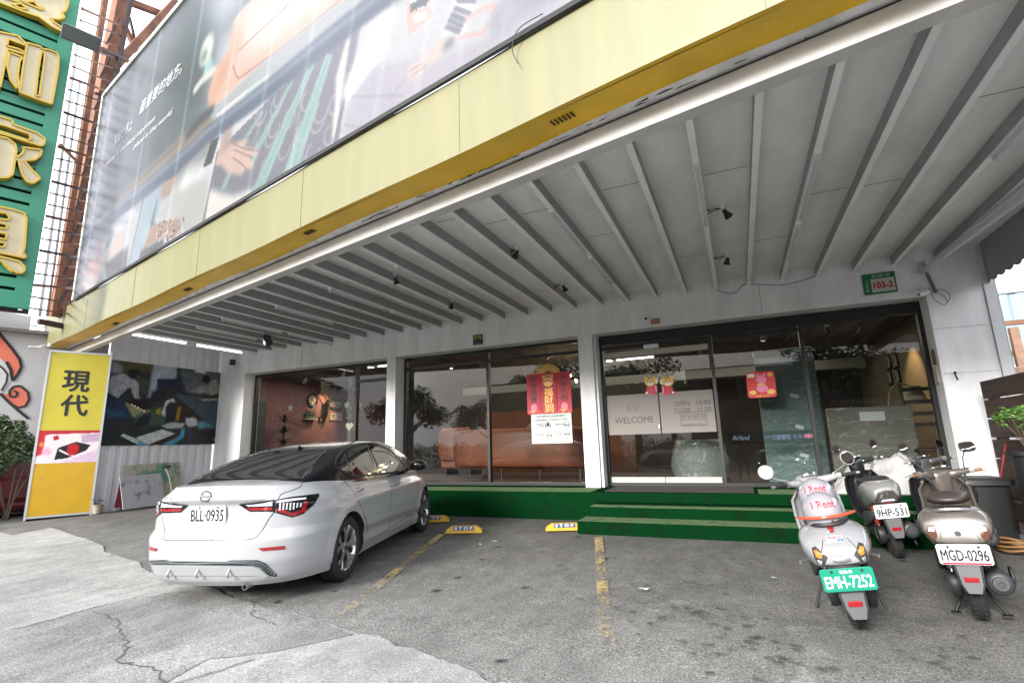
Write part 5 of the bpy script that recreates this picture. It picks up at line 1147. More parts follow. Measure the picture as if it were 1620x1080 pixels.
# skirting / dark blue divider band and timber floor
cv.poly(bp([(140, 372), (200, 318), (300, 222), (345, 170), (420, 100), (560, -8), (640, -60), (700, -60), (620, 5), (522, 75), (426, 150), (330, 222), (231, 308), (150, 372)]), (.68, .69, .72), 1, 1)
cv.poly(bp([(140, 372), (200, 300), (262, 243), (300, 208), (330, 182), (345, 195), (312, 232), (240, 292), (164, 354)]), (.58, .52, .47), 1, 1); cv.line(bp([(150, 350), (215, 292), (290, 224)]), 3, (.40, .34, .30), .7, 1); cv.line(bp([(300, 215), (322, 190), (338, 176)]), 8, (.22, .22, .24), .8, 2); cv.poly(bp([(344, 184), (385, 150), (426, 122), (438, 128), (375, 178), (350, 192)]), (.88, .86, .83), 1, 0)
cv.poly(bp([(390, 148), (434, 118), (440, 124), (400, 155)]), (.70, .82, .82), .9, 1); cv.poly(bp([(434, 122), (520, 55), (535, 52), (455, 125)]), (.90, .89, .88), 1, 2)
# pictures below the band: three workshop scenes
cv.poly(bp([(120, 470), (240, 326), (180, 450), (130, 478)]), (.50, .51, .57), 1, 3)
cv.poly(bp([(150, 400), (190, 372), (230, 330), (227, 360), (206, 428), (175, 452), (160, 430)]), (.74, .73, .74), 1, 2)
cv.poly(bp([(183, 365), (180, 382), (175, 392), (168, 395), (175, 375)]), (.50, .62, .60), 1, 1); cv.poly(bp([(170, 418), (190, 400), (206, 390), (203, 425), (190, 440), (172, 440)]), (.32, .32, .33), 1, 2)
cv.poly(bp([(174, 404), (183, 392), (187, 372), (198, 365), (197, 384), (190, 396), (180, 407)]), (.86, .68, .62), 1, 1)
cv.poly(bp([(133, 455), (138, 425), (150, 410), (160, 400), (167, 404), (160, 440), (150, 460)]), (.90, .66, .62), 1, 2); cv.poly(bp([(150, 402), (162, 378), (166, 400), (158, 414)]), (.66, .44, .60), .9, 2)
cv.poly(bp([(135, 468), (137, 440), (150, 430), (155, 445), (150, 462)]), (.84, .84, .86), .9, 3)
cv.line(bp([(230, 316), (206, 425)]), 2, (.36, .36, .40)); cv.poly(bp([(206, 427), (231, 318), (262, 285), (252, 350), (222, 402), (220, 420)]), (.60, .70, .78), 1, 1)
cv.poly(bp([(240, 360), (253, 312), (262, 285), (256, 300), (246, 352), (252, 358)]), (.38, .44, .50), .9, 1)
cv.poly(bp([(258, 310), (262, 280), (280, 266), (284, 285), (272, 308), (262, 315)]), (.72, .56, .48), 1, 1); cv.poly(bp([(262, 282), (285, 258), (290, 268), (282, 278), (268, 284)]), (.32, .28, .28), 1, 1)
cv.poly(bp([(254, 350), (258, 330), (290, 292), (334, 282), (326, 350), (300, 372), (262, 378)]), (.74, .73, .73), 1, 2); cv.poly(bp([(286, 300), (300, 262), (318, 250), (330, 262), (322, 278), (296, 298)]), (.90, .90, .89), 1, 3)
cv.poly(bp([(262, 280), (300, 250), (345, 205), (340, 235), (322, 262), (300, 268)]), (.52, .52, .54), .8, 5)
cv.poly(bp([(230, 382), (236, 362), (262, 350), (284, 345), (288, 362), (278, 378), (262, 374), (240, 388), (226, 398)]), (.76, .56, .47), 1, 1); cv.poly(bp([(228, 398), (226, 370), (240, 352), (240, 366), (232, 388)]), (.64, .74, .82), 1, 1)
cv.poly(bp([(222, 412), (226, 396), (262, 378), (264, 385), (240, 403)]), (.38, .38, .40), 1, 1)
g = np.random.RandomState(4)
for _ in range(90):
    x, y = 250+g.rand()*45, 345+g.rand()*45
    if y < 420-(x-225)*.62+8: a, b_ = bc(x, y); cv.ell(a, b_, 1.2, 1.0, (.25, .25, .26) if g.rand() < .5 else (.85, .85, .85), .7)
for k in range(6): cv.line(bp([(327+k*2.2, 262-k*7), (338+k*2.2, 256-k*7)]), 3, (.22, .24, .28), .9, 0)
cv.line(bp([(348, 242), (325, 353)]), 3, (.34, .34, .38)); cv.poly(bp([(327, 352), (350, 238), (430, 158), (520, 82), (572, 38), (556, 110), (540, 222), (440, 288)]), (.50, .48, .56), 1, 0)
cv.poly(bp([(327, 352), (336, 300), (372, 310), (400, 300), (420, 303), (345, 345)]), (.88, .86, .83), 1, 2)
for (x0, y0, x1, y1, w) in ((366, 256, 417, 178, 7), (352, 300, 400, 200, 7), (392, 262, 468, 120, 10), (400, 306, 494, 103, 17), (446, 290, 519, 88, 23)):
    cv.poly(bp([(x0, y0), (x1, y1), (x1+w*.45, y1), (x0+w, y0)]), (.55, .73, .70), .95, 0); cv.line(bp([(x0+w*.5, y0), (x1+w*.22, y1)]), 1, (.40, .62, .60), .6)
for k in range(22):
    x = 400+(k*37 % 140); y = 150+(k*53 % 130)
    if x > 380 and y < 330-(x-380)*.3: a, b_ = bc(x, y); th = np.linspace(0, 4.4, 8); cv.line([(a+6*math.cos(t_), b_+6*math.sin(t_)) for t_ in th], 1, (.72, .71, .76), .8)
cv.poly(bp([(344, 262), (352, 230), (372, 228), (392, 222), (398, 226), (388, 232), (412, 238), (414, 244), (398, 248), (405, 262), (402, 268), (392, 268), (385, 278), (365, 274), (352, 262)]), (.86, .68, .62), 1, 1); cv.poly(bp([(350, 250), (356, 195), (372, 190), (368, 232)]), (.72, .58, .54), .9, 2)
for q in ([(372, 228), (388, 236), (412, 240)], [(374, 238), (392, 246), (404, 250)], [(372, 250), (388, 262), (392, 267)]): cv.line(bp(q), 1.2, (.60, .42, .38), .7)
cv.poly(bp([(528, 225), (536, 120), (552, 62), (556, 66), (546, 130), (534, 220)]), (.88, .84, .80), 1, 1); cv.line(bp([(534, 222), (557, 120), (574, 35)]), 3, (.42, .43, .52), 1)
# right half: cutting table, striped sleeve, hand on grey cloth, notice
cv.poly(bp([(540, 225), (560, 110), (574, 36), (620, -6), (680, -50), (760, -90), (1100, -240), (1100, 60), (780, 120)]), (.76, .76, .79), 1, 2)
cv.poly(bp([(545, 150), (556, 120), (590, 60), (615, 55), (612, 80), (590, 115), (552, 165)]), (.93, .93, .93), 1, 2); cv.poly(bp([(575, 60), (600, 30), (640, -10), (650, 5), (615, 45)]), (.88, .88, .86), 1, 3)
cv.poly(bp([(610, 15), (640, -20), (660, -12), (628, 20)]), (.55, .57, .62), .8, 4)
cv.poly(bp([(542, 222), (552, 165), (590, 110), (605, 103), (680, 95), (740, 78), (790, 50), (880, 10), (1100, -60), (1100, 40), (780, 110)]), (.70, .67, .74), 1, 2)
for q in ([(560, 155), (640, 153)], [(548, 198), (570, 203)], [(618, 160), (645, 125)]): cv.line(bp(q), 1, (.60, .57, .64), .8)
cv.poly(bp([(645, 10), (683, -8), (685, 30), (648, 60)]), (.93, .66, .60), .85, 0); cv.poly(bp([(650, 8), (680, -6), (681, 12), (651, 24)]), (.86, .86, .88), 1, 0); cv.poly(bp([(656, 30), (676, 20), (677, 30), (658, 42)]), (.90, .88, .88), 1, 0)
for k in range(4): a, b_ = bc(655+k*7, 15-k*3.5); cv.ell(a, b_, 2.2, 2.6, (.35, .34, .40), .8)
cv.poly(bp([(704, 57), (727, -2), (752, -30), (770, -30), (752, 10), (736, 45), (732, 62)]), (.92, .92, .93), 1, 1)
for q in ([(713, 36), (732, 45)], [(717, 27), (738, 36)], [(722, 17), (744, 25)], [(727, 5), (752, 6)], [(709, 46), (728, 54)]): cv.line(bp(q), 2.4, (.45, .46, .56), .9)
cv.poly(bp([(643, 120), (650, 108), (668, 96), (690, 80), (705, 60), (724, 62), (712, 80), (695, 95), (678, 110), (660, 126), (652, 128)]), (.86, .74, .70), 1, 1); cv.poly(bp([(708, 65), (722, 60), (718, 78), (700, 85)]), (.50, .50, .55), .9, 1)
for q in ([(650, 116), (668, 104)], [(655, 122), (676, 106)]): cv.line(bp(q), 1, (.64, .52, .50), .7)
cv.line(bp([(740, 35), (770, 14), (784, 14), (780, 40), (762, 56), (730, 62)]), 2, (.92, .64, .60), .8)
cv.poly(bp([(775, 40), (790, 8), (830, -30), (920, -50), (930, -20), (860, 20), (820, 35), (800, 58), (782, 60)]), (.60, .61, .70), 1, 2); cv.poly(bp([(790, 20), (800, 12), (830, 12), (812, 40), (795, 50)]), (.70, .70, .77), .8, 3)
cv.line(bp([(120, 395), (164, 355), (231, 302), (304, 242), (330, 216), (426, 144), (522, 66), (614, -4), (700, -70)]), 15, (.34, .39, .52), .95, 1); cv.line(bp([(120, 385), (164, 347), (231, 295), (304, 235), (330, 209), (426, 137), (522, 59), (614, -11)]), 4, (.52, .58, .68), .8, 1)
g_ = cv.a.mean(-1, keepdims=True); cv.a = g_+(cv.a-g_)*.62; cv.a = np.clip((cv.a-.05)*.63, 0, 1); [cv.poly(bp([(x, 520), (x+2.5, 520), (x+92, -30), (x+89, -30)]), (.62, .63, .66), .25, 1) for x in range(120, 900, 60)]; cv.noise(.05, 1, 3); cv.noise(.06, 9, 5)  # sky glare on the sheet put into the print as dulled colour
bb = thing('billboard', 'huge furniture advertisement, paled by painted haze, with orange sofa above the yellow fascia', 'billboard', fas(5, .02, ZT))
cv.mesh('printed_sheet', (fas(BS1, .03, BZ1), fas(BS0, .03, BZ1), fas(BS0, .03, ZT+.03), fas(BS1, .03, ZT+.03)), vcol_mat('banner_print', .38, .5), bb)
mb = MB(); mb.quad(fas(BS1, .0, ZT), fas(BS0, .0, ZT), fas(BS0, .0, BZ1+.02), fas(BS1, .0, BZ1+.02)); mb.build('back_sheet', M('tarp_grey', (.4, .4, .42), .8), bb)
mb = MB(); mb.beam(fas(BS1+.04, .02, ZT), fas(BS1+.04, .02, BZ1+.05), .10, .08, FN); mb.beam(fas(BS1+.04, .02, BZ1+.04), fas(BS0, .02, BZ1+.04), .08, .09); mb.build('edge_trim', M('pale_trim', (.55, .56, .50), .5, var=.2, vscale=3), bb)
mb = MB(); mb.beam(fas(BS1, .035, ZT+.012), fas(BS0, .035, ZT+.012), .012, .045); mb.build('bottom_batten', M('dark_gap', (.03,)*3, .9), bb)
bw = M('print_white', (.42, .43, .44), .5)
for txt, a, b_, hgt, sh_ in (('家是世界上', (183, 232), (214, 190), .24, .3), ('最重要的地方。', (224, 178), (292, 103), .27, .3), ('Home is the most important', (171, 266), (250, 184), .13, .3), ('place in the world.', (214, 240), (277, 174), .13, .3)):
    A, B_ = ban(*a), ban(*b_); z = (A.z+B_.z)/2; w = abs((A-B_).dot(FD)); s = ((A-F0).dot(FD)+(B_-F0).dot(FD))/2
    f = frame(fas(s, .034, z), -FD, (0, 0, 1)); text_mb(MB(), txt, f, width=w, height=hgt if 'H' not in txt else hgt, z=.002, shear=sh_).build('slogan', bw, bb)

# ------------------------------------------------------------------ green slatted sign with cream letters
GA = onx(45, 490, -10.5); GD = Vector((.337, .94, 0)).normalized(); GN = Vector((GD.y, -GD.x, 0))
def gs(a, out, z): p = GA+GD*a+GN*out; return Vector((p.x, p.y, z))
gsn = thing('shop_sign', 'tall green slatted sign with large cream and yellow characters above the corner', 'sign', gs(-1, 0, GA.z))
grn = M('green_sign_paint', (.02, .21, .12), .45, var=.08, vscale=2); darkst = M('dark_steel', (.05, .03, .03), .7)
z0 = GA.z; mb = MB(); mb.beam(gs(-.10, 0, z0+0), gs(-.10, 0, 11.5), .20, .10, GN); mb.beam(gs(-2.6, 0, z0+.06), gs(-.2, 0, z0+.06), .1, .12); mb.build('sign_frame', grn, gsn)
k = 0; z = z0+.12
while z < 11:
    mb = MB(); mb.beam(gs(-2.6, .0, z+.085), gs(-.19, .0, z+.085), .05, .158); mb.build('slat', grn, gsn); z += .212
GF_ = frame(GA, GD, (0, 0, 1)); GF_.translation = Vector((GA.x, GA.y, 0)); sgn_ = 1 if (GF_.to_3x3() @ Vector((0, 0, 1))).dot(GN) > 0 else -1
mb = MB(); mb.beam(gs(-.03, -.10, z0-.05), gs(-.03, -.10, 11.4), .08, .10, GN)
for zz in [z0-.03+1.05*k for k in range(8)]: mb.beam(gs(-2.6, -.10, zz), gs(0, -.10, zz), .06, .05)
mb.box((-2.6, z0, -sgn_*.16), (-.12, 11.4, -sgn_*.15), GF_)
mb.build('back_frame', darkst, gsn)
cream = M('cream_letter_face', (.52, .45, .28), .5, var=.10, vscale=5); yel = M('yellow_letter_rim', (.50, .34, .04), .45)
def gp(x, y): p = onp(x, y, GA+GN*.14, GN); return ((p-GA).dot(GD), p.z)
GF = frame(GA, GD, (0, 0, 1)); GF.translation = Vector((GA.x, GA.y, 0))
sgn = 1 if (GF.to_3x3() @ Vector((0, 0, 1))).dot(GN) > 0 else -1
def letter(polys):
    rim = MB(); face = MB()
    for poly in polys:
        if isinstance(poly, tuple): poly, holes = poly
        else: holes = ()
        P = [gp(*q) for q in poly]; Hs = [[gp(*q) for q in h] for h in holes]
        pts, F = cdt(P, .5, Hs); face.add([GF @ Vector((x, y, sgn*.125)) for x, y in pts], F)
        for ring in [P]+Hs:
            n = len(ring)
            for i in range(n):
                a, b_ = ring[i], ring[(i+1) % n]; rim.beam(GF @ Vector((a[0], a[1], sgn*.085)), GF @ Vector((b_[0], b_[1], sgn*.085)), .13, .028, GF.to_3x3() @ Vector((-(b_[1]-a[1]), b_[0]-a[0], 0)).normalized())
    r = rim.build('character', yel, gsn); face.build('character_face', cream, r)
letter([([(-10, -8), (28, 3), (33, -4), (108, -6), (108, 6), (104, 17), (98, 20), (102, 28), (92, 31), (80, 29), (86, 36), (103, 47), (98, 50), (82, 42), (62, 27), (44, 21), (20, 12), (-10, 0)], [[(36, 3), (54, 3), (62, 12), (70, 14), (66, 16), (52, 10)], [(20, 7), (33, 6), (44, 15), (30, 13)]])])
letter([[(-12, 49), (0, 51), (28, 57), (40, 68), (40, 72), (13, 62), (11, 73), (30, 78), (39, 83), (38, 86), (12, 78), (4, 120), (0, 138), (-12, 134)], [(15, 83), (36, 91), (31, 97), (28, 118), (30, 138), (27, 140), (17, 127), (11, 103)],
        ([(43, 68), (64, 74), (68, 78), (78, 79), (90, 84), (93, 92), (92, 110), (82, 165), (62, 158), (31, 146), (36, 110), (40, 85)], [[(66, 82), (71, 84), (70, 100), (62, 153), (56, 151), (60, 115), (63, 95)]])])
letter([([(-12, 181), (19, 190), (21, 197), (58, 210), (71, 219), (70, 228), (65, 231), (-12, 207)], [[(-6, 196), (8, 199), (46, 212), (50, 220), (44, 222), (-6, 206)]]), [(-12, 214), (12, 219), (24, 228), (26, 238), (20, 276), (12, 281), (-12, 281)],
        [(25, 250), (35, 243), (38, 236), (35, 233), (66, 237), (64, 246), (55, 253), (38, 254), (50, 268), (62, 280), (63, 283), (52, 290), (44, 288), (36, 277), (31, 262), (30, 255)]])
letter([([(-12, 325), (20, 331), (38, 337), (42, 345), (39, 390), (36, 400), (41, 405), (40, 408), (-12, 397)], [[(-8, 335), (10, 337), (15, 343), (13, 348), (-8, 345)], [(-8, 351), (11, 355), (10, 362), (-8, 359)], [(-8, 366), (11, 370), (9, 379), (-8, 375)], [(-8, 381), (8, 384), (7, 391), (-8, 389)]]), [(-12, 403), (30, 413), (39, 422), (38, 430), (30, 432), (20, 428), (0, 411), (-12, 409)]])
# floodlight on its arm
fl_ = thing('floodlight', 'grey rectangular floodlight on a bracket arm in front of the green sign', 'floodlight', tuple(onx(128, 62, -9.9)))
c = onx(128, 60, -9.9); nf_ = Vector((.62, -.38, -.62)).normalized(); f = frame(c, GD, nf_.cross(GD)); mb = MB()
mb.loft([(f @ V3(0, 0, 0), f.to_3x3() @ V3(.23, 0, 0), f.to_3x3() @ V3(0, .10, 0)), (f @ V3(0, 0, .07), f.to_3x3() @ V3(.24, 0, 0), f.to_3x3() @ V3(0, .11, 0)), (f @ V3(0, 0, -.12), f.to_3x3() @ V3(.13, 0, 0), f.to_3x3() @ V3(0, .06, 0))][::1][:2], 4, 10)
mb = MB(); mb.box((-.26, -.13, -.02), (.26, .13, .05), f); mb.box((-.16, -.08, -.10), (.16, .08, -.021), f); mb.build('lamp_housing', M('floodlight_grey', (.12, .12, .13), .5), fl_, bevel=.012)
mb = MB(); mb.box((-.22, -.10, .051), (.22, .10, .056), f); mb.build('lamp_glass', M('dusty_glass', (.10, .11, .10), .25, coat=.4), fl_)
mb = MB(); mb.beam(f @ V3(.1, .0, -.1), onx(160, 75, -11.3), .03, .03); mb.beam(onx(160, 75, -11.3), onx(215, 102, -12.4), .04, .04); mb.build('bracket_arm', darkst, fl_)
# ------------------------------------------------------------------ rusty mast behind the sign
rust = M('rusty_steel', (.30, .13, .065), .8, var=.45, vscale=3, col2=(.10, .045, .035), bump=.4, bscale=40)
XT = -12.45
def tw(x, y, X=XT): return onx(x, y, X)
XT = -12.6
mast = thing('lattice_mast', 'rusty steel lattice mast with rungs between the green sign and the billboard', 'mast', tuple(Vector((XT, tw(90, 490).y, 0))))
def bar(name, a, b_, w, X=XT, mat=None): mb = MB(); mb.beam(tw(*a, X=X), tw(*b_, X=X), w, w, (1, 0, 0)); return mb.build(name, mat or rust, mast)
bar('column', (92, 500), (204, -60), .26, XT-.25); bar('column', (84, 500), (176, -60), .10); bar('column', (112, 500), (222, -80), .08, XT+.1, darkst)
bar('column', (62, 500), (140, -60), .05, XT-.1, M('galvanised_pipe', (.45, .47, .48), .4, .6)); bar('column', (74, 500), (126, 130), .04, XT-.1, M('galvanised_pipe', (.45, .47, .48), .4, .6))
for k in range(27):
    y = 14+k*18.2; xl = 130-(y*.173); xr = 190-(y*.165)+6
    sl = .42-.00062*y; a = onp(xl+2, y, GA-GN*.12, GN); b_ = tw(xr, y+sl*(xr-xl), XT)
    mb = MB(); mb.beam(a, b_+Vector((0, 0, random.uniform(-.06, .06))), .022, .024 if k % 3 else .045); mb.build('rung', darkst if k % 2 else rust, mast)
for k in range(9):
    y = 30+k*52; x = 196-y*.185; bar('diagonal', (x-2, y), (x-22, y+40) , .035, XT+.05, darkst)
bar('brace', (180, 108), (278, 2), .16, XT-.3); bar('brace', (195, 0), (275, 30), .14, XT-.5); bar('brace', (196, 40), (232, 112), .10, XT-.6); bar('brace', (205, 28), (215, 70), .05, XT-.6, darkst); bar('brace', (150, 148), (175, 152), .05, XT+.1, darkst)
bar('brace', (158, 78), (216, 104), .05, XT+.05); bar('brace', (60, 508), (122, 520), .10, XT, darkst); bar('brace', (94, 228), (122, 256), .05, XT+.1)


# ------------------------------------------------------------------ yellow light box
LA, LB = ong(36, 824), ong(145, 813); LD = (LB-LA); LD.z = 0; LW = LD.length; LD.normalize(); LN = Vector((LD.y, -LD.x, 0))
lz0 = gz(LA.x, LA.y); LT = onp(78, 553, LA, LN).z
def lb(a, out, z): p = LA+LD*a+LN*out; return Vector((p.x, p.y, z))
lbx = thing('light_box_sign', 'free-standing yellow light box with two black characters and a living-room photo', 'sign', tuple(lb(LW/2, -.14, lz0)))
LF = frame(lb(0, 0, 0), LD, (0, 0, 1)); LF.translation = Vector((LA.x, LA.y, 0)); s_ = 1 if (LF.to_3x3() @ Vector((0, 0, 1))).dot(LN) > 0 else -1
alub = M('dull_aluminium', (.55, .56, .56), .45, .6)
mb = MB(); mb.box((.02, lz0+.06, -s_*.55), (LW-.02, LT-.02, -s_*.01), LF); mb.build('cabinet', M('cabinet_cream', (.56, .46, .26), .5, var=.15, vscale=2), lbx)
mb = MB()
mb.box((0, lz0+.0, -s_*.56), (.035, LT, s_*.012), LF); mb.box((LW-.035, lz0+.0, -s_*.30), (LW, LT, s_*.012), LF); mb.box((.036, lz0+.03, -s_*.29), (LW-.036, lz0+.065, s_*.012), LF); mb.box((.036, LT-.035, -s_*.29), (LW-.036, LT-.001, s_*.012), LF)
mb.build('frame', alub, lbx)
def lz(y): return onp(95, y, LA, LN).z
z1, z2 = lz(680.5), lz(732)
mb = MB(); mb.box((.036, z1, 0), (LW-.036, LT-.036, s_*.006), LF); up_ = mb.build('upper_panel', M('lightbox_yellow', (.56, .47, .035), .4, var=.12, vscale=1.3), lbx)
mb = MB(); mb.box((.036, lz0+.066, 0), (LW-.036, z2, s_*.006), LF); mb.build('lower_panel', M('lightbox_amber', (.56, .33, .007), .4, var=.12, vscale=2.5), lbx)
ink = M('black_ink', (.012, .012, .012), .5)
flip = frame(lb(LW/2, .008, 0), LD, (0, 0, 1)) if s_ > 0 else frame(lb(LW/2, .008, 0), LD, (0, 0, 1))
for ch, (x, y), hh in (('現', (121, 603), 66), ('代', (118, 641), 66)):
    p = onp(x, y, LA, LN); a = (p-LA).dot(LD); fr = frame(lb(a, .009, p.z), LD, (0, 0, 1)); mb = MB(); text_mb(mb, ch, fr, width=.40, height=.40, z=0, fat=.011)
    mb.build('character', ink, up_)
for ch, zf in (('現', .62), ('代', .50)):
    fr = frame(lb(-.004, -.15, lz0+(LT-lz0)*zf), -LN, (0, 0, 1)); text_mb(MB(), ch, fr, width=.2, height=.26, z=0, fat=.006).build('side_character', M('brown_ink', (.25, .14, .05), .6), lbx)
cp = Canvas(120, 56, (.90, .84, .86)); cp.poly([(0, 0), (120, 0), (120, 5), (0, 8)], (.70, .16, .22)); cp.poly([(0, 0), (14, 0), (12, 40), (0, 44)], (.76, .14, .18), 1, 1); cp.poly([(16, 10), (78, 6), (80, 16), (60, 28), (14, 26)], (.88, .84, .84), 1, 1); cp.poly([(82, 8), (120, 6), (120, 20), (86, 22)], (.72, .62, .72), 1, 1)
cp.poly([(40, 30), (74, 20), (104, 26), (96, 36), (60, 48), (36, 50)], (.05, .05, .07)); cp.line([(44, 34), (58, 40), (78, 46), (104, 34)], 3, (.92, .90, .92)); cp.poly([(58, 26), (74, 22), (82, 28), (80, 40), (66, 44), (58, 38)], (.70, .05, .08), 1, 1); cp.poly([(28, 10), (38, 9), (40, 16), (30, 18)], (.72, .10, .14)); cp.ell(20, 36, 9, 6, (.86, .62, .70), .9, 2); cp.ell(8, 24, 4, 4, (.85, .70, .2), .8, 1); cp.poly([(60, 50), (120, 34), (120, 56), (50, 56)], (.82, .72, .80), 1, 2); cp.noise(.12, 2, 2)
cp.mesh('photo_panel', (lb(.036, .007, z1), lb(LW-.036, .007, z1), lb(LW-.036, .007, z2), lb(.036, .007, z2)), vcol_mat('small_print', .4), lbx)
# ------------------------------------------------------------------ mural on the corrugated wall
XM = XW+.045
ca = onx(172, 567, XM); cb_ = onx(352, 702, XM); zt_, zb_ = onx(360, 591, XM).z, onx(350, 702, XM).z; y0_, y1_ = ca.y-.1, YW-.01
MW, MH = 250, 150; cm = Canvas(MW, MH, (.13, .15, .16))
def mc(x, y): p = onx(160+x/6.75, 560+y/6.75, XM); return ((p.y-y0_)/(y1_-y0_)*MW, (zt_-p.z)/(zt_-zb_)*MH)
def mp(pts): return [mc(*p) for p in pts]
cm.poly(mp([(90, 60), (560, 100), (560, 200), (200, 200)]), (.28, .26, .12), .8, 3); cm.poly(mp([(100, 40), (230, 120), (240, 210), (90, 210)]), (.42, .44, .48), 1, 3)
cm.poly(mp([(490, 460), (520, 300), (565, 105), (810, 135), (805, 265), (620, 270), (590, 380), (520, 470)]), (.52, .56, .60), 1, 2); cm.poly(mp([(600, 270), (860, 290), (870, 370), (700, 380), (600, 350)]), (.10, .12, .22), 1, 1); cm.poly(mp([(540, 400), (700, 390), (700, 470), (540, 520)]), (.08, .09, .16), 1, 2)
cm.poly(mp([(390, 270), (520, 270), (500, 440), (400, 430)]), (.22, .22, .20), 1, 2)
cm.poly(mp([(30, 700), (60, 430), (200, 480), (320, 590), (300, 690), (60, 700)]), (.10, .17, .25), 1, 2); cm.poly(mp([(40, 610), (60, 580), (280, 640), (260, 670), (60, 660)]), (.13, .27, .36), .9, 3)
shirt = [(60, 330), (110, 240), (230, 205), (330, 240), (400, 310), (400, 440), (440, 490), (390, 500), (350, 460), (310, 350), (250, 400), (180, 470), (60, 400)]
cm.poly(mp(shirt), (.42, .43, .45), 1, 1); mk_ = cm.mask(mp(shirt))
for k in range(14): m = cm.mask(mp([(20+k*30, 520), (140+k*22, 190), (150+k*22, 190), (34+k*30, 520)])); cm.put(m*mk_, (.62, .62, .64), .8)
cm.ell(*mc(360, 215), 13, 9, (.05, .04, .04), 1, 1); cm.ell(*mc(395, 245), 5, 4, (.35, .24, .18), 1, 1)
cm.poly(mp([(250, 510), (540, 600), (470, 640), (400, 700), (330, 660)]), (.45, .44, .34), 1, 1); cm.poly(mp([(260, 500), (440, 470), (560, 520), (480, 605)]), (.09, .06, .05), 1, 1)
for x, y in ((330, 540), (360, 555), (395, 572), (425, 588), (460, 605)): cm.ell(*mc(x, y), 2, 1.4, (.85, .82, .75))
cm.poly(mp([(380, 640), (520, 620), (570, 560), (700, 600), (690, 760), (540, 770), (330, 780)]), (.20, .26, .22), 1, 3); cm.poly(mp([(310, 790), (450, 650), (540, 640), (500, 750)]), (.06, .09, .14), 1, 1)
cm.poly(mp([(640, 640), (690, 500), (770, 470), (800, 520), (700, 560), (690, 670)]), (.66, .68, .68), 1, 1); cm.poly(mp([(580, 600), (640, 560), (640, 640), (590, 640)]), (.50, .50, .12), 1, 1); cm.poly(mp([(690, 730), (690, 560), (740, 510), (820, 520), (830, 600), (780, 720)]), (.07, .10, .17), 1, 1)
cm.poly(mp([(800, 720), (820, 480), (1100, 640), (1280, 830), (1100, 900), (860, 760)]), (.14, .11, .09), 1, 2); cm.poly(mp([(820, 560), (860, 560), (830, 700), (790, 710)]), (.55, .42, .10), .9, 1)
cm.poly(mp([(780, 420), (1320, 490), (1300, 860), (1250, 860), (1100, 700), (850, 490)]), (.22, .26, .29), 1, 1); cm.poly(mp([(830, 160), (1350, 200), (1330, 430), (900, 400)]), (.30, .32, .33), 1, 3); cm.poly(mp([(1010, 160), (1150, 170), (1100, 210), (1000, 190)]), (.85, .86, .84), .9, 2)
cm.poly(mp([(930, 400), (1100, 330), (1180, 370), (1060, 430)]), (.48, .48, .48), .9, 2); cm.poly(mp([(1110, 420), (1160, 290), (1230, 270), (1280, 410), (1180, 440)]), (.50, .50, .47), 1, 1); cm.ell(*mc(1120, 270), 9, 8, (.04, .04, .04), 1, 1); cm.ell(*mc(1290, 330), 8, 12, (.06, .06, .08), 1, 1); cm.poly(mp([(1060, 480), (1280, 470), (1300, 490), (1080, 500)]), (.55, .50, .42), .9, 0)
for k in range(6): cm.line(mp([(1120+k*28, 300+k*2), (1100+k*30, 420)]), 1.2, (.25, .25, .25), .7)
cm.poly(mp([(640, 760), (740, 725), (900, 735), (860, 790), (700, 790)]), (.58, .60, .62), 1, 1); cm.poly(mp([(370, 890), (650, 800), (790, 845), (510, 960)]), (.66, .67, .68), 1, 0); cm.poly(mp([(210, 870), (240, 845), (500, 950), (480, 965), (400, 965)]), (.58, .60, .62), 1, 0); cm.poly(mp([(390, 940), (430, 930), (500, 960), (400, 965)]), (.20, .45, .58), 1, 1); cm.poly(mp([(215, 890), (390, 965), (360, 965), (215, 905)]), (.10, .07, .05), 1, 0); cm.poly(mp([(520, 960), (790, 850), (840, 860), (640, 962)]), (.16, .12, .07), 1, 0)
cm.poly(mp([(640, 962), (840, 870), (850, 800), (900, 780), (880, 890), (760, 965)]), (.24, .48, .60), 1, 1); cm.poly(mp([(900, 740), (900, 680), (960, 660), (1020, 690), (1030, 760), (930, 780)]), (.60, .60, .62), 1, 1); cm.ell(*mc(945, 640), 8, 7, (.06, .04, .04), 1, 1); cm.poly(mp([(925, 790), (980, 780), (960, 900), (930, 900)]), (.13, .20, .30), 1, 1)
cm.poly(mp([(1020, 720), (1100, 710), (1200, 780), (1040, 800)]), (.28, .50, .54), .9, 2); cm.poly(mp([(1060, 830), (1240, 790), (1270, 850), (1150, 910)]), (.10, .08, .07), 1, 2); cm.poly(mp([(1190, 900), (1280, 895), (1270, 930), (1220, 930)]), (.5, .55, .5), .9, 1)
cm.a = np.clip(cm.a*1.12-.03, 0, 1); cm.noise(.35, 1, 8); cm.noise(.3, 5, 9)
mur = thing('wall_mural', 'dark printed banner of furniture makers at work hung on the corrugated wall', 'banner', (XM, (y0_+y1_)/2, zb_))
cm.mesh('printed_sheet', ((XM, y0_, zt_), (XM, y1_, zt_), (XM, y1_, zb_), (XM, y0_, zb_)), vcol_mat('mural_print', .45), mur)
mb = MB(); mb.box((XM-.02, y0_, zb_), (XM-.002, y1_, zt_)); mb.build('backing', darkst, mur)
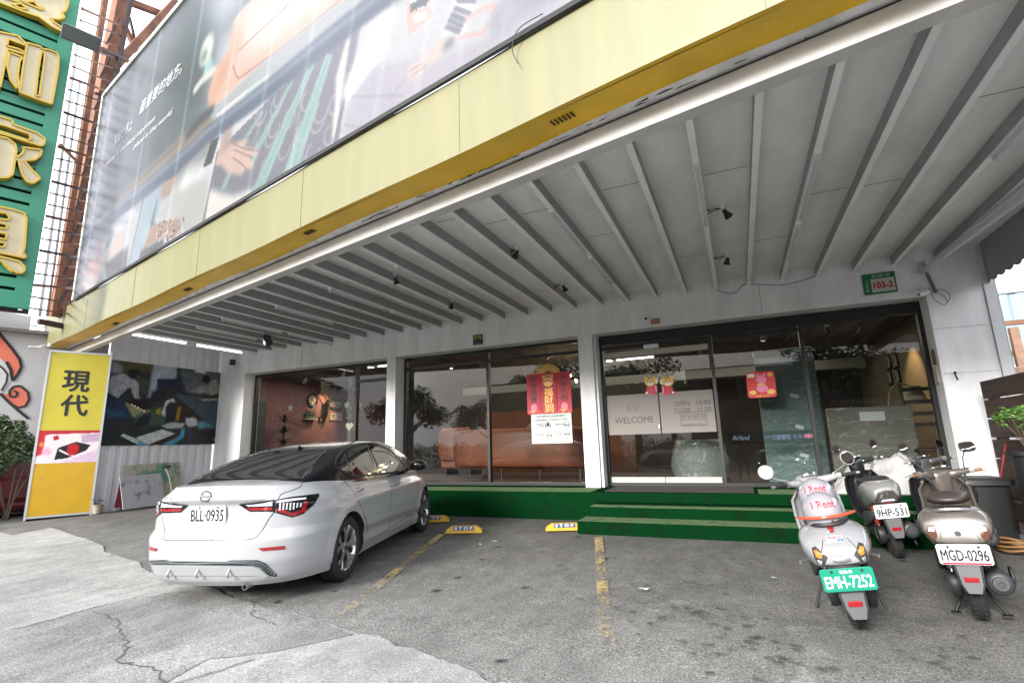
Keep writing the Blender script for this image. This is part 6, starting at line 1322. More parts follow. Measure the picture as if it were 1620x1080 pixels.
# ------------------------------------------------------------------ clutter at the foot of the wall
def board(name, label, cat, px, mat, x, lean=.12, th=.015):
    P = [onx(a, b_, x) for a, b_ in px]; zb0 = min(p.z for p in P); mb = MB(); f = []; bk = []
    for p in P: k_ = (p.z-zb0)*lean; f.append(mb.bm.verts.new((p.x-k_, p.y, p.z))); bk.append(mb.bm.verts.new((p.x-k_-th, p.y, p.z)))
    mb._f(f); mb._f(bk[::-1])
    for i in range(len(P)): mb._f([f[i], f[(i+1) % len(P)], bk[(i+1) % len(P)], bk[i]])
    return tag(mb.build(name, mat), label, cat)
board('leaning_board', 'stained grey board leaning on the wall in front of the others', 'board', [(195, 806), (262, 797), (258, 748), (228, 751), (193, 754)], M('stained_board', (.36, .35, .38), .8, col2=(.14, .13, .14), vscale=5, thr=(.32, .46)), -11.35)
board('leaning_board', 'beige and green speckled board leaning behind the grey board', 'board', [(203, 800), (286, 792), (290, 730), (201, 736)], M('speckled_board', (.33, .31, .25), .8, col2=(.08, .22, .15), vscale=2.4, thr=(.42, .5)), -11.6)
board('folded_parasol', 'dark red folded cloth leaning beside the grey board', 'parasol', [(180, 803), (192, 802), (198, 760), (192, 766)], M('maroon_cloth', (.13, .02, .03), .9), -11.45)
st_ = thing('broom', 'upturned black brush on a pale handle leaning by the boards', 'broom', tuple(onx(272, 790, -11.4)))
mb = MB(); mb.tube([onx(262, 740, -11.45), onx(268, 755, -11.42), onx(272, 778, -11.4), onx(272, 795, -11.38)], .016, 8); mb.build('handle', M('pale_handle', (.5, .48, .42), .6), st_)
mb = MB(); mb.beam(onx(258, 739, -11.45), onx(269, 737, -11.45), .07, .05); mb.build('brush_head', dplast, st_, bevel=.008)
c = ong(153, 812); pt = thing('flower_pot', 'small beige pot at the right foot of the yellow light box', 'pot', tuple(c))
mb = MB(); mb.lathe([(.001, 0), (.075, 0), (.09, .15), (.1, .15), (.1, .17), (.085, .17), (.08, .14), (.001, .14)], c, (0, 0, 1), 20); mb.build('pot', M('beige_pot', (.34, .27, .2), .7, var=.3, vscale=9), pt, auto=40)
mb = MB(); [mb.tube(smoothpts([c+V3(0, 0, .1), c+V3(random.uniform(-.08, .08), random.uniform(-.08, .08), .25), c+V3(random.uniform(-.18, .18), random.uniform(-.18, .18), random.uniform(.15, .35))], 4), .004, 5) for _ in range(5)]; mb.build('wire', dplast, pt)
# cctv and lamp on the left
def cctv(name, label, p, d, mat):
    t = thing(name, label, 'camera', tuple(p)); mb = MB(); d = Vector(d).normalized(); mb.lathe([(.001, 0), (.028, 0), (.03, .01), (.03, .13), (.034, .135), (.034, .17), (.02, .17), (.018, .155), (.001, .155)], p, d, 18); mb.build('housing', mat, t, auto=40)
    mb = MB(); mb.lathe([(.001, .158), (.016, .157)], p, d, 14); mb.build('lens', gblack, t); mb = MB(); mb.tube([p+d*.05, p+Vector((0, .02, .05)), p+Vector((0, .12, .07))], .010, 6); mb.cyl(p+Vector((0, .11, .07)), p+Vector((0, .14, .07)), .035); mb.build('bracket', mat, t); return t
p = onx(66, 552, -11.7); cctv('security_camera', 'small white camera on the top left corner of the yellow light box', lb(-.12, .05, LT+.02), (-.4, -.8, -.1), M('white_plastic', (.75, .75, .73), .4))
p = ony(368, 573, YW-.15); t = thing('wall_speaker', 'small black box bracketed to the left end of the white wall', 'speaker', tuple(p)); mb = MB(); mb.box(tuple(p-V3(.05, .05, .07)), tuple(p+V3(.05, .05, .07))); mb.build('housing', dplast, t, bevel=.01); mb = MB(); mb.tube([p+V3(0, .02, -.06), p+V3(.03, .05, -.12), p+V3(.16, .14, -.12)], .008, 6); mb.build('bracket', alu, t)

# ------------------------------------------------------------------ leaves helper, shrub, neighbour's wall, maroon car
def leaves(mb, centre, rad, n, size, seed, shape=.35, mats=1, curl=.25):
    g = random.Random(seed)
    for _ in range(n):
        d = Vector((g.gauss(0, 1), g.gauss(0, 1), g.gauss(0, 1))).normalized()*(g.random()**.4); p = Vector(centre)+Vector((d.x*rad[0], d.y*rad[1], d.z*rad[2]))
        q = Euler((g.uniform(-.9, .9), g.uniform(-.9, .9), g.uniform(0, 6.3))).to_matrix(); s = size*g.uniform(.6, 1.3); mb.mi = g.randrange(mats)
        a = [p+q @ Vector(v)*s for v in ((0, -.5, 0), (shape*.5, 0, curl*.3), (0, .5, 0), (-shape*.5, 0, curl*.3))]; mb.quad(*a)
    mb.mi = 0
lf = [M('leaf_green', (.045, .10, .03), .5), M('leaf_dark', (.02, .055, .018), .55), M('leaf_light', (.13, .20, .055), .5)]
bp0 = ong(8, 822)
print('shrub', bp0); sb = thing('flowering_shrub', 'leafy shrub with pale pink blossom in front of the yellow light box', 'shrub', tuple(bp0))
random.seed(21); mb = MB(); cs_ = []
SX = bp0.x
for x, y, r in ((-18, 700, .34), (10, 692, .34), (34, 700, .28), (8, 722, .30), (-20, 740, .32), (36, 722, .20), (52, 708, .16), (26, 676, .20), (66, 722, .10), (-5, 668, .24)):
    c = onp(x, y, bp0, LN); cs_.append(c); leaves(mb, c, (r*.8, r*.9, r*.75), int(1500*r*r*6), .066, x*7+y, .6, 3)
mb.build('foliage', [M('shrub_green', (.075, .13, .05), .5), M('shrub_dark', (.03, .06, .025), .5), M('shrub_pale', (.22, .27, .14), .5)], sb)
mb = MB(); [mb.tube(smoothpts([bp0+V3(random.uniform(-.1, .1), random.uniform(-.1, .1), 0), bp0.lerp(c, .5)+V3(0, 0, .1), c], 4), [.014]*9, 6) for c in cs_[::2]]; mb.build('stem', M('bark', (.10, .07, .05), .9), sb)
mb = MB(); [leaves(mb, onp(x, y, bp0+LN*.02, LN), (.12, .12, .10), 26, .05, x+y, .9) for x, y in ((40, 712), (62, 722), (52, 700), (20, 715))]; mb.build('blossom', M('blossom_pink', (.55, .33, .38), .6), sb)
# neighbour: white building with painted flame
NX = -13.6; nb = thing('neighbour_building', 'white building at the left edge with a cartoon flame painted on its wall', 'building', (NX-1, 4, 0))
NP = onp(60, 600, Vector((NX, 6, 0)), LN); NO = Vector((NX, 6, 0))
def npt(x, y): return onp(x, y, NO, LN)
pa, pb_ = npt(64, 528), npt(-60, 512); nzt = pa.z
na = (pa-NO).dot(LD)
def nbp(a, out, z): p = NO+LD*a+LN*out; return Vector((p.x, p.y, z))
mb = MB(); Q = [nbp(na+1.2, 0, -.1), nbp(na-7, 0, -.1), nbp(na-7, -5, -.1), nbp(na+1.2, -5, -.1)]; f = [mb.bm.verts.new(q) for q in Q]; g_ = [mb.bm.verts.new(Vector((q.x, q.y, nzt))) for q in Q]; mb._f(f); mb._f(g_)
for i in range(4): mb._f([f[i], f[(i+1) % 4], g_[(i+1) % 4], g_[i]])
mb.build('wall', M('neighbour_white', (.46, .46, .48), .7, var=.05), nb)
def nc(pts): return [((npt(x, y)-NO).dot(LD), npt(x, y).z) for x, y in pts]
NF = frame(nbp(0, 0, 0), LD, (0, 0, 1)); NF.translation = Vector((NO.x, NO.y, 0)); ns = 1 if (NF.to_3x3() @ Vector((0, 0, 1))).dot(LN) > 0 else -1
def flat(name, pts, mat, z):
    P, F = cdt(nc(pts), .6); mb = MB(); mb.add([NF @ Vector((x, y, ns*z)) for x, y in P], F); return mb.build(name, mat, nb)
def outl(pts, w, z, name='mural_outline'):
    P = nc(pts); mb = MB()
    for a, b_ in zip(P, P[1:]): mb.beam(NF @ Vector((a[0], a[1], ns*z)), NF @ Vector((b_[0], b_[1], ns*z)), .004, w, NF.to_3x3() @ Vector((-(b_[1]-a[1]), b_[0]-a[0], 0)).normalized())
    return mb.build(name, ink, nb)
coral = M('mural_coral', (.66, .17, .11), .7)
fl1 = [(-20, 505), (0, 528), (18, 550), (31, 568), (34, 580), (28, 592), (20, 602), (17, 585), (10, 572), (-20, 560)]
fl2 = [(6, 622), (12, 636), (18, 626), (26, 612), (36, 610), (46, 622), (44, 636), (38, 645), (28, 645), (14, 636), (2, 622)]
flat('mural_flame', fl1, coral, .004); outl(fl1[:9], .05, .008); flat('mural_flame', [(3, 624), (12, 622), (22, 611), (32, 610), (44, 620), (46, 632), (40, 642), (32, 645), (22, 640)], coral, .004)
outl([(3, 624), (14, 636), (28, 645), (40, 642), (46, 632), (44, 620), (32, 610), (22, 611), (15, 618), (16, 627), (24, 628), (28, 621), (22, 618)], .04, .008)
flat('mural_hand', [(-20, 560), (0, 566), (10, 576), (16, 588), (18, 600), (8, 615), (0, 625), (-20, 632)], M('mural_white', (.55, .55, .57), .7), .005); outl([(-6, 575), (4, 582), (12, 592), (10, 605), (2, 618)], .03, .009); outl([(0, 622), (14, 636), (30, 650), (45, 662)], .05, .010)
flat('mural_green', [(-20, 655), (0, 662), (10, 672), (-4, 672), (-20, 672)], M('mural_green', (.05, .33, .10), .7), .005)
# things above its roof: units and pipes, pale sky-lit sheds behind
mb = MB(); a = npt(-10, 505); b_ = npt(34, 518); mb.box((NX-1.6, a.y-.6, nzt+.03), (NX-.4, b_.y+.2, nzt+.42)); ac = tag(mb.build('air_conditioner', M('ac_white', (.62, .63, .66), .5), bevel=.02), 'white air conditioner on the roof of the flame building', 'air conditioner')
mb = MB(); mb.beam(nbp(na-6, .05, nzt+.02), nbp(na+.4, .05, nzt+.02), .12, .07); mb.build('roof_edge', M('roof_brown', (.16, .14, .13), .8), nb)
mb = MB(); [mb.cyl(nbp(na-6, -.3, nzt+h_), nbp(na+.6, -.3, nzt+h_), .012) for h_ in (.1, .22)]; mb.build('roof_pipe', darkst, nb)
mcar, mb1, mb2 = make_car('parked_car', 'dark maroon car half hidden behind the shrub at the left edge', (-13.4, 3.4, gz(-13.4, 3.4)), math.radians(10), body_mat=M('maroon_paint', (.12, .01, .02), .25, coat=.8), roof_mat=M('maroon_paint', (.12, .01, .02), .25))
mcar['group'] = 'cars'
# ------------------------------------------------------------------ wheel stops
def wheel_stop(label, a, b_, flip=False):
    A, B_ = ong(*a), ong(*b_); d = (B_-A); d.z = 0; L = d.length; d.normalize(); n = Vector((-d.y, d.x, 0)); c = (A+B_)/2
    t = thing('wheel_stop', label, 'wheel stop', (c.x, c.y, gz(c.x, c.y)), math.atan2(d.y, d.x), group='yellow wheel stops'); m = MB(); h = .095; w = .13
    prof = [(-L/2, .0, -w/2), (L/2, 0, -w/2), (L/2-.01, h*.45, -w/2*.9), (L/2-.085, h, -w*.27), (-L/2+.085, h, -w*.27), (-L/2+.01, h*.45, -w/2*.9)]
    f = [m.bm.verts.new((x, y, z)) for x, z, y in prof]; g_ = [m.bm.verts.new((x, w-.0+y*-1 if False else (w/2 if abs(y) > w*.3 else w*.27)+0, z)) for x, z, y in prof]
    m._f(f); m._f(g_[::-1])
    for i in range(6): m._f([f[i], f[(i+1) % 6], g_[(i+1) % 6], g_[i]])
    m.build('block', M('stop_yellow', (.58, .34, .02), .55, var=.22, vscale=14), t, local=True, bevel=.006)
    sy = w*.5-.0; fr = Matrix.Translation((0, -.0495, .0665)) @ frame((0, 0, 0), (1, 0, 0), (0, .0300, .055)); m = MB(); m.box((-.145, -.024, .0), (.145, .026, .003), fr); sg = m.build('blue_panel', M('stop_blue', (.02, .06, .20), .5), t, local=True)
    text_mb(MB(), 'S T O P', fr, width=.25, height=.036, z=.0035, bold=.03).build('lettering', M('stop_white', (.75, .75, .72), .6), sg, local=True)
wheel_stop('yellow wheel stop standing alone between the car and the middle bay line', (705, 843), (764, 841.5))
wheel_stop('yellow wheel stop beside the left end of the green steps', (863, 839), (923, 837))
wheel_stop('yellow wheel stop partly hidden behind the car\'s front wheel', (655, 826), (712, 824))

# ------------------------------------------------------------------ lamps, cameras and wires under the canopy
tube_on = M('lit_tube', (.9, .9, .9), .4, emit=(1, .98, .95), es=1.7); tube_off = M('unlit_tube', (.62, .60, .64), .25)
def tube_lamp(x, y0, y1, on_, label, dz=0):
    t = thing('tube_light', label, 'tube light', (x, (y0+y1)/2, ZJ-.06+dz), group='fluorescent tubes under the canopy')
    m = MB(); m.box((x-.03, y0, ZJ-.028+dz), (x+.03, y1, ZJ-.001+dz)); m.build('batten', steel, t, bevel=.004)
    m = MB(); m.cyl((x, y0+.03, ZJ-.050+dz), (x, y1-.03, ZJ-.050+dz), .014); m.build('tube', tube_on if on_ else tube_off, t)
    m = MB()
    for y in (y0+.005, y1-.03): m.box((x-.015, y, ZJ-.068+dz), (x+.015, y+.025, ZJ-.0285+dz))
    m.build('socket', M('socket_white', (.6, .6, .58), .5), t)
tube_lamp(JX[0]-.05, 5.75, 6.9, True, 'lit fluorescent tube near the mural, farther from the shop wall')
tube_lamp(JX[0]-.05, 7.08, 8.25, True, 'lit fluorescent tube near the mural, closer to the shop wall')
NAMES = ['first', 'second', 'third', 'fourth', 'fifth', 'sixth', 'seventh', 'eighth', 'ninth']
for j, (k, y0, y1) in enumerate(((3, 6.1, 7.4), (5, 5.9, 7.2), (8, 5.8, 7.1), (11, 5.5, 6.8), (14, 5.2, 6.5), (19, 4.6, 5.9), (22, 4.3, 5.7), (24, 4.6, 6.0), (27, 4.0, 5.4))):
    tube_lamp(JX[k]+.0, y0, y1, False, 'unlit fluorescent tube on a joist, %s unlit one counted from the mural side' % NAMES[j])
    if j % 2: tube_lamp(JX[k]+.0, y1+.2, y1+1.4, False, 'unlit tube closer to the shop wall, on the joist of the %s unlit tube' % NAMES[j])
def par_lamp(x, y, label, az):
    t = thing('spotlight', label, 'spotlight', (x, y, 3.52), group='small bare spotlights on the canopy ceiling')
    m = MB(); m.cyl((x, y, ZC), (x, y, ZC-.05), .03); m.tube([V3(x, y, ZC-.05), V3(x+.02*math.cos(az), y+.02*math.sin(az), ZC-.08)], .012, 8); m.build('mount', M('white_plastic', (.75, .75, .73), .4), t, auto=40)
    m = MB(); d = V3(.5*math.cos(az), .5*math.sin(az), -1); m.lathe([(.001, 0), (.022, 0), (.025, .035), (.045, .085), (.048, .10), (.044, .10), (.036, .08)], (x+.01, y, ZC-.07), d, 18); m.build('lamp', M('lamp_black', (.02, .02, .022), .4), t, auto=40)
    m = MB(); g = random.Random(x*31+y)
    for _ in range(3): m.tube(smoothpts([V3(x, y, ZC-.04), V3(x-.09+g.uniform(-.05, .03), y+g.uniform(-.05, .05), ZC-.03-g.uniform(0, .07)), V3(x-.17, y+g.uniform(-.09, .09), ZC-.05)], 5), .0045, 5)
    m.build('wire', dplast, t)
for x, y, lab in ((.09, 5.63, 'small spotlight in the rightmost pair, nearer the fascia'), (.10, 7.25, 'small spotlight in the rightmost pair, nearer the shop wall'), (-2.37, 5.66, 'small spotlight in the middle pair, nearer the fascia'), (-2.32, 7.35, 'small spotlight in the middle pair, nearer the shop wall'), (-4.35, 7.36, 'small spotlight in the leftmost pair, nearer the shop wall'), (-4.37, 5.76, 'small spotlight in the leftmost pair, nearer the fascia')): par_lamp(x, y, lab, random.uniform(0, 6))
t = thing('floodlight', 'black square floodlight hanging under the left canopy joists', 'floodlight', (-8.75, 7.32, 3.32))
fm = Matrix.Translation((-8.75, 7.32, 3.40)) @ Euler((math.radians(25), 0, math.radians(-35))).to_matrix().to_4x4()
m = MB(); m.box((-.14, -.05, -.11), (.14, .05, .11), fm); [m.box((-.12+.04*k, .051, -.09), (-.11+.04*k, .08, .09), fm) for k in range(7)]; m.build('housing', dplast, t, bevel=.008)
m = MB(); m.box((-.12, -.056, -.09), (.12, -.0505, .09), fm); m.build('glass', gblack, t); m = MB(); m.tube([fm @ V3(-.155, 0, 0), fm @ V3(-.155, 0, .16), fm @ V3(.155, 0, .16), fm @ V3(.155, 0, 0)], .008, 6); m.build('yoke', dplast, t)
p = V3(2.56, 8.40, 3.05); cctv('security_camera', 'white bullet camera with loose cable at the top right corner of the windows', p, (-.75, -.5, -.28), M('white_plastic', (.75, .75, .73), .4))
wr = M('cable_grey', (.16, .16, .17), .6)
def cable(label, pts, r=.006, mat=None, cl=5): return tag(MB().tube(smoothpts(pts, cl), r, 6).build('cable', mat or wr, smooth=True), label, 'cable')
cable('looped dark cable hanging beside the white bullet camera', [V3(2.60, 8.52, 3.12), V3(2.72, 8.5, 3.02), V3(2.78, 8.5, 2.92), V3(2.74, 8.5, 2.86), V3(2.66, 8.5, 2.93), V3(2.63, 8.5, 3.05), V3(2.75, 8.52, 3.08), V3(2.84, 8.55, 3.0), V3(2.80, 8.55, 2.90)], .005)
cable('thin grey cable sagging along the lintel left of the green address plate', [Vector(q) for q in [ony(a, b_, YW-.03) for a, b_ in ((1131, 457), (1150, 464), (1165, 462), (1180, 450), (1230, 451), (1262, 446), (1290, 437))]], .005)
for a, b_ in (((1325, 118), (1338, 134)),): pass
cb = thing('conduit', 'pair of pale conduits with a round junction box under the right end of the canopy', 'conduit', (2.62, 6, 3.4))
m = MB(); m.cyl((2.62, 8.5, 3.40), (3.02, 3.2, 3.40), .035); m.build('pipe', plaster2, cb); m = MB(); m.cyl((2.72, 8.5, 3.50), (2.98, 3.0, 3.52), .022); m.build('pipe', plaster2, cb)
m = MB(); m.cyl((2.58, 8.5, 3.34), (2.58, 8.5, 3.50), .045); m.build('junction_box', M('junction_grey', (.42, .42, .42), .5), cb, auto=40); m = MB(); m.beam((2.62, 8.52, 3.36), (2.70, 8.56, 3.05), .03, .03); m.build('trunking', wr, cb)
g = random.Random(8)
m = MB()
for k in range(8):
    s = [-.55, .95, 1.55, 2.3, 4.1, 5.4, 7.2, 9.3][k]; m = MB(); m.tube(smoothpts([fas(s, -.40, ZJ+.02), fas(s+g.uniform(-.03, .03), -.42, ZJ-.05), fas(s+g.uniform(-.05, .05), -.43, ZJ-.02-g.uniform(.02, .09)), fas(s+.03, -.44, ZJ-.04)], 4), .004, 5); m.build('wire_end', M('rust_patch', (.06, .045, .04), .9), can)
0 and m.build('wire_ends', M('rust_patch', (.06, .045, .04), .9), can)
# drooping thread over the fascia
tag(MB().tube(smoothpts([fas(1.02, .05, ZT+.06), fas(1.22, .08, ZT+.02), fas(1.30, .06, ZT-.10), fas(1.26, .05, ZT-.24)], 5), .004, 5).build('loose_wire', dplast, smooth=True), 'loose wire drooping from the billboard edge over the yellow fascia', 'wire')
# ------------------------------------------------------------------ plates on the lintel
def wf(px, py, Y): return frame(ony(px, py, Y), (1, 0, 0), (0, 0, 1))
ap = thing('address_plate', 'green and white address plate reading 103-2 high on the lintel', 'sign', tuple(ony(1391, 451, YW-.02)))
f = wf(1391, 448, YW-.012); m = MB(); m.box((-.20, -.155, -.008), (.20, .155, .008), f); m.build('plate', M('plate_enamel_green', (.01, .16, .07), .3), ap, bevel=.004)
m = MB(); m.box((-.10, -.13, .0085), (.18, .07, .0105), f); m.build('white_field', M('plate_cream', (.52, .50, .46), .4), ap)
text_mb(MB(), '103-2', f, width=.24, height=.10, x=.04, y=-.03, z=.012, bold=.04, shear=.05).build('number', M('red_ink', (.42, .03, .02), .5), ap)
text_mb(MB(), '新北路二段', f, width=.22, height=.045, x=.03, y=.112, z=.0095, fat=.001).build('street_name', M('plate_pale_ink', (.40, .55, .42), .5), ap)
for k, ch in enumerate('五股區'): text_mb(MB(), ch, f, width=.045, height=.045, x=-.15, y=.03-.06*k, z=.0095).build('district_name', M('plate_pale_ink', (.40, .55, .42), .5), ap)
sp = thing('small_plaque', 'small gold and black plaque on the lintel over the middle window', 'plaque', tuple(ony(756, 537, YW)))
f = wf(756, 537, YW-.01); m = MB(); m.box((-.105, -.10, -.008), (.105, .10, .006), f); m.build('plate', M('plaque_dark', (.03, .035, .03), .5), sp, bevel=.003); m = MB(); m.prism([(-.08, .0), (.08, .0), (.08, .08), (-.08, .08)], .0062, .008, f); m.build('gold_field', M('plaque_gold', (.38, .26, .05), .5), sp)
m = MB(); m.prism([(-.05, -.0), (0, .06), (.05, .0), (.06, -.06), (-.06, -.06)], .0082, .0095, f); m.build('emblem', M('plaque_teal', (.02, .06, .05), .5), sp); text_mb(MB(), '保全', f, width=.12, height=.035, y=-.075, z=.0065).build('lettering', M('plaque_gold', (.38, .26, .05), .5), sp)
m = MB(); f = wf(1037, 508, YW-.006); m.box((-.075, -.05, -.006), (.075, .05, .004), f); bx_ = tag(m.build('small_label', M('label_tan', (.40, .22, .12), .7, var=.2, vscale=20), bevel=.002), 'small tan label on the lintel over the glass doors', 'label')
m = MB(); c = ony(1022, 504, YW); m.cyl(c-V3(0, .02, 0), c+V3(0, .01, 0), .022); tag(m.build('wall_socket', dplast), 'tiny black round fitting on the lintel left of the tan label', 'fitting')

# ------------------------------------------------------------------ things stuck on the glass
YP = YG-.012
def gf(px, py, y=YP): return frame(ony(px, py, y), (1, 0, 0), (0, 0, 1))
fr_ = bpy.data.materials.new('frosted_film'); fr_.use_nodes = True; t_ = fr_.node_tree; t_.nodes.clear(); o_ = t_.nodes.new('ShaderNodeOutputMaterial'); a_ = t_.nodes.new('ShaderNodeBsdfTransparent'); d_ = t_.nodes.new('ShaderNodeBsdfDiffuse'); d_.inputs[0].default_value = (.36, .33, .31, 1); x_ = t_.nodes.new('ShaderNodeMixShader'); x_.inputs[0].default_value = .72
t_.links.new(a_.outputs[0], x_.inputs[1]); t_.links.new(d_.outputs[0], x_.inputs[2]); t_.links.new(x_.outputs[0], o_.inputs[0])
filmtxt = M('film_text', (.06, .05, .05), .6)
A, B_ = ony(957, 627, YG-.016), ony(1146, 687, YG-.016)
fw = thing('welcome_film', 'frosted film across both glass doors reading WELCOME and opening hours', 'window film', tuple((A+B_)/2))
zt, zb = 1.955, 1.27
for a0, a1 in ((-2.095, -1.21), (-1.19, -.335)):
    m = MB(); m.quad((a0, YG-.014, zb), (a1, YG-.014, zb), (a1, YG-.014, zt), (a0, YG-.014, zt)); m.build('film', fr_, fw)
def ft(txt, cx, cy, w, h, **k): p = ony(cx, cy, YG-.018); text_mb(MB(), txt, frame(p, (1, 0, 0), (0, 0, 1)), width=w, height=h, z=0, **k).build('lettering', filmtxt, fw)
ft('WELCOME', 1003, 664, .66, .105); ft('OPEN', 1079, 638, .235, .078); ft('10:00', 1113, 636, .22, .078); ft('CLOSE', 1080, 649, .26, .078); ft('21:30', 1114, 647, .22, .078); ft('THANK YOU', 1097, 671.5, .34, .042)
p = ony(1097, 662, YG-.018); f = frame(p, (1, 0, 0), (0, 0, 1)); m = MB(); z_ = -.035
for a0, b0, a1, b1 in ((-.20, .11, .20, .11), (-.20, -.11, .20, -.11), (-.20, -.11, -.20, .11), (.20, -.11, .20, .11), (-.20, -.01, .20, -.01)): m.beam(f @ V3(a0, b0, 0), f @ V3(a1, b1, 0), .006, .002, (0, 1, 0))
for k in range(4):
    x = -.145+.097*k; m.tube([f @ V3(x+.034*math.cos(a), .052+.034*math.sin(a), 0) for a in [2*math.pi*q/16 for q in range(17)]], .0035, 4); m.beam(f @ V3(x-.022, .030, 0), f @ V3(x+.022, .074, 0), .006, .002, (0, 1, 0))
m.build('icon_box', filmtxt, fw)
p = ony(1001, 649, YG-.018); f = frame(p, (1, 0, 0), (0, 0, 1)); m = MB(); m.tube([f @ V3(.10*math.cos(a), .045+.06*math.sin(a), 0) for a in [math.pi*q/10 for q in range(11)]], .003, 4); m.beam(f @ V3(-.10, .045, 0), f @ V3(.10, .045, 0), .005, .002, (0, 1, 0)); m.tube([f @ V3(-.08, .045, 0), f @ V3(-.09, 0, 0)], .003, 4); m.tube([f @ V3(.08, .045, 0), f @ V3(.09, 0, 0)], .003, 4); [m.cyl(f @ V3(x, -.01, -.001), f @ V3(x, -.01, .003), .012) for x in (-.045, .045)]
m.build('icon', filmtxt, fw)
cream_ = M('pale_paper', (.55, .60, .57), .6)
nt = thing('notice', 'pale notice with four small diagrams taped inside the middle window', 'notice', tuple(ony(874, 675, YP)))
A, B_ = ony(840, 651, YP), ony(906, 700, YP); m = MB(); m.box((A.x, YP-.002, B_.z), (B_.x, YP, A.z)); m.build('paper', cream_, nt); tx = M('notice_ink', (.02, .03, .03), .6)
W_, H_ = B_.x-A.x, A.z-B_.z; f = frame(V3((A.x+B_.x)/2, YP-.0025, (A.z+B_.z)/2), (1, 0, 0), (0, 0, 1))
for k, (s, x, y, w) in enumerate((('親愛的顧客您好 防疫期間請配合', 0, .33, .72), ('為維護健康進入店內請配合以下措施', 0, .22, .80), ('請佩戴口罩', -.27, .09, .20), ('入內參觀', -.27, .03, .16), ('實聯制登記', .22, .07, .24), ('量測體溫', -.27, -.22, .2), ('37.5度以下', -.27, -.28, .18), ('保持社交距離', .15, -.18, .2), ('手部消毒', .15, -.25, .18))): text_mb(MB(), s, f, width=W_*w, height=H_*.055, x=x*W_, y=y*H_, z=.001).build('lettering', tx, nt)
for x, y, r in ((-.08, .05, .055), (.38, .05, .05), (-.06, -.25, .05), (.38, -.22, .055)): m = MB(); m.tube([f @ V3(x*W_+r*math.cos(a), y*H_+r*1.1*math.sin(a), .0) for a in [2*math.pi*q/18 for q in range(19)]], .005, 4); m.box((x*W_-r*.95, y*H_-r*.3, 0), (x*W_+r*.95, y*H_+r*.05, .002), f); m.build('diagram', tx, nt)
text_mb(MB(), '●', f, width=.06, height=.05, x=-.08*W_, y=.09*H_, z=.002).build('diagram', tx, nt)
# red couplet banner: three panels and a gilt fan
redp = M('festive_red', (.50, .012, .03), .5, var=.12, vscale=8); gold = M('festive_gold', (.62, .36, .10), .4, .3); pinkp = M('festive_pink', (.70, .20, .30), .5)
cb2 = thing('new_year_banner', 'red new year banner in three panels with gold characters and a gilt fan', 'banner', tuple(ony(867, 620, YP)))
f = gf(868, 620); 
for x0, x1, dz in ((-.44, -.16, 0), (-.155, .155, .01), (.16, .44, 0)): m = MB(); m.box((x0, -.40, -.004), (x1, .36, .004+dz), f); pn = m.build('panel', redp, cb2, bevel=.003)
m = MB()
for k in range(27):
    a = math.pi*(k+.5)/27; m.beam(f @ V3(.06*math.cos(a), .34+.05*math.sin(a), -.006), f @ V3(.235*math.cos(a), .34+.20*math.sin(a), -.006), .013, .004, (0, -1, 0))
for r in (.12, .18, .232): m.tube([f @ V3(r*math.cos(math.pi*q/20), .34+r*.85*math.sin(math.pi*q/20), -.004) for q in range(21)], .007, 5)
m.build('fan', gold, cb2)
for k, ch in enumerate('招財進寶'): text_mb(MB(), ch, f, width=.13, height=.11, x=-.30, y=.26-.125*k, z=.006, fat=.002).build('character', M('banner_dark_ink', (.05, .02, .03), .5), cb2)
for k, ch in enumerate('大吉大利'): text_mb(MB(), ch, f, width=.13, height=.11, x=.30, y=.26-.125*k, z=.006, fat=.002).build('character', M('banner_dark_ink', (.05, .02, .03), .5), cb2)
for k, ch in enumerate('福財到'): text_mb(MB(), ch, f, width=.17, height=.15, x=.0, y=.0-.15*k, z=.016, fat=.003).build('character', gold, cb2)
m = MB(); m.prism([(.10*math.cos(a), .20+.10*math.sin(a)) for a in [2*math.pi*q/20 for q in range(20)]], .015, .018, f); m.prism([(-.13+.03*k, .30+.03*(k % 2)) for k in range(9)]+[(.1, .27), (-.1, .27)], .015, .018, f); m.build('gold_bag', gold, cb2); m = MB(); m.tube([f @ V3(.12*math.cos(a), .12+.10*math.sin(a), .017) for a in [math.pi*q/12 for q in range(13)]], .012, 5); m.build('pink_arc', pinkp, cb2)
for x in (-.30, .30):
    m = MB(); m.prism([(x+.065*math.cos(a), -.28+.075*math.sin(a)) for a in [2*math.pi*q/16 for q in range(16)]], .005, .008, f); m.build('pink_lantern', pinkp, cb2); m = MB(); [m.tube([f @ V3(x-.10+.2*q/10, -.35+.02*math.sin(q+j), .006) for q in range(11)], .005, 4) for j in (0, 2)]; m.build('gold_waves', gold, cb2)
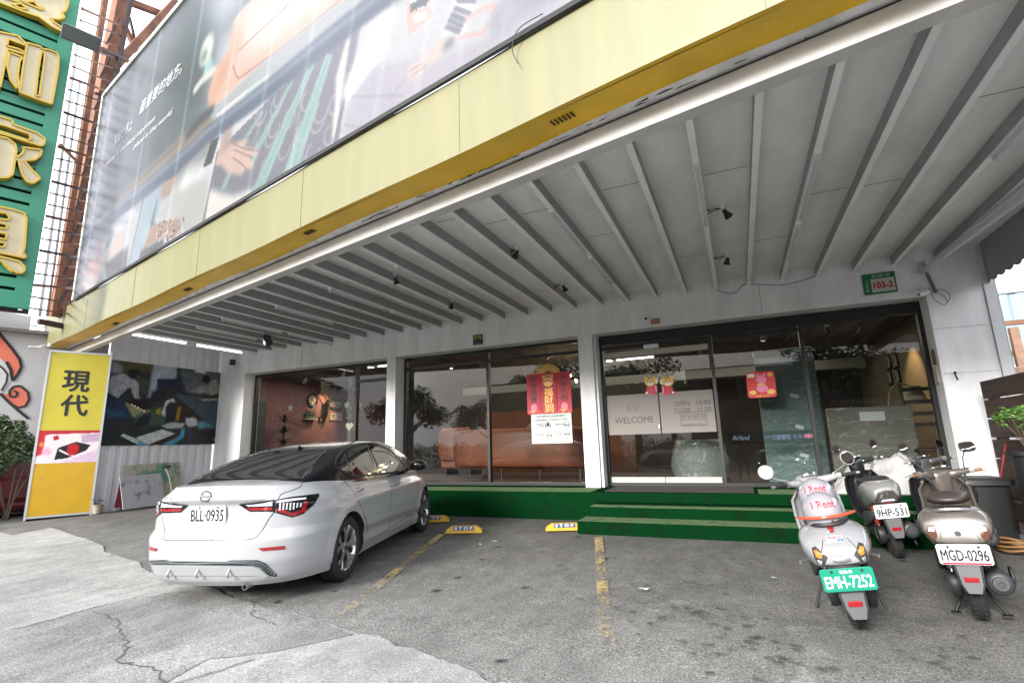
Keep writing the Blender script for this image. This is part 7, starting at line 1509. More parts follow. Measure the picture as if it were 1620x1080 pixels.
# two little tiger stickers (plain generic cubs), a red square greeting sticker
tyel = M('sticker_yellow2', (.78, .48, .10), .5); tink = M('sticker_ink', (.04, .02, .02), .5)
def tiger(px, label, mir):
    f = gf(px, 609, YG-.02); t = thing('tiger_sticker', label, 'sticker', tuple(ony(px, 609, YG-.02)), group='tiger stickers on the doors')
    def disc(mb, x, y, rx, ry, z, n=18): mb.prism([(mir*x+rx*math.cos(a), y+ry*math.sin(a)) for a in [2*math.pi*q/n for q in range(n)]], 0, z, f)
    m = MB(); disc(m, 0, -.075, .075, .075, .002); disc(m, .075, -.03, .03, .045, .0023); disc(m, -.07, -.13, .035, .03, .0026); disc(m, .05, -.145, .035, .025, .0024); m.build('red_suit', redp, t)
    m = MB(); disc(m, 0, .06, .095, .08, .004); disc(m, -.07, .125, .028, .028, .003); disc(m, .07, .125, .028, .028, .0034); m.build('head', tyel, t)
    m = MB(); disc(m, 0, .03, .05, .035, .0055); disc(m, -.07, -.13, .018, .016, .004); m.build('muzzle', M('sticker_white2', (.75, .70, .62), .5), t)
    m = MB(); disc(m, -.04, .065, .011, .013, .006, 10); disc(m, .04, .065, .011, .013, .0062, 10); disc(m, 0, .045, .014, .009, .0075, 10); [m.beam(f @ V3(x, .10, .006), f @ V3(x*.6, .132, .006), .009, .002, (0, -1, 0)) for x in (-.03, 0, .03)]; m.build('features', tink, t)
    m = MB(); disc(m, .10, .06, .035, .045, .003, 10); m.build('fan', M('sticker_white2', (.75, .70, .62), .5), t); m = MB(); m.prism([(mir*.09-.014, -.13), (mir*.09+.014, -.13), (mir*.09+.014, -.01), (mir*.09-.014, -.01)], 0, .004, f); m.build('scroll', pinkp, t)
tiger(1029, 'left tiger cub sticker in red on the glass doors, above the frosted film', 1); tiger(1057, 'right tiger cub sticker in red on the glass doors, above the frosted film', -1)
gs_ = thing('greeting_sticker', 'square red greeting sticker with pink figure on the window right of the doors', 'sticker', tuple(ony(1204, 608, YP)))
f = gf(1204, 608); m = MB(); c = .03; w = .205; m.prism([(-w+c, -w), (w-c, -w), (w, -w+c), (w, w-c), (w-c, w), (-w+c, w), (-w, w-c), (-w, -w+c)], 0, .003, f); m.build('sheet', M('sticker_red', (.62, .03, .03), .45), gs_)
m = MB(); [m.prism([(x+rx*math.cos(a), y+ry*math.sin(a)) for a in [2*math.pi*q/20 for q in range(20)]], 0, z, f) for x, y, rx, ry, z in ((.01, .08, .075, .07, .005), (.01, -.06, .085, .06, .0055), (-.04, .15, .022, .025, .0045), (.06, .15, .022, .025, .0047))]; m.build('pink_figure', M('sticker_pink', (.80, .22, .36), .5), gs_)
m = MB(); [m.prism([(x+rx*math.cos(a), y+ry*math.sin(a)) for a in [2*math.pi*q/12 for q in range(12)]], 0, z, f) for x, y, rx, ry, z in ((-.13, -.12, .05, .035, .005), (.13, -.12, .06, .04, .0052), (.0, .0, .06, .018, .007), (.14, .15, .035, .035, .0045))]; m.build('gold_ornaments', tyel, gs_)
m = MB(); m.prism([(-.18, .12), (-.08, .12), (-.08, .18), (-.18, .18)], 0, .005, f); m.build('white_tag', M('sticker_white2', (.75, .70, .62), .5), gs_)
text_mb(MB(), '諸事大吉', f, width=.20, height=.03, x=0, y=-.18, z=.0045).build('lettering', tyel, gs_)
# frosted band with shop partner names low on the window
fb = thing('window_lettering', 'frosted band with blue lettering and small flag low on the right window', 'window film', tuple(ony(1215, 690, YP)))
A, B_ = ony(1150, 684, YP), ony(1287, 700, YP); m = MB(); m.quad((A.x, YP, B_.z), (1.0, YP, B_.z), (1.0, YP, A.z), (A.x, YP, A.z)); m.build('film', glass_mat('thin_film', (.62, .66, .68)), fb)
blu = M('band_blue', (.03, .06, .12), .5)
def bt(txt, cx, cy, w, h, **k): text_mb(MB(), txt, gf(cx, cy, YP-.003), width=w, height=h, z=0, **k).build('lettering', blu, fb)
bt('Airland', 1172, 692, .26, .075, shear=.3); bt('英國', 1214, 691, .11, .045); bt('艾爾蘭思', 1236, 691, .26, .075, fat=.002); bt('名床', 1262, 690, .13, .065, fat=.001)
f = gf(1279, 689, YP-.003); m = MB(); m.box((-.055, -.03, 0), (.055, .03, .001), f); m.build('flag', blu, fb); m = MB(); m.box((-.055, -.008, .0011), (.055, .008, .002), f); m.box((-.010, -.03, .0012), (.010, .03, .0022), f); m.build('flag_cross', M('flag_red', (.5, .05, .06), .5), fb)

# litter
g = random.Random(77)
for k, (px, py, lab, w) in enumerate(((782, 857, 'torn white paper scrap on the asphalt below the middle bay', .05), (760, 862, 'small pale scrap left of the torn paper on the asphalt', .02), (932, 836, 'white scrap at the foot of the green steps', .045), (1018, 933, 'pale dusty smear of paper on the asphalt right of the bay line', .05), (282, 922, 'dry brown leaf on the concrete under the left rear of the car', .05), (268, 925, 'small yellow leaf on the concrete near the brown leaf', .035), (1225, 916, 'tiny pale scrap left of the rental scooter', .03))):
    c = ong(px, py); m = MB(); n = 7; P = [c+V3(w*g.uniform(.5, 1)*math.cos(6.28*i/n), w*.6*g.uniform(.5, 1)*math.sin(6.28*i/n), .009+g.uniform(0, .012)) for i in range(n)]; o_ = m.bm.verts.new(c+V3(0, 0, .016)); v = [m.bm.verts.new(p) for p in P]
    for i in range(n): m._f([o_, v[i], v[(i+1) % n]])
    leafy = 'leaf' in lab; tag(m.build('dry_leaf' if leafy else 'paper_scrap', M('leaf_brown', (.22, .13, .05), .8) if leafy else M('scrap_white', (.5, .5, .48), .8), fix=False), lab, 'leaf' if leafy else 'litter')
# ------------------------------------------------------------------ inside the shop
def lampl(name, kind, loc, e, col=(1, .72, .42), tgt=None, size=.05, ang=60, blend=.6):
    l = bpy.data.lights.new(name, kind); l.energy = e; l.color = col
    if kind == 'SPOT': l.spot_size = math.radians(ang); l.spot_blend = blend; l.shadow_soft_size = size
    elif kind == 'AREA': l.size = size
    else: l.shadow_soft_size = size
    o = bpy.data.objects.new(name, l); COL.objects.link(o); o.location = loc
    if tgt is not None: o.rotation_euler = (Vector(tgt)-Vector(loc)).to_track_quat('-Z', 'Y').to_euler()
    return o
warm = M('lamp_glow', (1, .8, .5), .4, emit=(1, .75, .45), es=14)
random.seed(31)
SPOTS = [(-10.6, 10.2), (-9.8, 11.0), (-9.0, 9.9), (-8.2, 10.8), (-6.0, 10.1), (-5.3, 10.3), (-4.9, 11.9), (-3.6, 10.0), (-2.9, 11.4), (-4.3, 13.0), (-1.5, 10.8), (-1.9, 12.4), (-.6, 11.6), (.6, 10.4), (.2, 13.2), (1.6, 10.2), (2.2, 10.6), (-7.0, 12.8)]
ORD = ['first', 'second', 'third', 'fourth', 'fifth', 'sixth', 'seventh', 'eighth', 'ninth', 'tenth', 'eleventh', 'twelfth', 'thirteenth', 'fourteenth', 'fifteenth', 'sixteenth', 'seventeenth', 'eighteenth']
for i, (x, y) in enumerate(sorted(SPOTS)):
    t = thing('track_spotlight', 'small black spotlight on the showroom ceiling, %s one counted from the left' % ORD[i], 'spotlight', (x, y, 2.95), group='ceiling spotlights inside the showroom')
    d = Vector((random.uniform(-.5, .5), random.uniform(-.2, .8), -1)).normalized(); m = MB(); m.cyl((x, y, 3.115), (x, y, 3.04), .012); m.lathe([(.001, -.02), (.035, -.02), (.042, .02), (.045, .11), (.040, .11)], V3(x, y, 3.03), d, 14); m.build('housing', dplast, t, auto=40)
    m = MB(); m.lathe([(.001, .095), (.038, .095)], V3(x, y, 3.03), d, 14); m.build('bulb', warm, t)
lampl('showroom_light', 'AREA', (-5, 12.5, 3.1), 22, (1, .88, .76), (-5, 12.5, 0), 6); lampl('showroom_light', 'AREA', (0, 12, 3.1), 10, (1, .88, .76), (0, 12, 0), 4); lampl('showroom_light', 'AREA', (-9.5, 10.8, 3.1), 15, (1, .88, .80), (-9.5, 10.8, 0), 3)
XI = -11.74
def sw(px, py, x=XI): return onx(px, py, x)
dk = M('frame_black', (.015, .013, .012), .4)
lampl('wall_spot', 'SPOT', (-11.0, 12.1, 3.0), 26, (1, .60, .32), (XI, 12.0, 2.3), .03, 70)
# deer head trophy
c = sw(512, 648); dh = thing('deer_head', 'black faceted deer head with branching antlers on the pink wall', 'wall ornament', tuple(c))
m = MB(); m.loft([(c+V3(0, 0, -.34), (.02, 0, 0), (0, .07, 0)), (c+V3(.06, 0, -.15), (.06, 0, 0), (0, .12, 0)), (c+V3(.10, 0, .05), (.06, 0, 0), (0, .09, 0)), (c+V3(.12, 0, .20), (.05, 0, 0), (0, .06, 0)), (c+V3(.22, 0, .27), (.04, 0, 0), (0, .06, 0))], 6, 2); m.loft([(c+V3(.14, 0, .22), (0, 0, .07), (0, .09, 0)), (c+V3(.26, 0, .16), (0, 0, .06), (0, .07, 0)), (c+V3(.36, 0, .05), (0, 0, .04), (0, .045, 0))], 6, 2); m.build('head', dk, dh)
m = MB()
for s in (-1, 1):
    m.tube(smoothpts([c+V3(.15, s*.05, .28), c+V3(.15, s*.18, .42), c+V3(.15, s*.42, .52), c+V3(.15, s*.50, .75)], 4), .016, 6); m.tube([c+V3(.15, s*.20, .43), c+V3(.15, s*.20, .62)], .012, 6); m.tube([c+V3(.15, s*.32, .48), c+V3(.15, s*.30, .72)], .012, 6); m.tube([c+V3(.15, s*.42, .52), c+V3(.15, s*.60, .60)], .010, 6)
m.build('antler', dk, dh)
pic = M('picture_paper', (.42, .38, .32), .5, col2=(.16, .15, .13), vscale=7, thr=(.45, .5))
def picf(label, px0, py0, px1, py1, mat=dk, name='picture_frame', cat='picture'):
    a, b_ = sw(px0, py0), sw(px1, py1); t = thing(name, label, cat, tuple((a+b_)/2)); m = MB(); w = .045; y0, y1, z0, z1 = a.y, b_.y, b_.z, a.z
    for q in (((XI, y0, z0), (XI+.04, y0+w, z1)), ((XI, y1-w, z0), (XI+.04, y1, z1)), ((XI, y0+w, z0), (XI+.04, y1-w, z0+w)), ((XI, y0+w, z1-w), (XI+.04, y1-w, z1))): m.box(*q)
    m.build('frame', mat, t); m = MB(); m.box((XI, y0+w, z0+w), (XI+.015, y1-w, z1-w)); m.build('print', pic, t)
picf('landscape picture in black frame right of the deer head', 522, 631, 540, 648); picf('small square picture in black frame below the deer head', 504, 659, 513, 668)
cw = M('frame_cream', (.5, .45, .38), .6); picf('left of two small cream framed pictures under the landscape picture', 521.5, 653, 529.5, 664.5, cw); picf('right of two small cream framed pictures under the landscape picture', 531, 653, 539, 664.5, cw)
picf('tall dark framed panel at the right end of the pink wall', 544, 632, 557, 666)
c = sw(493, 633); ck = thing('wall_clock', 'round black clock left of the deer head on the pink wall', 'clock', tuple(c)); m = MB(); m.lathe([(.17, 0), (.17, .05), (.205, .05), (.205, 0)], c, (1, 0, 0), 28); m.build('case', dk, ck); m = MB(); m.lathe([(.001, .02), (.17, .02)], c, (1, 0, 0), 28); m.build('dial', pic, ck)
def star(mb, f, R, th=.012):
    mb.prism([(R*(1 if k % 2 == 0 else .42)*math.sin(math.pi*k/5), R*(1 if k % 2 == 0 else .42)*math.cos(math.pi*k/5)) for k in range(10)], 0, th, f); return mb
sty = M('star_pale', (.40, .42, .36), .6)
for (x, y, lab) in ((404, 652, 'pale star at the left edge of the first window'), (460, 645, 'pale star above the palm on the left window'), (549, 640, 'pale star on the tall dark panel'), (498, 642, 'pale star beside the round clock'), (568, 641, 'pale star near the yellow reflection'), (554, 610, 'small pale star high near the ceiling, left'), (562, 615, 'small pale star high near the ceiling, right')):
    tag(star(MB(), frame(ony(x, y, YG+.06), (1, 0, 0), (0, 0, 1)), .10 if y > 620 else .06).build('star_ornament', sty), lab, 'star', group='star ornaments in the left window')
c = ony(563, 673, YG+.15); so = thing('star_stick', 'yellow star on a stick behind the car roof', 'ornament', (c.x, c.y, 1.2)); star(MB(), frame(c, (1, 0, 0), (0, 0, 1)), .115).build('star', M('star_yellow', (.66, .60, .26), .6), so); m = MB(); m.cyl(c-V3(0, 0, .05), c-V3(0, 0, 1.2), .006); m.build('stick', cw, so)
c = ony(553, 674, YG+.2); so = thing('heart_stick', 'pale heart on a stick behind the car roof', 'ornament', (c.x, c.y, 1.2)); m = MB(); m.prism([(.10*math.sin(a)**3, .10*(13*math.cos(a)-5*math.cos(2*a)-2*math.cos(3*a)-math.cos(4*a))/15) for a in [2*math.pi*q/28 for q in range(28)]], 0, .012, frame(c, (1, 0, 0), (0, 0, 1))); m.build('heart', M('heart_pale', (.48, .50, .36), .6), so); m = MB(); m.cyl(c-V3(0, 0, .05), c-V3(0, 0, 1.2), .006); m.build('stick', cw, so)
# shelf with little trees and a small dark cabinet
c0 = sw(487, 663); sh = thing('wall_shelf', 'shelf with small tree ornaments left of the deer head', 'shelf', tuple(c0)); a, b_ = sw(478, 663), sw(497, 663); m = MB(); m.box((XI, a.y, c0.z-.015), (XI+.16, b_.y, c0.z+.015)); m.build('board', cw, sh)
for k in range(5): y = a.y+.08+(b_.y-a.y-.16)*k/4; m = MB(); m.lathe([(.001, .30-.04*(k % 2)), (.05, .12), (.02, .12), (.065, .0)], (XI+.08, y, c0.z+.015), (0, 0, 1), 8); tag(m.build('tree_ornament', M('ornament_green', (.05, .09, .06), .7)), 'small green tree ornament on the wall shelf, number %s from the window' % NAMES[k], 'ornament', group='tree ornaments on the wall shelf')
# palm
def palm(name, label, base, H_, R, n, seed, mat):
    t = thing(name, label, 'plant', tuple(base)); g = random.Random(seed); m = MB(); st = MB()
    for s in range(3):
        q = base+V3(g.uniform(-.1, .1), g.uniform(-.1, .1), 0); st.tube([q, q+V3(g.uniform(-.1, .1), g.uniform(-.1, .1), H_*(.6+.2*s))], .018, 6); top = q+V3(0, 0, H_*(.6+.2*s))
        for k in range(n):
            a = g.uniform(0, 6.28); e = g.uniform(.2, 1.2); d = V3(math.cos(a)*math.cos(e), math.sin(a)*math.cos(e), math.sin(e)); L = R*g.uniform(.7, 1.1); pr = None; sd = d.cross(V3(0, 0, 1)).normalized()
            for j in range(6):
                u = j/5; p_ = top+d*L*u+V3(0, 0, -L*.55*u*u); w = .022*(1-abs(2*u-.7))+.004; cur = (p_-sd*w, p_+sd*w)
                if pr: m.quad(pr[0], pr[1], cur[1], cur[0])
                pr = cur
    m.build('fronds', mat, t); st.build('stem', M('bark', (.10, .07, .05), .9), t)
    m = MB(); m.lathe([(.001, 0), (.13, 0), (.17, .28), (.15, .28), (.14, .25), (.001, .25)], base, (0, 0, 1), 18); m.build('pot', cw, t, auto=40)
palm('potted_palm', 'dark spiky palm standing before the pink wall', V3(-11.15, 10.1, ZD), 1.5, .60, 24, 3, lf[1])
palm('potted_plant', 'dark leafy plant standing behind the wrapped boxes on the right', V3(1.95, 11.3, ZD), 1.1, .5, 24, 5, lf[1])
m = MB(); m.box((-11.6, 9.15, ZD), (-11.2, 9.5, 2.45)); tag(m.build('dark_cabinet', M('dark_green_wood', (.018, .026, .024), .5), bevel=.01), 'tall dark cabinet at the left end of the left window', 'cabinet')
# table with flowers in the left window
tb = thing('console_table', 'long low console against the pink wall behind the car', 'table', (-11.3, 11.5, ZD)); m = MB(); m.box((-11.7, 10.6, .95), (-11.2, 14.0, 1.0)); m.build('top', M('dark_wood', (.05, .03, .022), .5), tb)
for y in (10.7, 13.9): m = MB(); m.box((-11.65, y-.03, ZD), (-11.25, y+.03, .949)); m.build('leg', M('dark_wood', (.05, .03, .022), .5), tb)
# orange sofa in the middle window
orange = M('tan_leather', (.24, .07, .03), .4, var=.15, vscale=3, bump=.15, bscale=90)
so = thing('sofa', 'long orange tan leather sofa seen from behind in the middle window', 'sofa', (-4.4, 10.9, ZD))
m = MB(); m.loft([(V3(-6.1, 10.5, 1.12), (0, .13, 0), (0, 0, .30)), (V3(-6.0, 10.5, 1.10), (0, .17, 0), (0, 0, .42)), (V3(-4.4, 10.5, 1.08), (0, .17, 0), (0, 0, .42)), (V3(-2.95, 10.5, 1.06), (0, .17, 0), (0, 0, .42)), (V3(-2.85, 10.5, 1.06), (0, .13, 0), (0, 0, .30))], 20, 5); m.build('backrest', orange, so, smooth=True)
m = MB(); m.box((-6.0, 10.5, .62), (-2.9, 11.5, .86)); m.build('seat', orange, so, bevel=.06, smooth=True)
for x in (-6.05, -2.95): m = MB(); m.box((x-.12, 10.5, .62), (x+.12, 11.5, 1.15)); m.build('arm', orange, so, bevel=.06, smooth=True)
for x in (-5.8, -4.9, -4.0, -3.1): m = MB(); m.box((x-.015, 10.4, ZD+.01), (x+.015, 10.43, .63)); m.build('leg', dk, so)
ac_ = thing('armchair', 'orange tan armchair at the left of the sofa', 'armchair', (-6.7, 11.7, ZD)); m = MB(); m.loft([(V3(-7.1, 11.4, 1.2), (0, .10, 0), (0, 0, .3)), (V3(-7.0, 11.4, 1.2), (0, .14, 0), (0, 0, .42)), (V3(-6.3, 11.4, 1.2), (0, .14, 0), (0, 0, .42)), (V3(-6.2, 11.4, 1.2), (0, .10, 0), (0, 0, .3))], 18, 4); m.build('backrest', orange, ac_, smooth=True); m = MB(); m.box((-7.1, 11.4, .6), (-6.2, 12.2, .9)); m.build('seat', orange, ac_, bevel=.05)
for x in (-7.0, -6.3): m = MB(); m.box((x-.02, 11.5, ZD+.01), (x+.02, 12.1, .6)); m.build('leg', dk, ac_)
# orange wall panel with round motifs behind
op = thing('wall_display', 'orange brown display wall with pale round motifs behind the sofa', 'display', (-4.6, 13.0, ZD)); m = MB(); m.box((-6.6, 13.0, ZD), (-2.4, 13.08, 2.05)); m.build('panel', M('panel_brown', (.20, .075, .035), .6, var=.2, vscale=2), op)
m = MB()
for x, z, r in ((-5.9, 1.35, .16), (-5.1, 1.5, .24), (-4.1, 1.45, .18), (-3.3, 1.6, .14)): m.lathe([(.001, .012), (r, .012), (r, 0)], (x, 13.0, z), (0, -1, 0), 24)
m.build('motif', M('motif_pale', (.40, .30, .24), .6), op)
# rear windows of the showroom glow green-white (the back street), boxes, plastic wrapped goods
m = MB(); m.box((-4.3, 15.6, 1.2), (-3.75, 15.69, 2.1)); m.build('rear_window', M('rear_window_light', (.5, .6, .55), .3, emit=(.70, .95, .85), es=.9), shop)
def plastic(name, base, streak):
    mt = bpy.data.materials.new(name); mt.use_nodes = True; t = mt.node_tree; b = t.nodes['Principled BSDF']; b.inputs['Base Color'].default_value = (*base, 1); b.inputs['Roughness'].default_value = .12; b.inputs['Coat Weight'].default_value = 1
    tc = t.nodes.new('ShaderNodeTexCoord'); mp = t.nodes.new('ShaderNodeMapping'); mp.inputs['Scale'].default_value = streak; mp.inputs['Rotation'].default_value = (0, .25, .1); t.links.new(tc.outputs['Object'], mp.inputs[0])
    n = _n(t, 'ShaderNodeTexNoise', Scale=5, Detail=8, Roughness=.65, Distortion=1.2); t.links.new(mp.outputs[0], n.inputs['Vector']); bp_ = _n(t, 'ShaderNodeBump', Strength=.9, Distance=.04); t.links.new(n.outputs['Fac'], bp_.inputs['Height']); t.links.new(bp_.outputs[0], b.inputs['Normal'])
    r = t.nodes.new('ShaderNodeValToRGB'); r.color_ramp.elements[0].position = .55; r.color_ramp.elements[1].position = .72; r.color_ramp.elements[0].color = (*base, 1); r.color_ramp.elements[1].color = tuple(min(1, c*2.0+.12) for c in base)+(1,); t.links.new(n.outputs['Fac'], r.inputs[0]); t.links.new(r.outputs[0], b.inputs['Base Color']); return mt
pw1, pw2 = plastic('stretch_wrap_grey', (.22, .205, .185), (1, 1, 3.2)), plastic('stretch_wrap_teal', (.17, .235, .235), (1, 1, 2.4))
wp = thing('wrapped_box', 'large grey box in stretch wrap with a white label behind the right window', 'box', (1.9, 9.9, ZD)); m = MB(); m.box((1.30, 9.55, ZD+.012), (2.45, 10.1, 1.58)); m.build('box', pw1, wp, bevel=.03); m = MB(); m.box((1.75, 9.53, 1.36), (2.08, 9.545, 1.50)); m.build('label', M('label_white', (.62, .64, .68), .6), wp)
wp = thing('wrapped_furniture', 'tall upright panel in clear bluish wrap with paper tags behind the window', 'furniture', (.9, 9.7, ZD)); m = MB(); m.box((.36, 9.6, ZD+.012), (1.26, 9.78, 2.62)); m.build('panel', pw2, wp, bevel=.02)
for x, y in ((1257, 626), (1265, 675), (1273, 720), (1215, 740)): p = ony(x, y, 9.59); m = MB(); m.box((-.06, -.03, 0), (.06, .03, .003), frame(p, (1, 0, -.35), (.3, 0, 1))); m.build('paper_tag', M('label_white', (.62, .64, .68), .6), wp)
wp = thing('wrapped_armchair', 'low armchair wrapped in crumpled clear plastic behind the glass doors', 'furniture', (-.7, 10.2, ZD)); m = MB(); g = random.Random(2); R = []
for j in range(9):
    u = j/8; R.append([V3(-.72+(.46+.10*math.sin(u*3))*math.cos(a)*(1-.15*u)+g.uniform(-.02, .02), 10.15+.40*math.sin(a)+g.uniform(-.02, .02), ZD+.02+.72*u) for a in [2*math.pi*k/26 for k in range(26)]])
m.rings(R); m.build('plastic_cover', plastic('clear_wrap', (.24, .26, .25), (1, 2, 1)), wp, smooth=True)
# right side wall: warm lamp, pictures, wooden chair, floor lamp
lampl('wall_spot', 'SPOT', (2.45, 11.0, 2.95), 20, (1, .66, .34), (3.0, 11.3, 1.9), .03, 75)
XR_ = 3.02
for k, (x, y) in enumerate(((1406, 572), (1417, 570), (1408, 596), (1420, 594))):
    a = onx(x, y, XR_-.02); t = thing('picture_frame', ('upper', 'upper', 'lower', 'lower')[k]+(' left', ' right', ' left', ' right')[k]+' of four small pictures under the warm lamp on the right wall', 'picture', tuple(a)); m = MB(); m.box((XR_-.03, a.y-.13, a.z-.17), (XR_-.001, a.y+.13, a.z+.17)); m.build('frame', dk, t); m = MB(); m.box((XR_-.033, a.y-.09, a.z-.12), (XR_-.0305, a.y+.09, a.z+.12)); m.build('print', pic, t)
flm = thing('floor_lamp', 'arched floor lamp with pale shade near the right wall', 'lamp', (2.75, 10.2, ZD)); m = MB(); m.tube(smoothpts([V3(2.3, 10.2, ZD), V3(2.3, 10.2, 1.6), V3(2.45, 10.2, 1.95), V3(2.65, 10.2, 1.9)], 6), .012, 8); m.build('stem', M('pale_metal', (.5, .45, .38), .4), flm); m = MB(); m.lathe([(.10, .22), (.17, 0), (.165, 0), (.095, .22)], (2.66, 10.2, 1.68), (0, 0, 1), 22); m.build('lamp_shade', M('shade_cream', (.62, .55, .42), .7), flm)
ch = thing('wooden_chair', 'dark wooden ladder-back chair near the right window edge', 'chair', (2.6, 9.5, ZD)); wd = M('dark_wood', (.05, .03, .022), .5)
for x in (2.40, 2.78):
    m = MB(); m.tube([V3(x, 9.70, ZD), V3(x, 9.74, 1.2), V3(x, 9.82, 1.9)], .022, 8); m.build('back_post', wd, ch); m = MB(); m.cyl((x, 9.32, ZD), (x, 9.32, .90), .02); m.build('leg', wd, ch)
for z in (1.25, 1.42, 1.60, 1.80): m = MB(); m.box((2.40, 9.76+(z-1.2)*.1, z), (2.78, 9.78+(z-1.2)*.1, z+.06)); m.build('slat', wd, ch)
m = MB(); m.box((2.37, 9.30, .89), (2.81, 9.74, .93)); m.build('seat', wd, ch, bevel=.01)
# chandelier and long ceiling strips
cd = thing('chandelier', 'dark chandelier with several small warm bulbs behind the red banner', 'chandelier', (-3.75, 11.6, 2.4)); m = MB(); m.cyl((-3.75, 11.6, 3.2), (-3.75, 11.6, 2.75), .012); b_ = MB()
for k in range(9): a = k*.7; e = V3(-3.75+.32*math.cos(a), 11.6+.32*math.sin(a), 2.55+.06*(k % 3)); m.tube(smoothpts([V3(-3.75, 11.6, 2.75), V3(-3.75+.2*math.cos(a), 11.6+.2*math.sin(a), 2.48), e], 4), .008, 6); b_.ell(e+V3(0, 0, .03), .022, .022, .03, n=8, m=6)
m.build('arms', dk, cd); b_.build('bulbs', warm, cd)
for k, (x, y, L) in enumerate(((-7.8, 10.0, 1.1), (-2.3, 12.5, 1.2))):
    t = thing('tube_light', ('short lit tube on the showroom ceiling in the left window', 'short lit tube on the showroom ceiling in the middle window')[k], 'tube light', (x, y, 3.15)); m = MB(); m.box((x-L/2, y-.03, 3.16), (x+L/2, y+.03, 3.2195)); m.build('batten', steel, t); m = MB(); m.cyl((x-L/2+.02, y, 3.14), (x+L/2-.02, y, 3.14), .014); m.build('tube', tube_on, t)
m = MB(); m.box((-8.0, 14.2, 2.72), (2.9, 14.5, 2.95)); m.build('duct', M('duct_grey', (.30, .30, .28), .6), shop)
# ------------------------------------------------------------------ right edge: plank fence, plant, bin, broom, hose, tarpaulin
wood = M('weathered_plank', (.065, .04, .028), .75, var=.5, vscale=2.5, bump=.5, bscale=30, stretch=(4, .7, 9))
XF = 2.80; fy0 = 8.10; fz = 1.76; ft_ = thing('plank_fence', 'dark wooden fence of wide horizontal planks beside the scooters', 'fence', (XF, 5.5, 0))
z = fz; k = 0
while z > .15:
    h = .215; m = MB(); m.box((XF, 2.2, z-h), (XF+.035, fy0, z)); m.build('plank', wood, ft_, bevel=.004); z -= h+.014+.006*(k % 3); k += 1
for y in (8.02, 6.1, 4.2, 2.4): m = MB(); m.box((XF+.036, y-.05, gz(XF, y)-.05), (XF+.12, y+.05, fz-.03)); m.build('post', wood, ft_)
pc = onx(1618, 665, 2.62); pb = V3(pc.x, pc.y, gz(pc.x, pc.y)); PH = pc.z-.34-pb.z
pl = thing('potted_plant', 'bright green leafy plant before the plank fence at the right edge', 'plant', tuple(pb))
g = random.Random(4); lv = MB(); stm = MB()
for k in range(44):
    a = g.uniform(0, 6.28); e = g.uniform(.2, 1.3); tip = pc+V3(math.cos(a)*math.cos(e)*.19, math.sin(a)*math.cos(e)*.19, math.sin(e)*.16-.04); stm.tube(smoothpts([pc+V3(0, 0, -.34), pc.lerp(tip, .5)+V3(0, 0, -.10), tip], 3), .004, 5)
    for j in range(9):
        b_ = a+g.uniform(-1.4, 1.4); q = Euler((g.uniform(-.7, .7), g.uniform(-.6, .6), b_)).to_matrix(); s = g.uniform(.04, .07); lv.mi = g.choice((0, 0, 2)); o_ = tip+V3(g.uniform(-.03, .03), g.uniform(-.03, .03), g.uniform(-.06, .03))
        v = [o_+q @ Vector(w)*s for w in ((0, 0, 0), (.28, .45, .10), (0, 1.1, 0), (-.28, .45, .10))]; lv.quad(*v)
lv.mi = 0; lv.build('foliage', [M('leaf_bright', (.09, .22, .04), .4), lf[1], M('leaf_light2', (.16, .30, .07), .4)], pl); stm.build('stem', M('bark', (.10, .07, .05), .9), pl); m = MB(); m.lathe([(.001, 0), (.12, 0), (.15, PH), (.19, PH), (.19, PH+.04), (.16, PH+.04), (.15, PH), (.001, PH)], pb, (0, 0, 1), 22); m.build('pot', M('pot_dark', (.008, .008, .009), .5), pl, auto=40)
bn = thing('storage_bin', 'black plastic storage bin with lid against the white pier behind the scooters', 'bin', (2.3, 7.3, 0)); m = MB(); m.loft([(V3(2.30, 7.35, gz(2, 7)), (.24, 0, 0), (0, .24, 0)), (V3(2.30, 7.35, .60), (.25, 0, 0), (0, .25, 0))], 20, 7); m.build('body', M('bin_black', (.005, .0055, .006), .5), bn, auto=50); m = MB(); m.loft([(V3(2.30, 7.35, .60), (.28, 0, 0), (0, .30, 0)), (V3(2.30, 7.35, .65), (.29, 0, 0), (0, .29, 0)), (V3(2.30, 7.35, .67), (.22, 0, 0), (0, .22, 0))], 20, 7); m.build('lid', M('bin_black', (.005, .0055, .006), .5), bn, auto=50)
a, b_ = onx(1591, 700, 2.66), onx(1573, 826, 2.45); br = thing('broom', 'dark red handled broom with green bristles leaning on the plank fence', 'broom', tuple(b_)); m = MB(); m.cyl(b_, a, .012); m.build('handle', M('handle_red', (.22, .015, .02), .5), br); m = MB(); m.loft([(b_+V3(0, 0, .03), (.02, 0, 0), (0, .06, 0)), (b_+V3(.02, 0, -.06), (.03, 0, 0), (0, .16, 0)), (b_+V3(.04, 0, -.16), (.035, 0, 0), (0, .20, 0))], 10, 3); m.build('bristles', M('bristle_green', (.01, .20, .06), .7), br)
P = [];  c = ong(1607, 880)
for k in range(44): a = k*.42; r = .16+.04*math.sin(k*.37); P.append(V3(c.x+.12+r*math.cos(a), c.y+.15+r*1.1*math.sin(a), gz(c.x, c.y)+.02+.0026*k+.01*math.sin(k*1.3)))
tag(MB().tube(smoothpts(P, 3), .012, 7).build('hose', M('hose_orange', (.20, .10, .03), .5), smooth=True), 'coiled orange hose on the ground by the plank fence', 'hose')
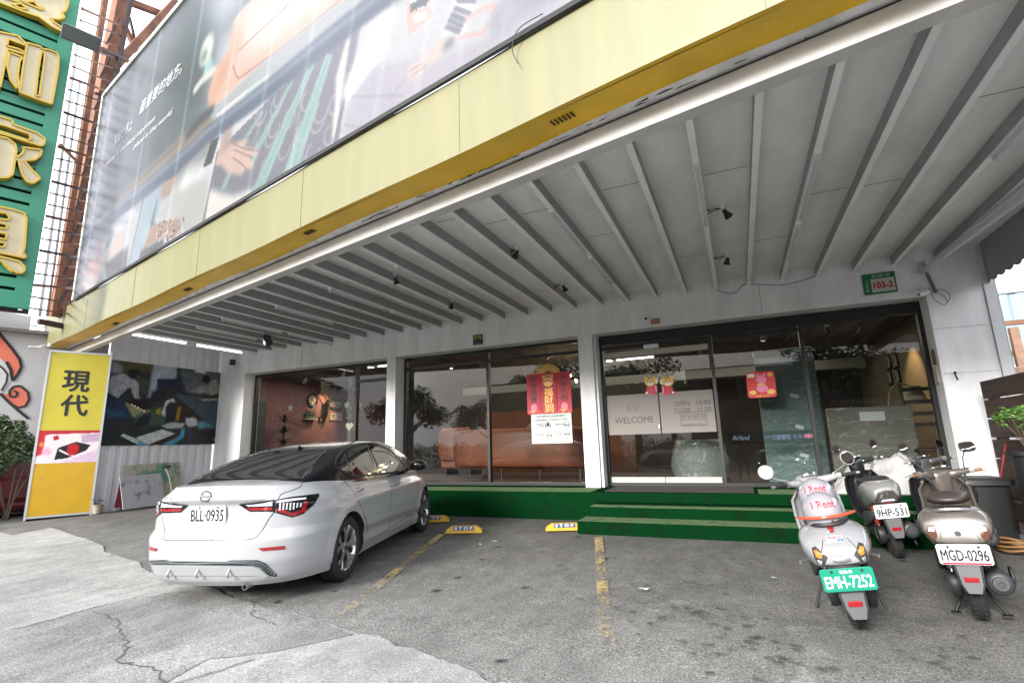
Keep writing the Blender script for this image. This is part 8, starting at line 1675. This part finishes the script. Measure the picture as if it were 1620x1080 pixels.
# white crumpled sheet over something on the platform
A = ony(1370, 765, 7.9); g = np.random.RandomState(12); nx, ny = 64, 34; N = np.zeros((ny, nx))
for sc, am in ((4, .16), (8, .10), (16, .05), (30, .025)):
    q = g.rand(ny//max(1, 34//sc)+3, nx//max(1, 64//sc)+3); yy = np.linspace(0, q.shape[0]-1.001, ny); xx = np.linspace(0, q.shape[1]-1.001, nx); y0 = yy.astype(int); x0 = xx.astype(int); fy_, fx_ = (yy-y0)[:, None], (xx-x0)[None]
    N += am*(np.abs(((q[y0][:, x0]*(1-fx_)+q[y0][:, x0+1]*fx_)*(1-fy_)+(q[y0+1][:, x0]*(1-fx_)+q[y0+1][:, x0+1]*fx_)*fy_)-.5)*2)
V = []
for j in range(ny):
    for i in range(nx):
        u, v = i/(nx-1), j/(ny-1); e = min(1, 5*min(u, 1-u))*min(1, 4*min(v, 1-v)); h = (.22+.30*math.exp(-((u-.62)/.30)**2)+.12*math.exp(-((u-.22)/.12)**2))*e**.5
        V.append((1.05+1.30*u, 7.93+.55*v, ZD+.008+h*(1-.75*N[j, i]/.34)+N[j, i]*.18*e))
m = MB(); m.add(V, [(j*nx+i, j*nx+i+1, (j+1)*nx+i+1, (j+1)*nx+i) for j in range(ny-1) for i in range(nx-1)]); tag(m.build('white_sheet', M('sheet_white', (.34, .33, .33), .55, var=.08, vscale=4), smooth=True), 'crumpled white plastic sheet heaped on the platform behind the scooters', 'sheet')
# small things on the pier: switch, hook, sticker
c = ony(1511, 594, YW); m = MB(); m.cyl(c+V3(0, -.03, .04), c+V3(0, 0, .04), .015); m.tube([c+V3(0, -.03, .05), c+V3(-.01, -.05, 0), c+V3(.01, -.03, -.06)], .010, 6); tag(m.build('wall_hook', darkst), 'small dark hook on the white pier right of the windows', 'hook')
c = V3(XR-.003, YW+.14, 1.93); m = MB(); m.box(tuple(c+V3(-.022, -.06, -.11)), tuple(c+V3(0, .06, .11))); m.build('card_holder', cw, None, bevel=.004); bpy.data.objects['card_holder']['label'] = 'cream card holder on the window reveal of the right pier'; bpy.data.objects['card_holder']['category'] = 'holder'
m = MB(); m.box(tuple(c+V3(-.012, -.05, .15)), tuple(c+V3(0, .05, .36))); tag(m.build('talisman_sticker', M('sticker_tan', (.35, .18, .04), .6, col2=(.05, .03, .02), vscale=20), bevel=.002), 'orange and black sticker above the cream card holder', 'sticker')
for k, z in enumerate((2.55, 1.93)): 
    m = MB(); m.box((XR+.02, YW-.0035, z), (3.2, YW+.001, z+.004)); m.build('pier_seam', M('joint_grey', (.2, .2, .2), .8), shop)
# ------------------------------------------------------------------ distance on the right
blu2 = M('pale_blue_cladding', (.20, .25, .28), .5, var=.06, vscale=1)
wh = thing('warehouse', 'pale blue corrugated warehouse beyond the right end of the canopy', 'building', (12, 22, 0))
a = ony(1560, 468, 20); b_ = ony(1600, 578, 20); m = MB(); P = []; x = a.x-.6; k = 0
while x < a.x+13:
    for dx, dy in ((0, 0), (.09, -.05), (.22, -.05), (.31, 0), (.42, 0)): P.append((x+dx, 20+dy))
    x += .42
for (x0, y0), (x1, y1) in zip(P, P[1:]): m.quad((x0, y0, b_.z), (x1, y1, b_.z), (x1, y1, a.z), (x0, y0, a.z))
m.build('cladding', blu2, wh); m = MB(); m.box((a.x-.7, 19.9, a.z), (a.x+13, 30, a.z+.12)); m.build('roof', M('roof_edge_grey', (.34, .36, .37), .6), wh); m = MB(); m.box((a.x-.6, 22.5, 0), (a.x+12.5, 22.7, b_.z)); m.build('back_wall', M('deep_shed', (.04, .04, .04), .9), wh)
for k in range(4): m = MB(); m.box((a.x+.6+3*k, 20.1, 0), (a.x+.75+3*k, 20.25, b_.z)); m.build('post', M('post_grey', (.3, .3, .3), .6), wh)
rk = thing('scrap_rack', 'rusty pallet rack with orange timber in front of the warehouse', 'rack', (9, 15, 0)); c = ony(1590, 560, 14.5)
rr = M('rust_brown', (.22, .11, .06), .8, var=.3, vscale=4)
for dx in (-.55, 0, .55): m = MB(); m.beam((c.x+dx, 14.5, 0), (c.x+dx, 14.5, c.z+.75), .09, .09); m.build('upright', rr, rk)
for dz in (-.5, 0, .68): m = MB(); m.beam((c.x-.6, 14.48, c.z+dz), (c.x+.6, 14.48, c.z+dz), .09, .10); m.build('rail', rr, rk)
m = MB(); m.box((c.x-.35, 14.3, c.z-.45), (c.x-.05, 14.42, c.z+.5)); m.box((c.x+.1, 14.3, c.z-.45), (c.x+.25, 14.42, c.z+.55)); m.build('plank', M('orange_timber', (.30, .18, .12), .7, var=.3, vscale=6), rk)
c2 = ony(1600, 590, 13); m = MB(); m.box((c2.x-1.0, 13, c2.z-.9), (c2.x+2.4, 13.8, c2.z+.12)); tag(m.build('timber_stack', M('orange_timber', (.30, .18, .12), .7, var=.3, vscale=6), bevel=.02), 'orange timber crate behind the plank fence', 'crate')

# ------------------------------------------------------------------ the street behind the photographer (seen in the windows)
def tree(x, y, h, r, seed, label, src=None):
    if src is not None:
        c = copy_tree(src); c.location = (x, y, gz(x, y)); c.rotation_euler.z = seed; c.scale = (r, r, h); c['label'] = label; return c
    t = thing('street_tree', label, 'tree', (x, y, gz(x, y)), group='trees across the street'); g = random.Random(seed); m = MB(); tips = []
    m.tube([V3(x, y, -.3), V3(x+.05, y, h*.25), V3(x-.05, y+.1, h*.45)], [.20, .15, .11], 10)
    for k in range(9):
        a = k*2.4; p0 = V3(x, y, h*(.28+.02*k)); tip = p0+V3(math.cos(a)*r*.75, math.sin(a)*r*.75, h*g.uniform(.15, .5)); m.tube(smoothpts([p0, p0.lerp(tip, .5)+V3(0, 0, .2), tip], 3), [.07, .06, .05, .045, .04, .03, .02], 6); tips.append(tip)
    m.build('trunk', M('bark', (.10, .07, .05), .9), t); m = MB()
    for k, tip in enumerate(tips+[V3(x, y, h*.8), V3(x+.5, y, h*.7)]): leaves(m, tip, (r*.42, r*.42, h*.13), 420, .20, seed*50+k, .55, 3)
    m.build('crown', lf, t); return t
tr0 = tree(6.5, -9, 5.2, 2.2, 3, 'rounded street tree across the road, reflected in the right window')
for k, (x, y, s, h) in enumerate(((-3.5, -13, 1.1, 1.0), (-9, -15, 1.3, 1.2), (-16, -14.5, 1.1, .95), (1.5, -15.5, 1.0, .9), (13, -13, 1.2, 1.1), (-24, -16, 1.4, 1.2), (-6.2, -17, 1.3, 1.35), (-12.5, -18, 1.4, 1.5), (5, -18, 1.4, 1.4))): tree(x, y, h, s, k*1.3, 'street tree across the road behind the photographer, number %s in the row' % NAMES[k], tr0)
car2, _a, _b = make_car('parked_car', 'silver car across the street, seen only as a reflection', (-1.5, -8.6, -.19), math.radians(88), body_mat=M('silver_paint', (.45, .46, .48), .3, .5, coat=.6)); car2['group'] = 'cars'
car3 = copy_tree(car2); car3.location = (-8.5, -9.4, -.19); car3['label'] = 'silver car farther along the street, seen only as a reflection'; car3.rotation_euler.z = math.radians(92)
st2 = thing('roadside_building', 'long low grey building with blue band across the street', 'building', (0, -22, 0)); m = MB(); m.box((-20.5, -27, -.3), (-9.5, -23, 6.4)); m.build('wall', M('far_wall', (.13, .13, .125), .8), st2); m = MB(); m.box((3, -20, 3.0), (18, -19.7, 3.9)); m.build('canopy_band', M('band_white', (.6, .62, .65), .5), st2); m = MB(); m.box((3.2, -19.69, 3.3), (12, -19.66, 3.75)); m.build('blue_band', M('band_bright_blue', (.03, .15, .42), .5), st2)
for k in range(2): m = MB(); m.box((-20+4.6*k, -22.99, .6), (-17.4+4.6*k, -22.95, 2.4)); m.box((-20+4.6*k, -22.99, 4.0), (-17.4+4.6*k, -22.95, 5.6)); m.build('window', gblack, st2)
for k in range(3): m = MB(); m.box((4+6*k, -19.9, -.3), (4.25+6*k, -19.72, 3.0)); m.build('post', M('post_grey', (.3, .3, .3), .6), st2)
hd = MB(); [leaves(hd, (x, -11.9, .55), (.95, .5, .85), 900, .13, int(x*7), .6, 3) for x in [-22+1.7*k for k in range(22)]]; hg = tag(hd.build('hedge', lf), 'clipped roadside hedge across the street', 'hedge')
# the photographer, standing behind the camera
def person(loc, rz, label):
    t = thing('person', label, 'person', loc, rz); k = .90
    J = dict(pel=(0, 0, .92), ch=(0, .0, 1.22), nk=(0, .01, 1.44), hd=(0, .03, 1.56), ht=(0, .03, 1.68), lh=(-.09, 0, .90), lk=(-.11, .03, .50), la=(-.12, -.01, .09), lt=(-.13, .16, .03), rh=(.09, 0, .90), rk=(.12, .02, .50), ra=(.14, -.02, .09), rt=(.15, .15, .03), ls=(-.18, 0, 1.38), le=(-.27, .05, 1.14), lw=(-.10, .20, 1.22), lf=(-.04, .22, 1.25), rs=(.18, 0, 1.38), re=(.27, .05, 1.14), rw=(.10, .20, 1.22), rf=(.04, .22, 1.25))
    R = dict(pel=.13, ch=.14, nk=.055, hd=.085, ht=.06, lh=.09, lk=.06, la=.045, lt=.035, rh=.09, rk=.06, ra=.045, rt=.035, ls=.06, le=.045, lw=.03, lf=.03, rs=.06, re=.045, rw=.03, rf=.03)
    E = [('pel', 'ch'), ('ch', 'nk'), ('nk', 'hd'), ('hd', 'ht'), ('pel', 'lh'), ('lh', 'lk'), ('lk', 'la'), ('la', 'lt'), ('pel', 'rh'), ('rh', 'rk'), ('rk', 'ra'), ('ra', 'rt'), ('ch', 'ls'), ('ls', 'le'), ('le', 'lw'), ('lw', 'lf'), ('ch', 'rs'), ('rs', 're'), ('re', 'rw'), ('rw', 'rf')]
    n = list(J); me = bpy.data.meshes.new('body'); me.from_pydata([Vector(J[q])*k for q in n], [(n.index(a), n.index(b)) for a, b in E], []); o = bpy.data.objects.new('body', me); COL.objects.link(o); o.parent = t
    s = o.modifiers.new('s', 'SKIN'); s.use_smooth_shade = True
    for i, q in enumerate(n): me.skin_vertices[0].data[i].radius = (R[q]*k,)*2
    me.skin_vertices[0].data[0].use_root = True; o.modifiers.new('u', 'SUBSURF').render_levels = 2
    me.materials.append(M('dark_clothes', (.03, .03, .035), .9)); bpy.context.view_layer.update()
    me2 = bpy.data.meshes.new_from_object(o.evaluated_get(bpy.context.evaluated_depsgraph_get())); o.modifiers.clear(); o.data = me2; me2.name = 'body'
    if not me2.materials: me2.materials.append(MATS['dark_clothes'])
    me2.materials.append(M('skin', (.42, .26, .19), .6))
    for p in me2.polygons:
        if p.center.z > 1.46*k or (p.center.y > .17 and p.center.z > 1.0): p.material_index = 1
    m = MB(); m.ell((0, .01, 1.60*k+.03), .095, .105, .10); m.build('hair', M('hair_black', (.01, .01, .01), .6), t, local=True, smooth=True)
person((.0, -.36, gz(0, -.3)), 0, 'photographer in dark clothes holding a camera, visible as a reflection in the window')

of = thing('added_dark_block', 'added grey block across the street, darkening the window reflections', 'building', (6, -26, 0)); m = MB(); m.box((-3.5, -30, -.3), (30, -25, 6.6)); m.build('wall', M('far_wall', (.13, .13, .125), .8), of)  # added block: keeps bright sky out of the shop-glass reflections
for k in range(7):
    for j in range(2): m = MB(); m.box((-2.5+4.4*k, -24.99, 1+3.0*j), (.2+4.4*k, -24.95, 2.6+3.0*j)); m.build('window', gblack, of)
